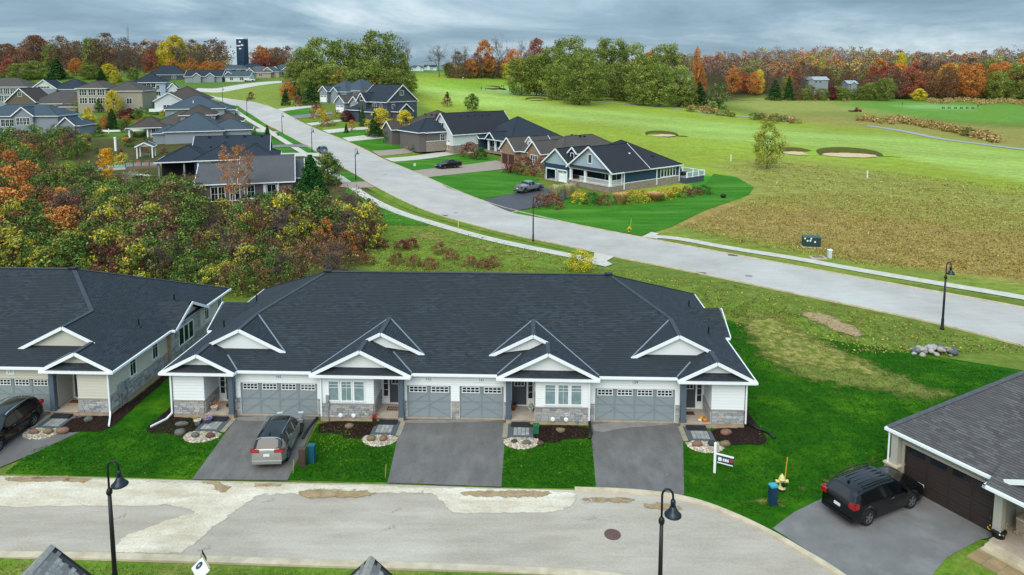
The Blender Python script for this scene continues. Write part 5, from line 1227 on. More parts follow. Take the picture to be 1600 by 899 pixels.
for a, b in ((-1, -1), (1, -1), (0, 1)): mb.bar((a*.6, b*.6, 0), (a*.45, b*.45, 34), .22)
for k in range(17): mb.bar((-.6, -.6, k*2), (.55, -.55, k*2+2), .14); mb.bar((.6, -.6, k*2), (0, .5, k*2+2), .14)
mb.bar((0, 0, 34), (0, 0, 36), .2); mb.obj('lattice', mat('mast_grey', '#8d9499'), o)
# ------------------------------------------------------------------ vegetation
M_leaf = mat('foliage', (1, 1, 1), .8, attr='Col', objvar=.16, spec=.2)
M_bark = mat('bark', '#5a4c40', .95, c2='#42372e', ns=4); M_birch = mat('birch_bark', '#cfc9bd', .85, c2='#8f887c', ns=6)
M_twig = mat('twigs', '#6d5f56', .95, objvar=.15)
def fastmesh(name, V, F4, col=None, m=None):
    me = bpy.data.meshes.new(name); n = len(V); k = len(F4)
    me.vertices.add(n); me.vertices.foreach_set('co', np.asarray(V, np.float32).ravel())
    w_ = F4.shape[1]; me.loops.add(k*w_); me.loops.foreach_set('vertex_index', F4.astype(np.int32).ravel())
    me.polygons.add(k); me.polygons.foreach_set('loop_start', np.arange(k, dtype=np.int32)*w_); me.polygons.foreach_set('loop_total', np.full(k, w_, np.int32))
    if col is not None:
        ca = me.color_attributes.new('Col', 'FLOAT_COLOR', 'POINT'); ca.data.foreach_set('color', np.c_[col, np.ones(n)].astype(np.float32).ravel())
    me.materials.append(m or M_leaf); me.update(calc_edges=True); me.validate(); return me
def leaves(rg, C, r, n, size, pal, flat=.75, colvar=.12, pw=None):
    """n leaf quads scattered in each clump (centres C, radii r); pal = list of colours, one drawn per clump and varied per leaf"""
    C = np.asarray(C, float); k = len(C); r = np.broadcast_to(np.asarray(r, float), (k,))
    P = np.repeat(C, n, 0); d = rg.normal(size=(k*n, 3)); d /= np.linalg.norm(d, axis=1)[:, None]
    rad = np.repeat(r, n)*rg.uniform(.35, 1.0, k*n)**.6
    P = P+d*rad[:, None]*np.array([1, 1, flat])
    nrm = d+rg.normal(size=(k*n, 3))*.75; nrm[:, 2] += .25; nrm /= np.linalg.norm(nrm, axis=1)[:, None]
    a = np.cross(nrm, rg.normal(size=(k*n, 3))); a /= np.linalg.norm(a, axis=1)[:, None]; b = np.cross(nrm, a)
    s = size*rg.uniform(.6, 1.3, k*n)[:, None]*.5
    Q = np.stack([P-a*s, P-b*s*.6, P+a*s, P+b*s*.6], 1).reshape(-1, 3)
    pal = np.array([lin(c) for c in pal]); ci = rg.choice(len(pal), k, p=pw); cc = pal[ci]*rg.uniform(1-colvar*1.6, 1+colvar*1.6, (k, 1))
    lc = np.repeat(cc, n, 0)
    alt = pal[rg.choice(len(pal), k*n, p=pw)]; m_ = rg.random(k*n) < .22; lc[m_] = alt[m_]
    lc = np.clip(lc*1.12*rg.uniform(1-colvar, 1+colvar, (k*n, 1)), 0, 1)
    return Q, np.repeat(lc, 4, 0)
def quads(n): return np.arange(n*4).reshape(-1, 4)
def branches(rg, H, spread, lv, nb=3, r0=.18, up=.6, start=.25):
    """recursive limbs: list of (p, q, r0, r1)"""
    out = []; tips = []
    def go(p, d, L_, r, k):
        q = p+d*L_; out.append((p, q, r, r*.62)); 
        if k == 0: tips.append(q); return
        for i in range(nb if k > 1 else nb+1):
            dd = d*.9+rg.normal(size=3)*spread; dd[2] = dd[2]*.8+up*.35; dd /= np.linalg.norm(dd)
            t = rg.uniform(.45, 1.0); go(p+d*L_*t, dd, L_*rg.uniform(.55, .8), r*.55, k-1)
    p = np.zeros(3); n = 5; d = np.array([0, 0, 1.])
    seg = H*.5/n
    for i in range(n):
        q = p+np.array([rg.normal()*.03*H/n, rg.normal()*.03*H/n, seg]); ra = r0*(1-.12*i); out.append((p, q, ra, ra*.9))
        if i/n >= start:
            for j in range(2):
                dd = rg.normal(size=3); dd[2] = abs(dd[2])*.5+up; dd /= np.linalg.norm(dd); go(q, dd, H*.2*rg.uniform(.7, 1.2), r0*.45, lv)
        p = q
    for j in range(3):
        dd = rg.normal(size=3)*.35; dd[2] = 1; dd /= np.linalg.norm(dd); go(p, dd, H*.22*rg.uniform(.8, 1.1), r0*.5, lv)
    return out, tips
def limbs_mesh(name, segs, m, ns=3, minr=.0):
    V = []; F = []
    for (p, q, a, b) in segs:
        d = q-p; L_ = np.linalg.norm(d)
        if L_ < 1e-6: continue
        d = d/L_; x = np.cross(d, [.3, .5, .81]); x /= np.linalg.norm(x); y = np.cross(d, x); o = len(V)
        a = max(a, minr); b = max(b, minr)
        for (c, r) in ((p, a), (q, b)):
            for k in range(ns): t = 2*math.pi*k/ns; V.append(c+x*math.cos(t)*r+y*math.sin(t)*r)
        for k in range(ns): F.append((o+k, o+(k+1) % ns, o+ns+(k+1) % ns, o+ns+k))
    return fastmesh(name, np.array(V), np.array(F), None, m)
def crown_points(rg, n, H, Rr, z0, shape='oval'):
    P = []
    while len(P) < n:
        t = rg.uniform(0, 1)
        if shape == 'oval': rr = math.sin(math.pi*min(1, .12+.88*t))**.6
        elif shape == 'cone': rr = (1-t)*.98+.04
        elif shape == 'column': rr = .55+.45*math.sin(math.pi*t)
        elif shape == 'vase': rr = .35+.65*t**.7 if t < .85 else .8
        elif shape == 'bush': rr = math.sqrt(max(0, 1-t*t))*.95+.05
        a = rg.uniform(0, 6.283); q = rg.uniform(.25, 1)**.5
        lob = 1+.16*math.sin(3*a+4*t)+.1*math.sin(5*a+9*t)
        P.append((Rr*rr*q*lob*math.cos(a), Rr*rr*q*lob*math.sin(a), z0+(H-z0)*t))
    return np.array(P)
TREES = {}
def make_kind(kind, v, H, Rr, z0, shape, nc, nl, cr, ls, pal, trunk='tree', lv=1, bark=None, r0=.2, flat=.75, pw=None, colvar=.12):
    rg = np.random.RandomState(hash_(kind)+v*17)
    crown = None
    if nc:
        C = crown_points(rg, nc, H, Rr, z0, shape); rr = cr*(rg.uniform(.7, 1.25, nc))
        if shape == 'cone': rr *= (1.15-.8*(C[:, 2]-z0)/(H-z0))
        Q, c = leaves(rg, C, rr, nl, ls, pal, flat, pw=pw, colvar=colvar); crown = fastmesh(kind+'_crown', Q, quads(len(Q)//4), c)
    tr = None
    if trunk == 'tree':
        segs, _ = branches(rg, H*.92, .42, lv, 3 if lv > 1 else 3, r0); tr = limbs_mesh(kind+'_trunk', segs, bark or M_bark, 4 if lv < 3 else 3, .012 if lv < 3 else .02)
    elif trunk == 'stem':
        segs = [(np.array([0, 0, 0.]), np.array([0, 0, H*.85]), r0, r0*.3)]; tr = limbs_mesh(kind+'_trunk', segs, bark or M_bark, 6)
    elif trunk == 'multi':
        segs = []
        for i in range(7):
            a = rg.uniform(0, 6.28); q = np.array([math.cos(a)*Rr*.6, math.sin(a)*Rr*.6, H*rg.uniform(.6, .95)]); m_ = q*np.array([.35, .35, .5]); segs += [(np.zeros(3), m_, r0, r0*.6), (m_, q, r0*.6, r0*.2)]
            for j in range(3): e_ = q+rg.normal(size=3)*H*.12; segs.append((m_+(q-m_)*rg.uniform(.3, .9), e_, r0*.35, r0*.12))
        tr = limbs_mesh(kind+'_trunk', segs, bark or M_bark, 3, .01)
    TREES.setdefault(kind, []).append((crown, tr, H, Rr))
def hash_(s): return sum(ord(c)*(i+3) for i, c in enumerate(s)) % 9973
LB = 1.0
OLV = ['#6f7d36', '#818c42', '#5c6d2e', '#929a4e', '#677a34']; GRN = ['#44692a', '#3a5a25', '#547a33', '#2f4d20']; DKG = ['#2c4a20', '#36562a', '#24401c', '#3f6030']
YEL = ['#b9a62e', '#c9b63c', '#a4982e', '#8e8f32']; ORG = ['#b96a34', '#c57f3c', '#a55e36', '#8f6238', '#c99046']; RED = ['#96523e', '#8a4a3c', '#a96048', '#785042']
RST = ['#77513a', '#82604a', '#6a4433', '#8d6c50', '#5c4a34']; CRM = ['#6e2a34', '#5c2630', '#80343a', '#4e2a2c']; BRN = ['#6a5a44', '#5c4f3c', '#776853', '#50483a']
GRA = ['#6b6b52', '#7a7458', '#5d6048', '#868264']
for v in range(3):
    make_kind('oak', v, 20, 8.2, 1.6, 'column', 300, 34, 1.7, .62, OLV, r0=.42, lv=2)
    make_kind('autumn_maple', v, 16, 6.2, 1.8, 'oval', 190, 32, 1.5, .55, ORG, r0=.3, lv=2)
    make_kind('bare_tree', v, 19, 6.5, 5, 'vase', 26, 14, 1.3, .35, BRN, lv=4, r0=.3, bark=M_twig)
    make_kind('thicket_green', v, 5.0, 2.3, .3, 'oval', 60, 24, .62, .30, OLV+GRN, 'multi', r0=.06)
    make_kind('thicket_rust', v, 4.6, 2.2, .3, 'oval', 44, 22, .62, .27, RST+['#80603a'], 'multi', r0=.07)
for v in range(2):
    make_kind('red_maple', v, 15, 5.5, 2.0, 'oval', 170, 30, 1.4, .55, RED, r0=.3, lv=2)
    make_kind('yellow_tree', v, 12, 4.6, .8, 'oval', 230, 34, 1.0, .42, ['#d4bc36', '#c3ae34', '#dcc846', '#a8a236'], r0=.22, lv=2)
    make_kind('brown_tree', v, 16, 5.8, 2.0, 'oval', 130, 28, 1.5, .5, BRN+RST, r0=.28, lv=3, bark=M_twig)
    make_kind('conifer', v, 12, 3.4, .4, 'cone', 260, 34, .85, .42, DKG, 'stem', r0=.18)
    make_kind('thicket_dark', v, 5.2, 2.3, .2, 'oval', 70, 24, .6, .28, DKG+OLV[:2], 'multi', r0=.06)
    make_kind('thicket_yellow', v, 4.6, 2.0, .3, 'oval', 52, 22, .55, .26, YEL+OLV, 'multi', r0=.06)
    make_kind('thicket_crimson', v, 4.2, 2.0, .3, 'oval', 52, 22, .55, .26, CRM+RST, 'multi', r0=.06)
    make_kind('thicket_orange', v, 4.8, 1.9, .4, 'oval', 56, 22, .52, .26, ORG, 'multi', r0=.06)
    make_kind('twiggy_shrub', v, 5.0, 2.2, .8, 'vase', 34, 14, .5, .2, BRN+RST, 'tree', lv=4, r0=.07, bark=M_twig)
    make_kind('shrub_green', v, 1.3, .9, .05, 'bush', 40, 22, .26, .14, GRN, None)
    make_kind('shrub_gold', v, 1.3, .95, .05, 'bush', 40, 22, .26, .14, YEL+['#b98a3a'], None)
    make_kind('shrub_rust', v, 1.3, .95, .05, 'bush', 40, 22, .26, .14, RST+['#8a3f2c'], None)
    make_kind('shrub_red', v, 1.3, .9, .05, 'bush', 40, 22, .26, .14, CRM, None)
make_kind('crimson_tree', 0, 8, 2.8, .6, 'oval', 170, 34, .75, .32, CRM, r0=.14, lv=1)
make_kind('crimson_cone', 0, 8, 2.6, .8, 'cone', 90, 24, .7, .32, CRM+['#5a3a2c'], 'stem', r0=.14)
make_kind('lone_tree', 0, 10, 3.6, 1.4, 'oval', 150, 30, .8, .34, ['#9a9a3a', '#8a9038', '#ab9c3c', '#788436'], r0=.16, lv=2)
make_kind('young_tree', 0, 8, 3.2, 1.0, 'oval', 170, 34, .7, .34, OLV+GRN, r0=.14, lv=2)
make_kind('pine', 0, 11, 4.6, .6, 'cone', 420, 46, 1.05, .34, ['#1f4a1c', '#2a5a22', '#173c18', '#356a2c'], 'stem', r0=.22)
make_kind('birch', 0, 12, 3.2, 4.0, 'vase', 130, 26, .6, .24, ['#b8743a', '#a86a3c', '#c58c4c', '#8f6a42'], 'tree', lv=2, bark=M_birch, r0=.27)
make_kind('bare_birch', 0, 9, 2.6, 3.0, 'vase', 10, 8, .5, .2, BRN, 'tree', lv=3, bark=M_birch, r0=.12)
make_kind('yellow_column', 0, 10, 1.9, .5, 'column', 170, 34, .62, .3, ['#d09a1e', '#c28a1c', '#dbab2c'], 'stem', r0=.12)
make_kind('cedar', 0, 5, 1.7, .1, 'cone', 120, 26, .45, .2, ['#4a6428', '#3f5a26', '#5a7030'], None)
make_kind('yellow_bush', 0, 4.4, 2.6, .2, 'oval', 130, 34, .7, .24, ['#c0b030', '#a8a42c', '#cfc040', '#8a9430'], 'multi', r0=.05)
def grass_tuft(name, pal, H=1.3, Rr=.7, n=260):
    rg = np.random.RandomState(hash_(name)); a = rg.uniform(0, 6.28, n); r = rg.uniform(0, .25, n)*Rr; sp = rg.uniform(.3, 1, n)*Rr; h = H*rg.uniform(.6, 1.05, n)
    b = np.stack([np.cos(a)*r, np.sin(a)*r, np.zeros(n)], 1); t = np.stack([np.cos(a)*sp, np.sin(a)*sp, h], 1); s = np.stack([-np.sin(a), np.cos(a), np.zeros(n)], 1)*.03
    Q = np.stack([b-s, b+s, t+s*.7, t-s*.7], 1).reshape(-1, 3); p = np.array([lin(c) for c in pal]); c = p[rg.choice(len(p), n)]
    TREES.setdefault(name, []).append((fastmesh(name, Q, quads(n), np.repeat(c, 4, 0)), None, H, Rr))
grass_tuft('feather_grass', ['#b9ad86', '#a89c6e', '#9aa06a', '#cfc49c'], 1.5, 1.1, 700); grass_tuft('straw_grass', ['#c8a06c', '#d0ac7c', '#b58c5c'], 1.0, .9, 600)
def tree(kind, name, x, y, z, label, cat, group=None, h=None, w=None, rz=None, v=None):
    V = TREES[kind]; cm, tm, H, Rr = V[(v if v is not None else rnd.randrange(len(V))) % len(V)]
    sz = (h/H) if h else 1.0; sw = (w/(2*Rr)) if w else sz
    if tm is None:
        o = bpy.data.objects.new(name, cm); COL.objects.link(o); o.location = (x, y, z-.05)
    else:
        o = bpy.data.objects.new(name, None); COL.objects.link(o); o.location = (x, y, z-.08)
        for nm, me in (('crown', cm), ('trunk', tm)):
            if me: c = bpy.data.objects.new(nm, me); COL.objects.link(c); c.parent = o
    o.scale = (sw, sw, sz); o.rotation_euler = (0, 0, rnd.uniform(0, 6.28) if rz is None else rz); tag(o, label, cat, group); return o
def put(kind, name, u, vb, vt, wpx, label, cat='tree', group=None, v=None):
    x, y, z = hit(u, vb); r = ray(u, vt); zt = CAMZ+r[2]*y/r[1]; d = y*_cp-(z-CAMZ)*_sp
    return tree(kind, name, x, y, z, label, cat, group, max(zt-z, .5), wpx*d/FPX, v=v)
# tall trees by the golf course
g = 'tall green trees in the middle of the golf course'
big = [(815,149,92,56),(838,150,86,52),(862,151,76,56),(888,150,60,66),(930,150,76,60),(955,152,63,64),(985,153,70,56),(1012,156,90,60),(1040,158,72,56),(905,164,84,66),(975,158,98,60),(1005,165,104,56),(1030,167,100,50),(1060,167,104,46),(925,157,98,56),(870,156,100,50)]
ORD = ['leftmost', 'second from left', 'third from left', 'fourth from left', 'fifth from left', 'sixth from left', 'seventh from left', 'eighth from left', 'ninth from left', 'tenth from left']
back = sorted(b_[0] for b_ in big if b_[1] < 156.5); front = sorted(b_[0] for b_ in big if b_[1] >= 156.5)
for i, (u, vb, vt, wp) in enumerate(big): put('oak', 'oak_tree', u, vb, vt, wp, 'olive-green tree, '+ORD[(back if vb < 156.5 else front).index(u)]+(' of the tall back row' if vb < 156.5 else ' of the lower front row')+' in the central golf course clump', group=g, v=i)
put('conifer', 'evergreen_tree', 1092, 168, 128, 30, 'dark green tree near the right end of the central clump'); put('thicket_dark', 'evergreen_tree', 1123, 171, 131, 34, 'dark bushy tree at the right tip of the central clump')
put('oak', 'oak_tree', 1074, 168, 122, 30, 'bright green tree between the central clump and its dark right tip')
g = 'tall green trees behind the upper houses'
UPT = [(462,150,98,40),(480,148,76,56),(503,147,62,64),(540,147,64,66),(562,148,70,50),(596,149,52,74),(619,151,80,52),(520,154,102,60),(575,154,96,56),(490,156,110,50),(610,156,108,56),(635,150,112,34),(548,156,112,50)]
for i, (u, vb, vt, wp) in enumerate(UPT):
    put('oak', 'oak_tree', u, vb, vt, wp, 'olive-green tree '+('top' if vt < 90 else 'low')+' row, '+ORD[sorted(q_ for q_, _a, t_, _b in UPT if (t_ < 90) == (vt < 90)).index(u)]+', behind the two-storey grey house', group=g, v=i)
for i, (u, vb, vt, wp) in enumerate([(528,156,112,30),(450,156,128,26),(586,156,120,28)]): put('autumn_maple', 'maple_tree', u, vb, vt, wp, 'orange-brown tree tucked under the tall green trees', group='orange trees under the tall green trees')
put('conifer', 'evergreen_tree', 446, 165, 139, 15, 'small dark cone-shaped tree left of the uppermost houses'); put('conifer', 'evergreen_tree', 486, 165, 128, 26, 'broad dark evergreen directly left of the farthest grey house'); put('conifer', 'evergreen_tree', 467, 162, 138, 13, 'slim dark evergreen between two others left of the far houses')
put('shrub_rust', 'maple_shrub', 465, 167, 150, 14, 'reddish shrub on the lawn below the slim evergreen', 'shrub')
# behind the green
for i, (k, u, vb, vt, wp, lb) in enumerate([('bare_tree',637,118,56,26,'bare brown tree alone behind the green'),('bare_tree',686,121,65,40,'spreading bare tree with dark trunk behind the green'),('bare_tree',712,120,70,20,'slim bare tree right of the spreading bare one'),
  ('bare_tree',727,120,66,22,'bare tree left of the orange maples'),('brown_tree',716,122,82,30,'brown half-bare tree with some orange behind the green'),('autumn_maple',757,121,64,34,'big red-orange maple behind the green'),('bare_tree',779,120,50,26,'tall bare grey tree between two orange maples'),
  ('bare_tree',795,120,60,18,'narrow bare tree right of the tall grey one'),('autumn_maple',803,123,78,34,'bright orange maple right of the bare trees'),('bare_tree',814,120,56,24,'brown bare tree above the orange maple'),('red_maple',838,120,62,34,'pinkish red maple at the left end of the green clump'),
  ('autumn_maple',735,122,92,22,'small orange tree in the hedge behind the green'),('yellow_tree',790,124,100,18,'small yellow tree low in the hedge behind the green'),('young_tree',700,119,99,14,'small green tree by the houses beyond the green'),('brown_tree',770,122,90,30,'rusty brown tree at the centre of the hedge behind the green'),
  ('brown_tree',745,122,84,28,'dull brown tree left of the big red-orange maple'),('brown_tree',822,122,86,28,'dull brown tree right of the bright orange maple')]):
    put(k, 'maple_tree' if 'maple' in k else 'bare_tree' if k == 'bare_tree' else 'golf_course_tree', u, vb, vt, wp, lb)
for i in range(26): put('thicket_rust' if i % 3 else 'thicket_dark', 'hedge_shrub', 702+i*5.6, 122+rnd.uniform(-1, 1.5), 108+rnd.uniform(-4, 4), 12, 'brown leafless shrub in the dark hedge along the back of the green' if i % 3 else 'dark green shrub in the hedge along the back of the green', 'shrub', 'brown shrubs of the hedge behind the green' if i % 3 else 'green shrubs of the hedge behind the green')
put('lone_tree', 'young_tree', 1198, 264, 193, 46, 'lone yellow-green young tree standing in the rough beside the fairway'); put('crimson_cone', 'ornamental_tree', 699, 167, 143, 19, 'small dark red cone-shaped tree behind the brown bungalow roof'); put('young_tree', 'young_tree', 738, 174, 147, 23, 'small round green tree on the fairway edge above the white house')
# street and gardens, right side
for a in [('yellow_tree','birch_tree',594,212,170,40,'bright yellow tree behind the dark spruce'),('conifer','spruce_tree',586,214,176,28,'dark green cone spruce on the lawn before the yellow tree'),('yellow_tree','birch_tree',633,222,174,36,'yellow-green tree right of the dark spruce'),
  ('crimson_tree','ornamental_tree',541,190,172,20,'small round maroon tree by a driveway'),('thicket_orange','maple_shrub',550,205,188,14,'small round orange tree on a strip lawn'),('conifer','spruce_tree',567,198,165,12,'slim dark spruce at the corner of the two-storey grey house'),('conifer','spruce_tree',541,208,192,8,'tiny blue-green spruce beside the driveway'),
  ('conifer','spruce_tree',418,219,195,13,'dark evergreen between sidewalk and navy roof'),('young_tree','street_tree',513,290,240,44,'pale yellow-green tree behind the big pine by the sidewalk'),('pine','pine_tree',487,345,243,72,'large dark green pine right of the grey-brown bungalow'),
  ('birch','birch_tree',364,335,228,40,'tall white-stemmed birch with orange leaves before the bungalow'),('birch','birch_tree',384,322,232,32,'second birch, slimmer and a little behind the first'),('cedar','cedar_tree',431,345,297,36,'cone-shaped green cedar left of the big pine'),('yellow_column','yellow_tree',168,287,232,22,'glowing orange-yellow column tree at the far side of the thicket'),
  ('bare_birch','birch_tree',205,312,256,30,'bare white-stemmed birch below the swimming pool'),('yellow_bush','forsythia_bush',907,422,391,44,'bright yellow bush behind the long roof next to the path landing')]: put(*a[:6], a[6])
put('crimson_tree', 'burgundy_tree', 162, 170, 143, 20, 'deep burgundy tree before the tan house with two window rows'); put('crimson_tree', 'burgundy_tree', 119, 166, 148, 18, 'dull red tree left of the dark conifer'); put('crimson_tree', 'burgundy_tree', 134, 168, 150, 16, 'dull red tree between a green and a burgundy one')
put('yellow_tree', 'yellow_tree', 178, 176, 142, 26, 'pale yellow tree right of the burgundy one'); put('conifer', 'spruce_tree', 128, 167, 145, 12, 'blue-green spruce between the red trees'); put('oak', 'green_tree', 127, 176, 158, 24, 'round green tree below the red trees'); put('cedar', 'cedar_tree', 154, 176, 155, 18, 'dark green cone below the burgundy tree')
put('conifer', 'spruce_tree', 176, 205, 170, 22, 'silvery green spruce right of the watered garden'); put('cedar', 'cedar_tree', 155, 214, 196, 20, 'wide dark cone shrub in the back garden lawn'); put('red_maple', 'red_tree', 118, 200, 184, 20, 'rosy tree right of the grey two-storey house'); put('yellow_tree', 'golden_tree', 140, 198, 178, 24, 'pinkish-yellow tree in the back garden')
put('crimson_tree', 'burgundy_tree', 193, 190, 172, 12, 'small crimson shrub tree below the white stairs')
for i in range(46):
    u, v = rnd.uniform(180, 262), rnd.uniform(172, 250); k = rnd.choice(['shrub_red', 'shrub_gold', 'shrub_green', 'shrub_rust', 'shrub_green'])
    if 196 < u < 262 and 182 < v < 206: continue
    put(k, 'garden_shrub', u, v, v-rnd.uniform(5, 9), rnd.uniform(7, 13), {'shrub_red': 'crimson', 'shrub_gold': 'golden', 'shrub_green': 'green', 'shrub_rust': 'rust-coloured'}[k]+' shrub in the back gardens of the left row', 'shrub', {'shrub_red': 'crimson', 'shrub_gold': 'golden', 'shrub_green': 'green', 'shrub_rust': 'rusty'}[k]+' shrubs of the left back gardens')
# planting at the street houses
SH = [('feather_grass',868,313,292,20,'tall pale feather grass left of the porch steps'),('feather_grass',888,309,290,20,'second pale feather grass at the porch steps'),('shrub_rust',862,324,305,30,'rust-red shrub at the front corner of the bed'),('shrub_rust',845,321,306,22,'reddish brown shrub at the end of the bed by the lamp'),
 ('shrub_gold',905,317,300,24,'olive-gold shrub under the porch railing'),('shrub_green',925,318,303,24,'dull green shrub under the porch railing'),('shrub_rust',945,320,306,18,'dark red shrub at the porch corner'),('straw_grass',969,318,304,22,'straw-coloured mound at the corner of the house'),
 ('shrub_gold',985,316,300,22,'yellow-green shrub along the side wall'),('shrub_gold',1003,315,300,22,'golden shrub along the side wall'),('straw_grass',1024,313,303,24,'second straw-coloured mound along the side wall'),('shrub_gold',1040,310,295,24,'bright golden shrub under the big window'),
 ('shrub_gold',1055,308,294,20,'golden-brown shrub right of the big window'),('shrub_rust',1072,306,294,18,'brown shrub at the back corner'),('shrub_rust',1086,303,293,16,'dark brown shrub before the deck skirt'),('shrub_green',1102,302,292,18,'green shrub at the end of the deck'),
 ('shrub_rust',846,275,250,26,'rust-orange shrub between the stone and the blue house'),('shrub_rust',818,272,248,28,'orange-red shrub before the stone house garage'),('shrub_red',793,270,257,12,'maroon shrub left of the stone house garage'),('shrub_green',806,268,260,24,'low green shrubs in the stone bed'),('shrub_green',862,268,256,14,'grey-green shrub by the blue garage'),
 ('shrub_rust',733,246,226,24,'pinkish rust shrub before the second navy house'),('shrub_green',750,248,234,22,'blue-green shrub before the second navy house'),('shrub_rust',668,224,208,28,'rust shrub right of the yellow-green tree'),('shrub_green',606,222,208,12,'dark round shrub right of the spruce'),('shrub_gold',645,232,220,22,'yellow-edged shrub bed under the yellow-green tree'),
 ('shrub_green',652,236,226,20,'grey-green mound below the yellow-green tree'),('shrub_gold',504,190,172,18,'yellow-green shrub before the pointed-gable house'),('shrub_gold',526,184,174,10,'bright yellow shrub by the white garage'),('shrub_rust',496,184,166,20,'brown shrub before the farthest grey house'),('shrub_rust',512,196,188,20,'low brown hedge on a strip lawn'),
 ('shrub_green',395,329,305,40,'dark rounded yew hedge below the bungalow windows'),('shrub_green',415,331,307,34,'dark yew hedge right of the first below the bungalow windows'),('shrub_green',458,338,300,36,'dark green shrub mound left of the big pine'),('shrub_red',392,155,146,8,'dark low hedge on the grassy triangle'),('shrub_gold',190,258,242,20,'round mustard-coloured shrub by the pool')]
for a in SH: put(a[0], 'garden_shrub' if 'grass' not in a[0] else 'ornamental_grass', a[1], a[2]+1, a[3]-2, a[4]*1.35, a[5], 'shrub' if 'grass' not in a[0] else 'grass clump')
# the thicket behind the townhouses
TK = {'thicket_green': ('green', 'leafy green small tree in the thicket behind the townhouses'), 'thicket_rust': ('rust-brown', 'rust-brown small tree in the thicket behind the townhouses'), 'thicket_dark': ('dark green', 'dark green bushy tree in the thicket behind the townhouses'),
      'thicket_yellow': ('yellow-leaved', 'yellowing small tree in the thicket behind the townhouses'), 'thicket_crimson': ('wine-red', 'wine-red small tree in the thicket behind the townhouses'), 'thicket_orange': ('orange', 'orange-leaved small tree in the thicket behind the townhouses'), 'twiggy_shrub': ('bare', 'bare twiggy grey-brown shrub in the thicket behind the townhouses')}
reg = [(-70,222),(20,219),(70,223),(120,219),(150,228),(162,240),(128,252),(112,250),(62,262),(70,294),(118,290),(150,286),(240,282),(292,306),(330,334),(520,342),(566,330),(590,352),(596,392),(560,412),(520,448),(330,470),(-70,440)]
TN = {'thicket_green': 'green_thicket_tree', 'thicket_rust': 'rusty_thicket_tree', 'thicket_dark': 'dark_thicket_tree', 'thicket_yellow': 'yellowing_thicket_tree', 'thicket_crimson': 'wine_red_thicket_tree', 'thicket_orange': 'orange_thicket_tree', 'twiggy_shrub': 'twiggy_shrub'}
def place_word(u, v):
    a = 'at the left edge' if u < 60 else 'left of its middle' if u < 150 else 'below the pool' if u < 240 else 'below the navy house' if u < 310 else 'below the grey-brown bungalow' if u < 400 else 'below the cedar and pine' if u < 490 else 'at its right end by the lawn'
    return ('back row ' if v < 290 else 'upper middle ' if v < 335 else 'lower middle ' if v < 375 else 'front row ')+a
def region_mix(u, v):
    if u < 110: return ['thicket_yellow', 'thicket_green', 'thicket_green', 'thicket_dark', 'thicket_rust', 'thicket_orange'] if v > 300 else ['thicket_green', 'thicket_dark', 'thicket_green', 'thicket_rust', 'thicket_green', 'thicket_orange']
    if u < 260: return ['thicket_green', 'thicket_dark', 'thicket_green', 'thicket_rust', 'twiggy_shrub', 'thicket_yellow'] if v < 370 else ['thicket_crimson', 'thicket_rust', 'thicket_green', 'thicket_yellow', 'thicket_green', 'twiggy_shrub']
    if u < 350: return ['thicket_green', 'thicket_rust', 'twiggy_shrub', 'thicket_yellow', 'thicket_green', 'thicket_dark']
    if u < 470: return ['twiggy_shrub', 'thicket_rust', 'thicket_rust', 'thicket_yellow', 'twiggy_shrub', 'thicket_green']
    return ['thicket_rust', 'twiggy_shrub', 'thicket_dark', 'thicket_green', 'thicket_yellow', 'thicket_rust', 'twiggy_shrub', 'twiggy_shrub']
cells = []
yy = 60.0
while yy < 215:
    xx = -95.0-(yy-60)*.9
    while xx < -10:
        x, y = xx+rnd.uniform(-1.1, 1.1), yy+rnd.uniform(-.9, .9)
        if x < -.83*y: xx += 3; continue
        u, v = project(x, y, T(x, y)); cells.append((x, y, u, v)); xx += 2.9+(yy-60)*.012
    yy += 2.35+(yy-60)*.02
arr = np.array(cells); sd = pin(reg, arr[:, 2], arr[:, 3]); n_t = 0
for (x, y, u, v), s in zip(cells, sd):
    if s < 1: continue
    if u < -60 or n_t > 560: continue
    k = rnd.choice(region_mix(u, v)); h = rnd.uniform(3.4, 6.0)*(.72 if v > 395 and u > 300 else 1)*(.8 if s < 10 else 1)
    if 300 < u < 470 and v < 350: h *= .55
    if 150 < u <= 300 and v < 322: h *= .5 if v < 300 else .7
    pc = place_word(u, v); tree(k, TN[k], x, y, T(x, y), TK[k][1].replace('in the thicket behind the townhouses', 'in the thicket, '+pc), 'tree', TK[k][0]+' trees, '+pc, h, h*rnd.uniform(.72, 1.0)); n_t += 1
for k, u, vb, vt, wp, lb in [('thicket_orange',510,395,340,26,'flame-red small tree rising at the right end of the thicket'),('thicket_orange',545,400,362,30,'bright orange small tree at the right end of the thicket'),('thicket_crimson',565,396,362,26,'wine-red shrub at the right edge of the thicket'),
  ('thicket_green',295,455,390,40,'fresh green small tree just behind the roof valley'),('thicket_green',380,462,412,46,'bright green leafy shrub between the two townhouse blocks'),('thicket_orange',285,345,300,44,'orange shrub below the navy house porch'),('thicket_yellow',525,362,312,44,'yellow-green bush right of the pine'),('thicket_dark',545,365,318,44,'grey-green bush beside the lawn edge'),
  ('thicket_yellow',25,395,312,50,'yellow-green tree near the left edge'),('thicket_orange',20,345,262,56,'orange-red tree at the left edge of the photo')]: put(k, 'thicket_tree', u, vb, vt, wp, lb)
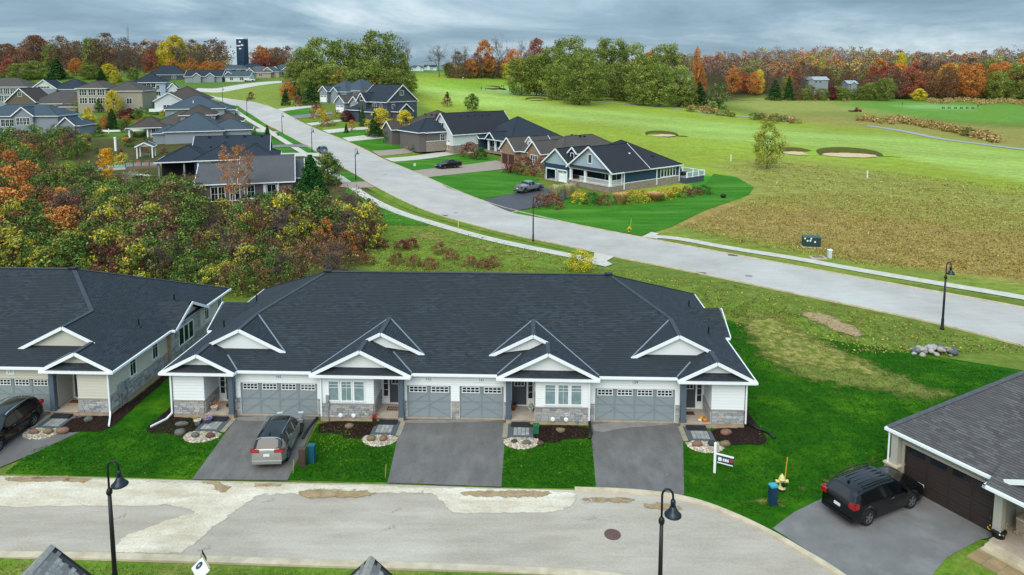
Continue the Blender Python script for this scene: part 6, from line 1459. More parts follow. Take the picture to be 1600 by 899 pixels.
for i, (u, v) in enumerate([(595,385),(627,387),(642,384),(575,410),(620,408),(647,412),(735,412),(755,416),(770,412),(687,392),(560,405),(672,415),(705,402)]):
    put('shrub_red' if i < 3 else 'shrub_rust', 'wild_shrub', u, v+4, v-12, 26, 'reddish wild shrub on the grassy bank behind the main roof' if i < 3 else 'brown wild shrub on the grassy bank behind the main roof', 'shrub', 'reddish shrubs on the bank' if i < 3 else 'brown shrubs on the bank')
# undergrowth as one mass
def scatter(name, xs, ys, size, pal, n, r, hz=(.1, .6), label=None):
    rg = np.random.RandomState(4); z = T_np(xs, ys)+rg.uniform(*hz, len(xs)); Q, c = leaves(rg, np.stack([xs, ys, z], 1), r, n, size, pal)
    o = bpy.data.objects.new(name, fastmesh(name, Q, quads(len(Q)//4), c)); COL.objects.link(o); o['kind'] = 'stuff'; return o
rg = np.random.RandomState(9); xs, ys = rg.uniform(-95, -12, 9000), rg.uniform(60, 140, 9000); uu, vv = np.array([project(a, b, 0) for a, b in zip(xs, ys)]).T
ok = pin(reg, uu, vv) > 2; scatter('undergrowth', xs[ok], ys[ok], .3, BRN+RST+OLV, 9, .8)
xs, ys = rg.uniform(-14, 34, 5200), rg.uniform(57, 84, 5200); uu, vv = np.array([project(a, b, 0) for a, b in zip(xs, ys)]).T
wr = [(570,395),(620,400),(900,425),(950,425),(1060,455),(1130,470),(1240,490),(1330,540),(1200,530),(1120,500),(1000,440),(940,428),(560,430)]; ok = pin(wr, uu, vv) > 0
scatter('bank_weeds', xs[ok], ys[ok], .16, ['#7a8a34', '#5f7428', '#8a8440', '#6c5a38'], 9, .45, (.02, .15))
# tan reeds on the golf course
xs = []; ys = []
for (a, b, c, d, n) in [(1395,187,1440,196,160),(1440,195,1500,206,240),(1500,206,1560,221,340),(1450,158,1700,163,500),(1240,152,1330,156,120),(1180,184,1240,190,90),(1340,187,1400,192,120),(1060,164,1120,176,90)]:
    for i in range(n): t = rnd.random(); p = hit(a+(c-a)*t, b+(d-b)*t+rnd.uniform(-3, 3)*(1 if n > 200 else .7)+1.6*math.sin(t*23)); xs.append(p[0]); ys.append(p[1])
scatter('tan_reeds', np.array(xs), np.array(ys), .9, ['#b09a62', '#c0a26a', '#96854e', '#a8824e'], 16, 1.1, (.3, 1.2))
for i in range(34):
    u = rnd.uniform(1170, 1600) if i % 2 else rnd.uniform(1060, 1250); v = 190+(u-1200)*.02+rnd.uniform(-3, 3) if i % 2 == 0 and u > 1160 else (172+(u-1060)*.13 if i % 2 == 0 else 153+rnd.uniform(0, 2))
    put(rnd.choice(['thicket_green', 'thicket_rust', 'thicket_yellow']), 'rough_shrub', u, v, v-rnd.uniform(6, 12), rnd.uniform(10, 20), 'low wild shrub in the rough between fairway and wood', 'shrub', 'wild shrubs in the golf course rough')
put('thicket_green', 'rough_shrub', 1512, 213, 199, 22, 'green shrub among the tan reeds')
# woods: rows of single trees in front, the mass behind as one
def wood_word(x, y):
    u = project(x, y, T(x, y))[0]
    return '' if u < 0 else ', above the grey front-left house' if u < 110 else ', above the white stair house' if u < 250 else ', near the hill road row' if u < 460 else ', behind the central clump' if u < 1180 else ', near the white house' if u < 1350 else ', behind the mower' if u < 1420 else ', behind the range stands' if u < 1520 else ', at the right edge'
def woods(xr, yr, n_near, kinds, grp, label, hts, step=10.5, stuffname='wood_mass', skip=None, skiptest=None):
    pts = []
    y = yr[0]
    while y < yr[1]:
        k = y/500.0; x = xr[0]*k
        while x < xr[1]*k:
            px, py = x+rnd.uniform(-3.5, 3.5), y+rnd.uniform(-3.5, 3.5); pts.append((px, py)); x += step*rnd.uniform(.8, 1.15)*max(1, k*.9)
        y += step*rnd.uniform(.9, 1.2)*k
    pts = [p for p in pts if not (skiptest and skiptest(*p))]
    Z = T_np(np.array([p[0] for p in pts]), np.array([p[1] for p in pts])); acc = []; accc = []; rg = np.random.RandomState(21)
    for i, ((x, y), z) in enumerate(zip(pts, Z)):
        uq = project(x, y, z)[0]; inw = 1240 < uq < 1352 and y < 460
        h = rnd.uniform(*hts)*(.8+.45*(math.sin(x*.021+1)*.5+.5)*rnd.uniform(.7, 1)); kk = kinds[hash_('%d,%d' % (int((x+3*math.sin(y/9))//26), int(y//34)))*7 % len(kinds)] if rnd.random() < .62 else rnd.choice(kinds)
        if inw: h = min(h, rnd.uniform(6, 8.5)); kk = rnd.choice(['oak', 'brown_tree'])
        if i < n_near or inw:
            if i < 60 and grp.startswith('autumn'): kk = rnd.choice(['oak', 'oak', 'yellow_tree', 'brown_tree', 'oak']); h *= 1.0 if inw else rnd.uniform(.5, .75)
            tree(kk, kk.replace('bare_tree', 'bare_woodland_tree').replace('oak', 'green_woodland_tree').replace('brown_tree', 'brown_woodland_tree'), x, y, z, KL[kk]+label+wood_word(x, y), 'tree', KL[kk]+grp+wood_word(x, y), h, h*rnd.uniform(.5, .8))
        else:
            m = TREES[kk][i % len(TREES[kk])]; pal = PAL[kk]; C = crown_points(rg, 26, h, h*.34, h*.3, 'oval')+np.array([x, y, z]); Q, c = leaves(rg, C, h*.11, 10, 1.35, pal, colvar=.10); acc.append(Q); accc.append(c)
    if acc:
        Q = np.concatenate(acc); c = np.concatenate(accc); o = bpy.data.objects.new(stuffname, fastmesh(stuffname, Q, quads(len(Q)//4), c)); COL.objects.link(o); o['kind'] = 'stuff'
KL = {'oak': 'olive-green ', 'autumn_maple': 'orange ', 'red_maple': 'red ', 'bare_tree': 'bare grey-brown ', 'brown_tree': 'brown half-bare ', 'yellow_tree': 'yellow ', 'conifer': 'dark evergreen '}
PAL = {'oak': ['#7c8844', '#6c7a3c', '#8c9450'], 'autumn_maple': ['#b87340', '#bb8048', '#a56a42'], 'red_maple': ['#8a6456', '#93706a'], 'bare_tree': ['#7d6b5e', '#705f54', '#8a7566'], 'brown_tree': ['#8c7358', '#80684e', '#97805f', '#a5805a'], 'yellow_tree': YEL, 'conifer': DKG}
WK = ['bare_tree']*10+['brown_tree']*9+['autumn_maple']*3+['red_maple', 'oak', 'oak', 'oak', 'yellow_tree']
def notwood(x, y):
    u, v = project(x, y, T(x, y)+2); return (u < 1135 and y < 480) or u < 860 or (1245 < u < 1350 and 452 < y < 480)
woods((100, 560), (442, 800), 170, WK, 'trees in the autumn wood', 'tree of the autumn wood', (15, 21), 12.5, 'autumn_wood', skiptest=notwood)
def notleft(x, y):
    u, v = project(x, y, T(x, y)+2); return u > 455 or abs(u-376) < 24
woods((-620, -120), (430, 560), 80, ['bare_tree']*9+['brown_tree']*5+['autumn_maple', 'oak', 'yellow_tree', 'red_maple'], 'trees behind the left houses', 'tree on the left skyline', (15, 21), 12, 'left_wood', skiptest=notleft)
def notmid(x, y):
    u, v = project(x, y, T(x, y)+2); return u < 440 or u > 900 or 638 < u < 700 or abs(u-376) < 30
woods((-170, 60), (500, 640), 0, ['brown_tree', 'red_maple', 'autumn_maple', 'brown_tree', 'bare_tree'], '', '', (9, 13), 14, 'far_wood', skiptest=notmid)
for i, (u, vb, vt, wp, k) in enumerate([(225,117,76,26,'bare_tree'),(237,118,78,22,'red_maple'),(252,116,80,24,'yellow_tree'),(275,112,62,26,'bare_tree'),(285,113,60,30,'bare_tree'),(300,112,70,24,'bare_tree'),(310,113,68,22,'bare_tree'),(270,118,94,24,'autumn_maple'),(300,118,92,22,'autumn_maple'),(325,119,96,26,'autumn_maple'),(341,119,97,22,'autumn_maple'),
   (215,120,74,22,'bare_tree'),(200,120,70,24,'bare_tree'),(190,122,74,22,'bare_tree'),(30,126,100,30,'oak'),(55,124,96,32,'oak'),(90,124,92,34,'conifer'),(120,118,92,26,'autumn_maple'),(140,124,102,32,'oak'),(170,122,100,24,'yellow_tree'),(15,122,92,24,'red_maple'),(398,112,90,14,'bare_tree'),(405,110,88,24,'red_maple'),(420,110,88,24,'red_maple'),(436,110,90,20,'autumn_maple'),(352,106,90,14,'yellow_tree'),(342,108,88,16,'bare_tree')]):
    put(k, 'skyline_tree', u, vb, vt, wp, KL[k]+'tree standing right behind the far left houses', group=KL[k]+'trees right behind the far left houses')
for u, vb, vt, wp, k in [(1372,134,93,34,'autumn_maple'),(1428,140,98,24,'red_maple'),(1405,138,84,22,'yellow_tree'),(1548,140,98,34,'autumn_maple'),(1595,138,92,30,'autumn_maple'),(1283,142,118,14,'crimson_tree'),(1320,145,123,10,'crimson_tree'),(1250,135,98,28,'brown_tree'),(1186,142,110,16,'yellow_tree'),(1094,130,105,18,'autumn_maple'),(1088,108,76,16,'autumn_maple'),(1382,158,123,30,'oak'),(1436,158,139,22,'yellow_tree'),(1360,157,130,26,'oak'),(1232,157,120,20,'conifer'),(1210,157,124,26,'conifer'),(1310,157,135,26,'oak'),(1470,132,105,24,'red_maple'),(1535,118,98,26,'oak')]:
    put(k, 'woodland_tree', u, max(vb, 148), vt, wp, {'crimson_tree': 'crimson '}.get(k, KL.get(k, ''))+'tree standing out of the wood by %s' % ('the white house' if u < 1340 else 'the mower and practice green' if u < 1450 else 'the right edge'), group={'crimson_tree': 'crimson '}.get(k, KL.get(k, ''))+'trees standing out in the wood')

def field(name, poly, n, x0, x1, y0, y1, size, pal, nl, r, hz, seed=1):
    rg = np.random.RandomState(seed); xs = rg.uniform(x0, x1, n); ys = y0+(y1-y0)*rg.random_sample(n)**1.3; z = T_np(xs, ys)
    zz = z-CAMZ; d = ys*_cp-zz*_sp; h = ys*_sp+zz*_cp; ok = pin(poly, 800+FPX*xs/d, YC-FPX*h/d) > 1
    xs, ys = xs[ok], ys[ok]; Q, c = leaves(rg, np.stack([xs, ys, T_np(xs, ys)+rg.uniform(*hz, len(xs))], 1), r, nl, size, pal, flat=.25, colvar=.2); o = bpy.data.objects.new(name, fastmesh(name, Q, quads(len(Q)//4), c)); COL.objects.link(o); o['kind'] = 'stuff'
field('hay_grass', [(1062,356),(1120,332),(1190,305),(1320,300),(1700,340),(1700,448),(1330,412),(1240,396),(1140,378)], 60000, 10, 110, 62, 150, .2, ['#a8904e', '#958046', '#74602f', '#b8a25c', '#868238', '#7c6436'], 4, .55, (.0, .06), 2)
field('rough_tufts', [(1130,262),(1200,250),(1700,300),(1700,345),(1320,302),(1195,302),(1184,285),(1150,268)], 22000, 20, 190, 90, 190, .3, ['#98944c', '#80843c', '#a8a058', '#6f6a38'], 4, .6, (.0, .05), 3)
field('bank_grass', [(560,300),(640,340),(880,402),(930,418),(1060,430),(1200,455),(1700,565),(1700,640),(1150,520),(1000,440),(940,425),(560,425)], 16000, -30, 60, 50, 110, .2, ['#7f8c34', '#6a7c2a', '#8e8c42', '#5c6626', '#857048'], 5, .4, (.01, .06), 4)

for i in range(44):
    u, v = rnd.uniform(-4, 240), rnd.uniform(122, 216)
    if any(a < u < b and c < v < d for a, b, c, d in ((0, 120, 150, 200), (115, 195, 140, 158), (0, 118, 200, 216), (20, 120, 140, 172))) and rnd.random() < .7: continue
    k = rnd.choice(['crimson_tree', 'young_tree', 'yellow_tree', 'thicket_green', 'brown_tree', 'conifer', 'autumn_maple'])
    put(k, 'garden_tree', u, v, v-rnd.uniform(12, 22), rnd.uniform(12, 20), {'crimson_tree': 'burgundy', 'young_tree': 'green', 'yellow_tree': 'yellow', 'thicket_green': 'bushy olive', 'brown_tree': 'brown half-bare', 'conifer': 'dark evergreen', 'autumn_maple': 'orange'}[k]+' tree between the far left houses', group='trees between the far left houses, '+k.replace('_', ' '))

for u, vb, vt, wp, k, lb in [(1258,157,139,20,'oak','low green tree before the left end of the pale-roofed wood house'),(1270,157,137,18,'brown_tree','low brown tree before the middle of the pale-roofed wood house'),(1284,157,138,20,'oak','low green tree before the right half of the pale-roofed wood house'),(1299,157,136,18,'crimson_tree','crimson tree at the right end of the pale-roofed wood house'),
  (1322,157,138,16,'oak','low green tree left of the small wood house'),(1334,157,139,18,'thicket_green','olive bushy tree before the small wood house'),(1346,157,136,18,'oak','low green tree right of the small wood house'),(1245,157,134,20,'brown_tree','brown tree left of the pale-roofed wood house')]:
    put(k, 'woodland_tree', u, vb, vt, wp, lb)
# ------------------------------------------------------------------ the house bottom right and the two roof tips below
def right_house():
    r = thing('house', 'grey-shingled house with dark brown garage door at the bottom right corner', 'house', (19.39, 33.44, 0), R(-61.2))
    rf = MB(); T_ = 7.4; z = lambda t: 3.02+.5*t
    roof_plane(rf, [(0, 0, 3.02), (5.05, 0, 3.02), (14, 0, 3.02), (14, T_, z(T_)), (T_/1.8, T_, z(T_))])
    roof_plane(rf, [(0, 0, 3.02), (T_/1.8, T_, z(T_)), (T_/1.8, 8.2, z(T_)), (0, 15.6, 3.02)])
    roof_plane(rf, [(0, 15.6, 3.02), (T_/1.8, 8.2, z(T_)), (14, 8.2, z(T_)), (14, 15.6, 3.02)])
    rf.obj('roof', R_near, r)
    pr = MB(); roof_plane(pr, [(5.0, -.75, 2.9), (11.5, -.75, 2.9), (11.5, .6, 3.55), (5.0, .6, 3.55)]); pr.obj('porch_roof', R_near, r)
    c = MB(); c.bar((0, 0, 3.04), (T_/1.8, T_, z(T_)+.02), .26, .035); c.bar((T_/1.8, T_, z(T_)+.02), (14, T_, z(T_)+.02), .26, .04); c.obj('ridge_cap', mat('near_ridge', '#5a5c63', .93, c2='#4c4e55', ns=5), r)
    g = MB(); g.box(-.12, 5.05, -.13, 0, 2.86, 3.0); g.box(-.13, 0, 0, 15.6, 2.86, 3.0); g.box(4.93, 5.05, -.88, -.13, 2.76, 2.9); g.box(4.93, 11.5, -.88, -.76, 2.76, 2.9); g.obj('gutter', M_white, r)
    gb = MB(); gb.prism([(6.2, .3, 3.45), (11.0, .3, 3.45), (8.6, .3, 4.65)], (0, .06, 0)); gb.obj('gable_siding', M_sidew, r)
    gg = MB(); roof_plane(gg, [(5.6, -.2, 3.25), (8.6, -.2, 4.8), (8.6, 3.8, 4.8), (5.6, .5, 3.25)]); roof_plane(gg, [(11.6, -.2, 3.25), (8.6, -.2, 4.8), (8.6, 3.8, 4.8), (11.6, .5, 3.25)]); gg.obj('gable_roof', R_near, r)
    t = MB(); t.bar((5.5, -.24, 3.14), (8.6, -.24, 4.72), .05, .22); t.bar((11.7, -.24, 3.14), (8.6, -.24, 4.72), .05, .22); t.obj('rake_board', M_white, r)
    wl = mat('greige_siding', '#a29f96', .7, lap=.14)
    w = MB(); w.box(.35, .62, .35, .5, 0, 2.95); w.box(5.1, 5.2, .35, .5, 0, 2.95); w.box(.62, 5.1, .35, .5, 2.42, 2.95); w.box(.35, .5, .5, 15, 0, 2.95); w.box(5.1, 13, 1.7, 1.85, .3, 2.9); w.box(5.1, 5.22, .5, 1.7, 0, 2.9); w.obj('wall', wl, r)
    pl = Plane((0, .35), (1, 0), (0, -1)); tr = MB(); pl.slab(tr, .6, .74, 0, 2.48, 0, .05); pl.slab(tr, 5.0, 5.14, 0, 2.48, 0, .05); pl.slab(tr, .6, 5.14, 2.36, 2.5, 0, .06); tr.obj('door_frame', mat('greige_trim', '#a39d90', .7), r)
    dm = mat('espresso_door', '#2c2422', .55, c2='#352b28', ns=3, stretch=(1, 1, 8)); dr = mat('espresso_rail', '#362c29', .55)
    d = MB(); pl.slab(d, .74, 5.0, .06, 2.36, -.16, -.12); do = d.obj('garage_door', dm, r); cw = (5.0-.74)/4
    for i in range(4):
        for k in range(4):
            q = MB(); a0, a1, z0, z1 = .74+i*cw+.06, .74+(i+1)*cw-.06, .1+k*.57, .1+(k+1)*.57-.06
            if k == 3: pl.slab(q, a0+.08, a1-.08, z0+.12, z1-.1, -.12, -.105); q.obj('pane', M_glass, do)
            else:
                for j in range(3): pl.slab(q, a0, a1, z0+j*.165, z0+j*.165+.15, -.12, -.1)
                stuff(q.obj('plank_panel', dr, do))
    f = MB(); f.box(.62, 5.1, .2, .5, 0, .06); f.obj('threshold', M_conc2, r)
    for s0 in (.2, 5.05):
        q = MB(); q.box(s0, s0+.34, .02, .36, 0 if s0 < 1 else .3, 2.88); q.obj('column', mat('greige_column', '#aca99f', .7), r)
    q = MB(); q.box(-.02, .62, -.12, .62, 0, 1.12); q.obj('stone_pier', mat('ashlar_stone', '#a89c8a', .9, c2='#8e8270', ns=3, bump=.02, bs=12), r); q = MB(); q.box(-.07, .67, -.17, .67, 1.12, 1.2); q.obj('pier_cap', M_conc2, r)
    q = MB(); q.box(5.6, 13, .9, 1.7, .3, 1.1); q.obj('stone_base', _M['ashlar_stone'], r); q = MB(); q.box(5.6, 13, .84, 1.7, 1.1, 1.17); q.obj('stone_sill', M_conc2, r)
    q = MB(); q.box(5.2, 13, -.5, 1.7, 0, .3); q.obj('porch_floor', M_porch, r)
    for k in range(2): q = MB(); q.box(5.2, 8, -.5-.35*(k+1), -.5-.35*k, 0, .22-.08*k); q.obj('porch_step', M_conc2, r)
    for i in range(9):
        for j in range(3):
            q = MB(); q.box(5.15+i*.6, 5.15+i*.6+.585, -2.2+j*.42, -2.2+j*.42+.41, .05, .1+.004*((i*7+j*3) % 3)); q.obj('paver', mat('tan_paver_%d' % ((i+j) % 3), ('#a5895f', '#9a7e56', '#ae936a')[(i+j) % 3], .9, c2='#94805f', ns=2), r)
    q = MB(); q.tube([(.1, -.02, .1), (.1, -.02, 2.8)], .045, 6); q.obj('downspout', M_white, r)
right_house()
def roof_tip(x, y, za, label, tw):
    """the far gable end of a steep roof whose ridge runs towards the camera, single shingles laid on it"""
    r = thing('house_roof', label, 'roof', (x, y, 0), tw); p = .95; Ln = 5.5; Wd = 3.2
    for s_ in (-1, 1):
        mb = MB(); mb.poly([(0, 0, za-.02), (s_*Wd, 0, za-.02-Wd*p), (s_*Wd, -Ln, za-.02-Wd*p), (0, -Ln, za-.02)][::s_]); mb.obj('roof_deck', mat('roof_deck', '#3a3b3e', .95), r)
        k = math.hypot(1, p); q = random.Random(3)
        sh = {}
        rows = int(2.3*k/.14)
        for i in range(rows):
            yy_ = -q.uniform(0, .3); 
            while yy_ > -3.3:
                w_ = q.choice((.17, .26, .33)); d0 = i*.14; key = (w_, q.randrange(3), s_)
                if key not in sh:
                    m = MB(); g_ = .012+.006*key[1]; a = .15/k
                    m.prism([(0, 0, 0), (s_*a, 0, -a*p), (s_*a, -w_+.008, -a*p), (0, -w_+.008, 0)][::s_], (s_*p/k*g_, 0, g_/k)); sh[key] = m.mesh('shingle', mat('shingle_%d' % key[1], ('#9b968f', '#7d7974', '#aca69e')[key[1]], .95, c2='#77797b', ns=12, bump=.004, bs=120, objvar=.1))
                o = bpy.data.objects.new('shingle', sh[key]); COL.objects.link(o); o.parent = r
                o.location = (s_*d0/k, yy_, za-d0/k*p+.0); yy_ -= w_
    for i in range(22):
        m = MB(); m.prism([(0, -i*.14, za+.03), (.13, -i*.14, za-.08), (.13, -i*.14-.15, za-.085), (0, -i*.14-.15, za+.02)], (0, 0, .012)); m.prism([(-.13, -i*.14, za-.08), (0, -i*.14, za+.03), (0, -i*.14-.15, za+.02), (-.13, -i*.14-.15, za-.085)], (0, 0, .012)); m.obj('ridge_shingle', mat('tip_ridge', '#a09b94', .95, c2='#8a857f', ns=9), r)
    w_ = MB(); w_.box(-2.6, 2.6, -Ln, -.3, 0, za-3.0); w_.prism([(-2.6, -.4, za-3.0), (2.6, -.4, za-3.0), (0, -.4, za-.3)], (0, .1, 0)); w_.obj('wall', BEIGE, r)
    b = MB()
    for s_ in (-1, 1): b.bar((0, 0, za-.1), (s_*Wd, 0, za-.1-Wd*p), .06, .16)
    b.obj('rake_board', M_dark, r)
q_ = ony(80, 852, 20.56); roof_tip(q_[0], 20.56, q_[2], 'grey shingled roof tip poking up at the bottom left edge of the photo', R(4))
q_ = ony(580, 870, 20.04); roof_tip(q_[0], 20.04, q_[2], 'dark shingled roof tip poking up at the bottom centre of the photo', R(-2))
# ------------------------------------------------------------------ vehicles
M_tyre = mat('tyre_rubber', '#17181a', .9); M_rim = mat('alloy_rim', '#8d9299', .3, metal=.8); M_rimd = mat('dark_alloy', '#7d8288', .35, metal=.6)
M_cglass = mat('car_glass', '#0a0e13', .06, spec=.7); M_trim = mat('black_trim', '#1a1b1d', .5); M_red = mat('red_lamp', '#9c1418', .2, spec=.8); M_lamp = mat('head_lamp', '#c9d0d6', .1, spec=1); M_plate = mat('licence_plate', '#dfe3e8', .5)
def paint(n, c, rough=.25, metal=.3): return mat('paint_'+n, c, rough, metal=metal, coat=.3, spec=.45)
def car(name, label, cat, L_, W, H, top, belt, wins_, wind, rear, wheels, m_paint, m_roof=None, wr=.36, bed=None, rails=None, rim=None, group=None, zb=.22, low=None, roofx=None, plate=True, tail=(.82, 1.05, .26)):
    t = thing(name, label, cat, group=group)
    tx = [p[0] for p in top]; tz = [p[1] for p in top]
    # stations by arc length so steep ends stay smooth
    S = [0]
    for a, b in zip(top, top[1:]): S.append(S[-1]+math.dist(a, b))
    ns = 96; xs = [np.interp(S[-1]*i/(ns-1), S, tx) for i in range(ns)]; zs = [np.interp(S[-1]*i/(ns-1), S, tz) for i in range(ns)]
    for _ in range(2): zs = [zs[0]]+[(zs[i-1]+2*zs[i]+zs[i+1])/4 for i in range(1, ns-1)]+[zs[-1]]; xs = [xs[0]]+[(xs[i-1]+2*xs[i]+xs[i+1])/4 for i in range(1, ns-1)]+[xs[-1]]
    hw = W/2
    def plan(x):
        e = min(x, L_-x); k = max(0, 1-e/.75); return hw*(1-.13*k**2.2)
    nlo, nup, ntp = 7, 6, 5
    def ring(x, zt):
        b = min(belt, zt-.04); z0 = zb+.10*max(0, 1-min(x, L_-x)/.5); w = plan(x); P = [(0, z0), (w*.88, z0)]
        for i in range(nlo): f = i/(nlo-1); z = z0+.05+(b-z0-.05)*f; P.append((w*(.965+.035*math.sin(math.pi*min(1, f*1.15))-.015*f), z))
        up = max(zt-b, 0); wt = w*(.95-.26*min(1, up/(H-belt+1e-6)) if up > .06 else .95-.03)
        rr = min(.10, up*.5)
        for i in range(1, nup+1): f = i/nup; P.append((w*.95+(wt-w*.95)*f, b+(zt-rr-b)*f))
        for i in range(1, ntp+1): f = i/ntp; P.append((wt*(1-f)*(.97 if i < ntp else 0)+0, zt-rr*(1-min(1, f*2.2))**2+.02*(f)))
        return P
    rings = [ring(x, z) for x, z in zip(xs, zs)]; n = len(rings[0]); V = []
    for x, P in zip(xs, rings):
        for (y, z) in P:
            for wx in wheels:
                if y > hw*.7:
                    d = math.hypot(x-wx, z-wr)
                    if d < wr+.07: y = y-.24 if d < wr+.045 else y-.02
            if bed and bed[0] < x < bed[1] and y < hw-.16 and z > bed[2]: z = bed[2]
            V.append((x, y, z))
    def build(cond, m, nm, off=0.0, parent=t, sides=(1, -1)):
        mb = MB()
        for s_ in sides:
            for i in range(ns-1):
                for j in range(n-1):
                    q = [V[i*n+j], V[(i+1)*n+j], V[(i+1)*n+j+1], V[i*n+j+1]]; c = [sum(p[k] for p in q)/4 for k in range(3)]
                    if not cond(c[0], c[1], c[2], j, i): continue
                    a, b, d = Vector(q[0]), Vector(q[1]), Vector(q[3]); nn = (b-a).cross(d-a)
                    if nn.length < 1e-9: nn = (Vector(q[2])-b).cross(a-b)
                    if nn.length < 1e-9: continue
                    nn.normalize()
                    if nn.dot(Vector((0, c[1], c[2]-.6))) < 0 and off: nn = -nn
                    q = [(p[0]+nn[0]*off, s_*(p[1]+nn[1]*off), p[2]+nn[2]*off) for p in q]
                    mb.add(q if s_ > 0 else q[::-1], [(0, 1, 2, 3)])
        if not mb.f: return None
        o = mb.obj(nm, m, parent, True)
        bm = bmesh.new(); bm.from_mesh(o.data); bmesh.ops.remove_doubles(bm, verts=bm.verts, dist=.0008); bmesh.ops.recalc_face_normals(bm, faces=bm.faces); bm.to_mesh(o.data); bm.free(); o.data.polygons.foreach_set('use_smooth', [True]*len(o.data.polygons)); return o
    side0 = 2+nlo-1
    isroof = lambda x, j: m_roof is not None and j >= side0+nup-1 and roofx[0] < x < roofx[1]
    lo_ = low or .42
    body = MB()
    build(lambda x, y, z, j, i: z >= lo_ and not isroof(x, j), m_paint, 'body'); build(lambda x, y, z, j, i: z < lo_, M_trim, 'lower_cladding')
    if m_roof: build(lambda x, y, z, j, i: z >= lo_ and isroof(x, j), m_roof, 'roof_panel')
    for (x0, x1) in wins_:
        for sd_ in ((1,), (-1,)): build(lambda x, y, z, j, i: x0 < x < x1 and side0 <= j < side0+nup-1 and z > belt+.03, M_cglass, 'side_window', .006, sides=sd_)
    build(lambda x, y, z, j, i: wind[0] < x < wind[1] and j >= side0+nup-1 and y < hw*.80, M_cglass, 'windshield', .006)
    build(lambda x, y, z, j, i: rear[0] < x < rear[1] and z > rear[2] and j >= side0+nup-2 and y < hw*.80, M_cglass, 'rear_window', .008)
    # ends
    for x, P, s_, nm in ((xs[0], rings[0], -1, 'tailgate'), (xs[-1], rings[-1], 1, 'front_grille')):
        mb = MB()
        for j in range(1, n-2):
            (y0, z0), (y1, z1) = P[j], P[j+1]; mb.add([(x, -y0, z0), (x, y0, z0), (x, y1, z1), (x, -y1, z1)], [(0, 1, 2, 3) if s_ > 0 else (3, 2, 1, 0)])
        mb.obj(nm, m_paint, t)
    mb = MB(); mb.box(-.05, .1, -hw*.84, hw*.84, .36, .52); mb.obj('rear_bumper', M_trim if low else m_paint, t); mb = MB(); mb.box(L_-.1, L_+.03, -hw*.8, hw*.8, .3, .5); mb.obj('front_bumper', M_trim, t)
    for s_ in (-1, 1):
        z0, z1, yl = tail; mb = MB(); mb.box(-.03, .16, s_*hw*.93, s_*(hw*.93-yl), z0, z1); mb.box(.02, .3, s_*(hw*.96), s_*(hw*.80), z0+.02, z1); mb.obj('tail_lamp', M_red, t)
        mb = MB(); mb.box(L_-.32, L_-.02, s_*hw*.84, s_*hw*.5, .74, .88); mb.obj('head_lamp', M_lamp, t)
        mx_ = wind[1]-.35; mb = MB(); mb.box(mx_-.02, mx_+.12, s_*hw*.97, s_*(hw*.97+.2), belt-.02, belt+.15); mb.obj('mirror', m_paint, t)
        for dx in ((wins_[0][0]+wins_[0][1])/2, wins_[-1][0]+.2): mb = MB(); mb.box(dx, dx+.2, s_*hw*.985, s_*(hw*1.005), belt-.14, belt-.10); mb.obj('door_handle', M_rim if not low else m_paint, t)
        if rails:
            mb = MB(); yy_ = hw*.68; P = [(rails[0]+(rails[1]-rails[0])*k/10, s_*(yy_+.03*math.sin(math.pi*k/10)), float(np.interp(rails[0]+(rails[1]-rails[0])*k/10, tx, tz))+.05-(.06 if k in (0, 10) else 0)) for k in range(11)]
            mb.tube(P, .026, 6); mb.obj('roof_rail', rails[2], t)
    for wx in wheels:
        for s_ in (-1, 1):
            mb = MB(); y0 = hw*.965; mb.lathe([(wr*.62, -.20), (wr*.96, -.20), (wr, -.16), (wr, -.04), (wr*.95, 0), (wr*.66, .004), (wr*.62, -.03)], 24, (wx, 0, wr), axis='y')
            mb.v = [(x, s_*(y0+(y)), z) for x, y, z in mb.v]; wo = mb.obj('wheel', M_tyre, t, True)
            mb = MB(); mb.lathe([(wr*.62, -.1), (wr*.66, -.01), (wr*.60, -.02), (wr*.56, -.09)], 20, (wx, 0, wr), axis='y')
            for k in range(5):
                a = 6.283*k/5; mb.bar((wx, -.03, wr), (wx+math.cos(a)*wr*.6, -.02, wr+math.sin(a)*wr*.6), .07, .05, up=(0, 1, 0))
            mb.lathe([(.06, -.06), (.06, -.005)], 10, (wx, 0, wr), axis='y'); mb.v = [(x, s_*(y0+y), z) for x, y, z in mb.v]; mb.obj('rim', rim or M_rim, wo)
            mb = MB(); mb.lathe([(wr+.05, -.3), (wr+.05, -.2)], 20, (wx, 0, wr), axis='y'); mb.v = [(x, s_*(hw*.98+y), z) for x, y, z in mb.v]; mb.obj('wheel_well', M_dark, t)
    if plate: mb = MB(); mb.box(-.045, 0, -.16, .16, .78, .9); mb.obj('licence_plate', M_plate, t)
    return t
def at(t, x, y, z, h): t.location = (x, y, z); t.rotation_euler = (0, 0, h); return t
ZD = .062
P_sil = paint('champagne', '#a4a4a3', .25, .5); P_blk = paint('black', '#040506', .22, 0); P_gry = paint('grey', '#8b9096', .25, .5)
c1 = car('parked_suv', 'champagne-silver SUV with black glass roof parked in the left driveway, rear to the street', 'SUV', 4.65, 1.84, 1.70, [(0, .98), (.05, 1.12), (.42, 1.60), (.95, 1.67), (2.0, 1.70), (2.75, 1.62), (3.45, 1.08), (4.2, .98), (4.5, .86), (4.65, .62)], 1.0,
  [(.62, 1.25), (1.33, 2.2), (2.28, 3.05)], (2.8, 3.44), (.08, .43, 1.12), (.95, 3.65), P_sil, mat('panorama_roof', '#0d1218', .1, spec=.6), rails=(.7, 2.75, M_rim), roofx=(.44, 2.78), tail=(.98, 1.12, .46))
at(c1, -13.08, 34.42, ZD, R(92.5))
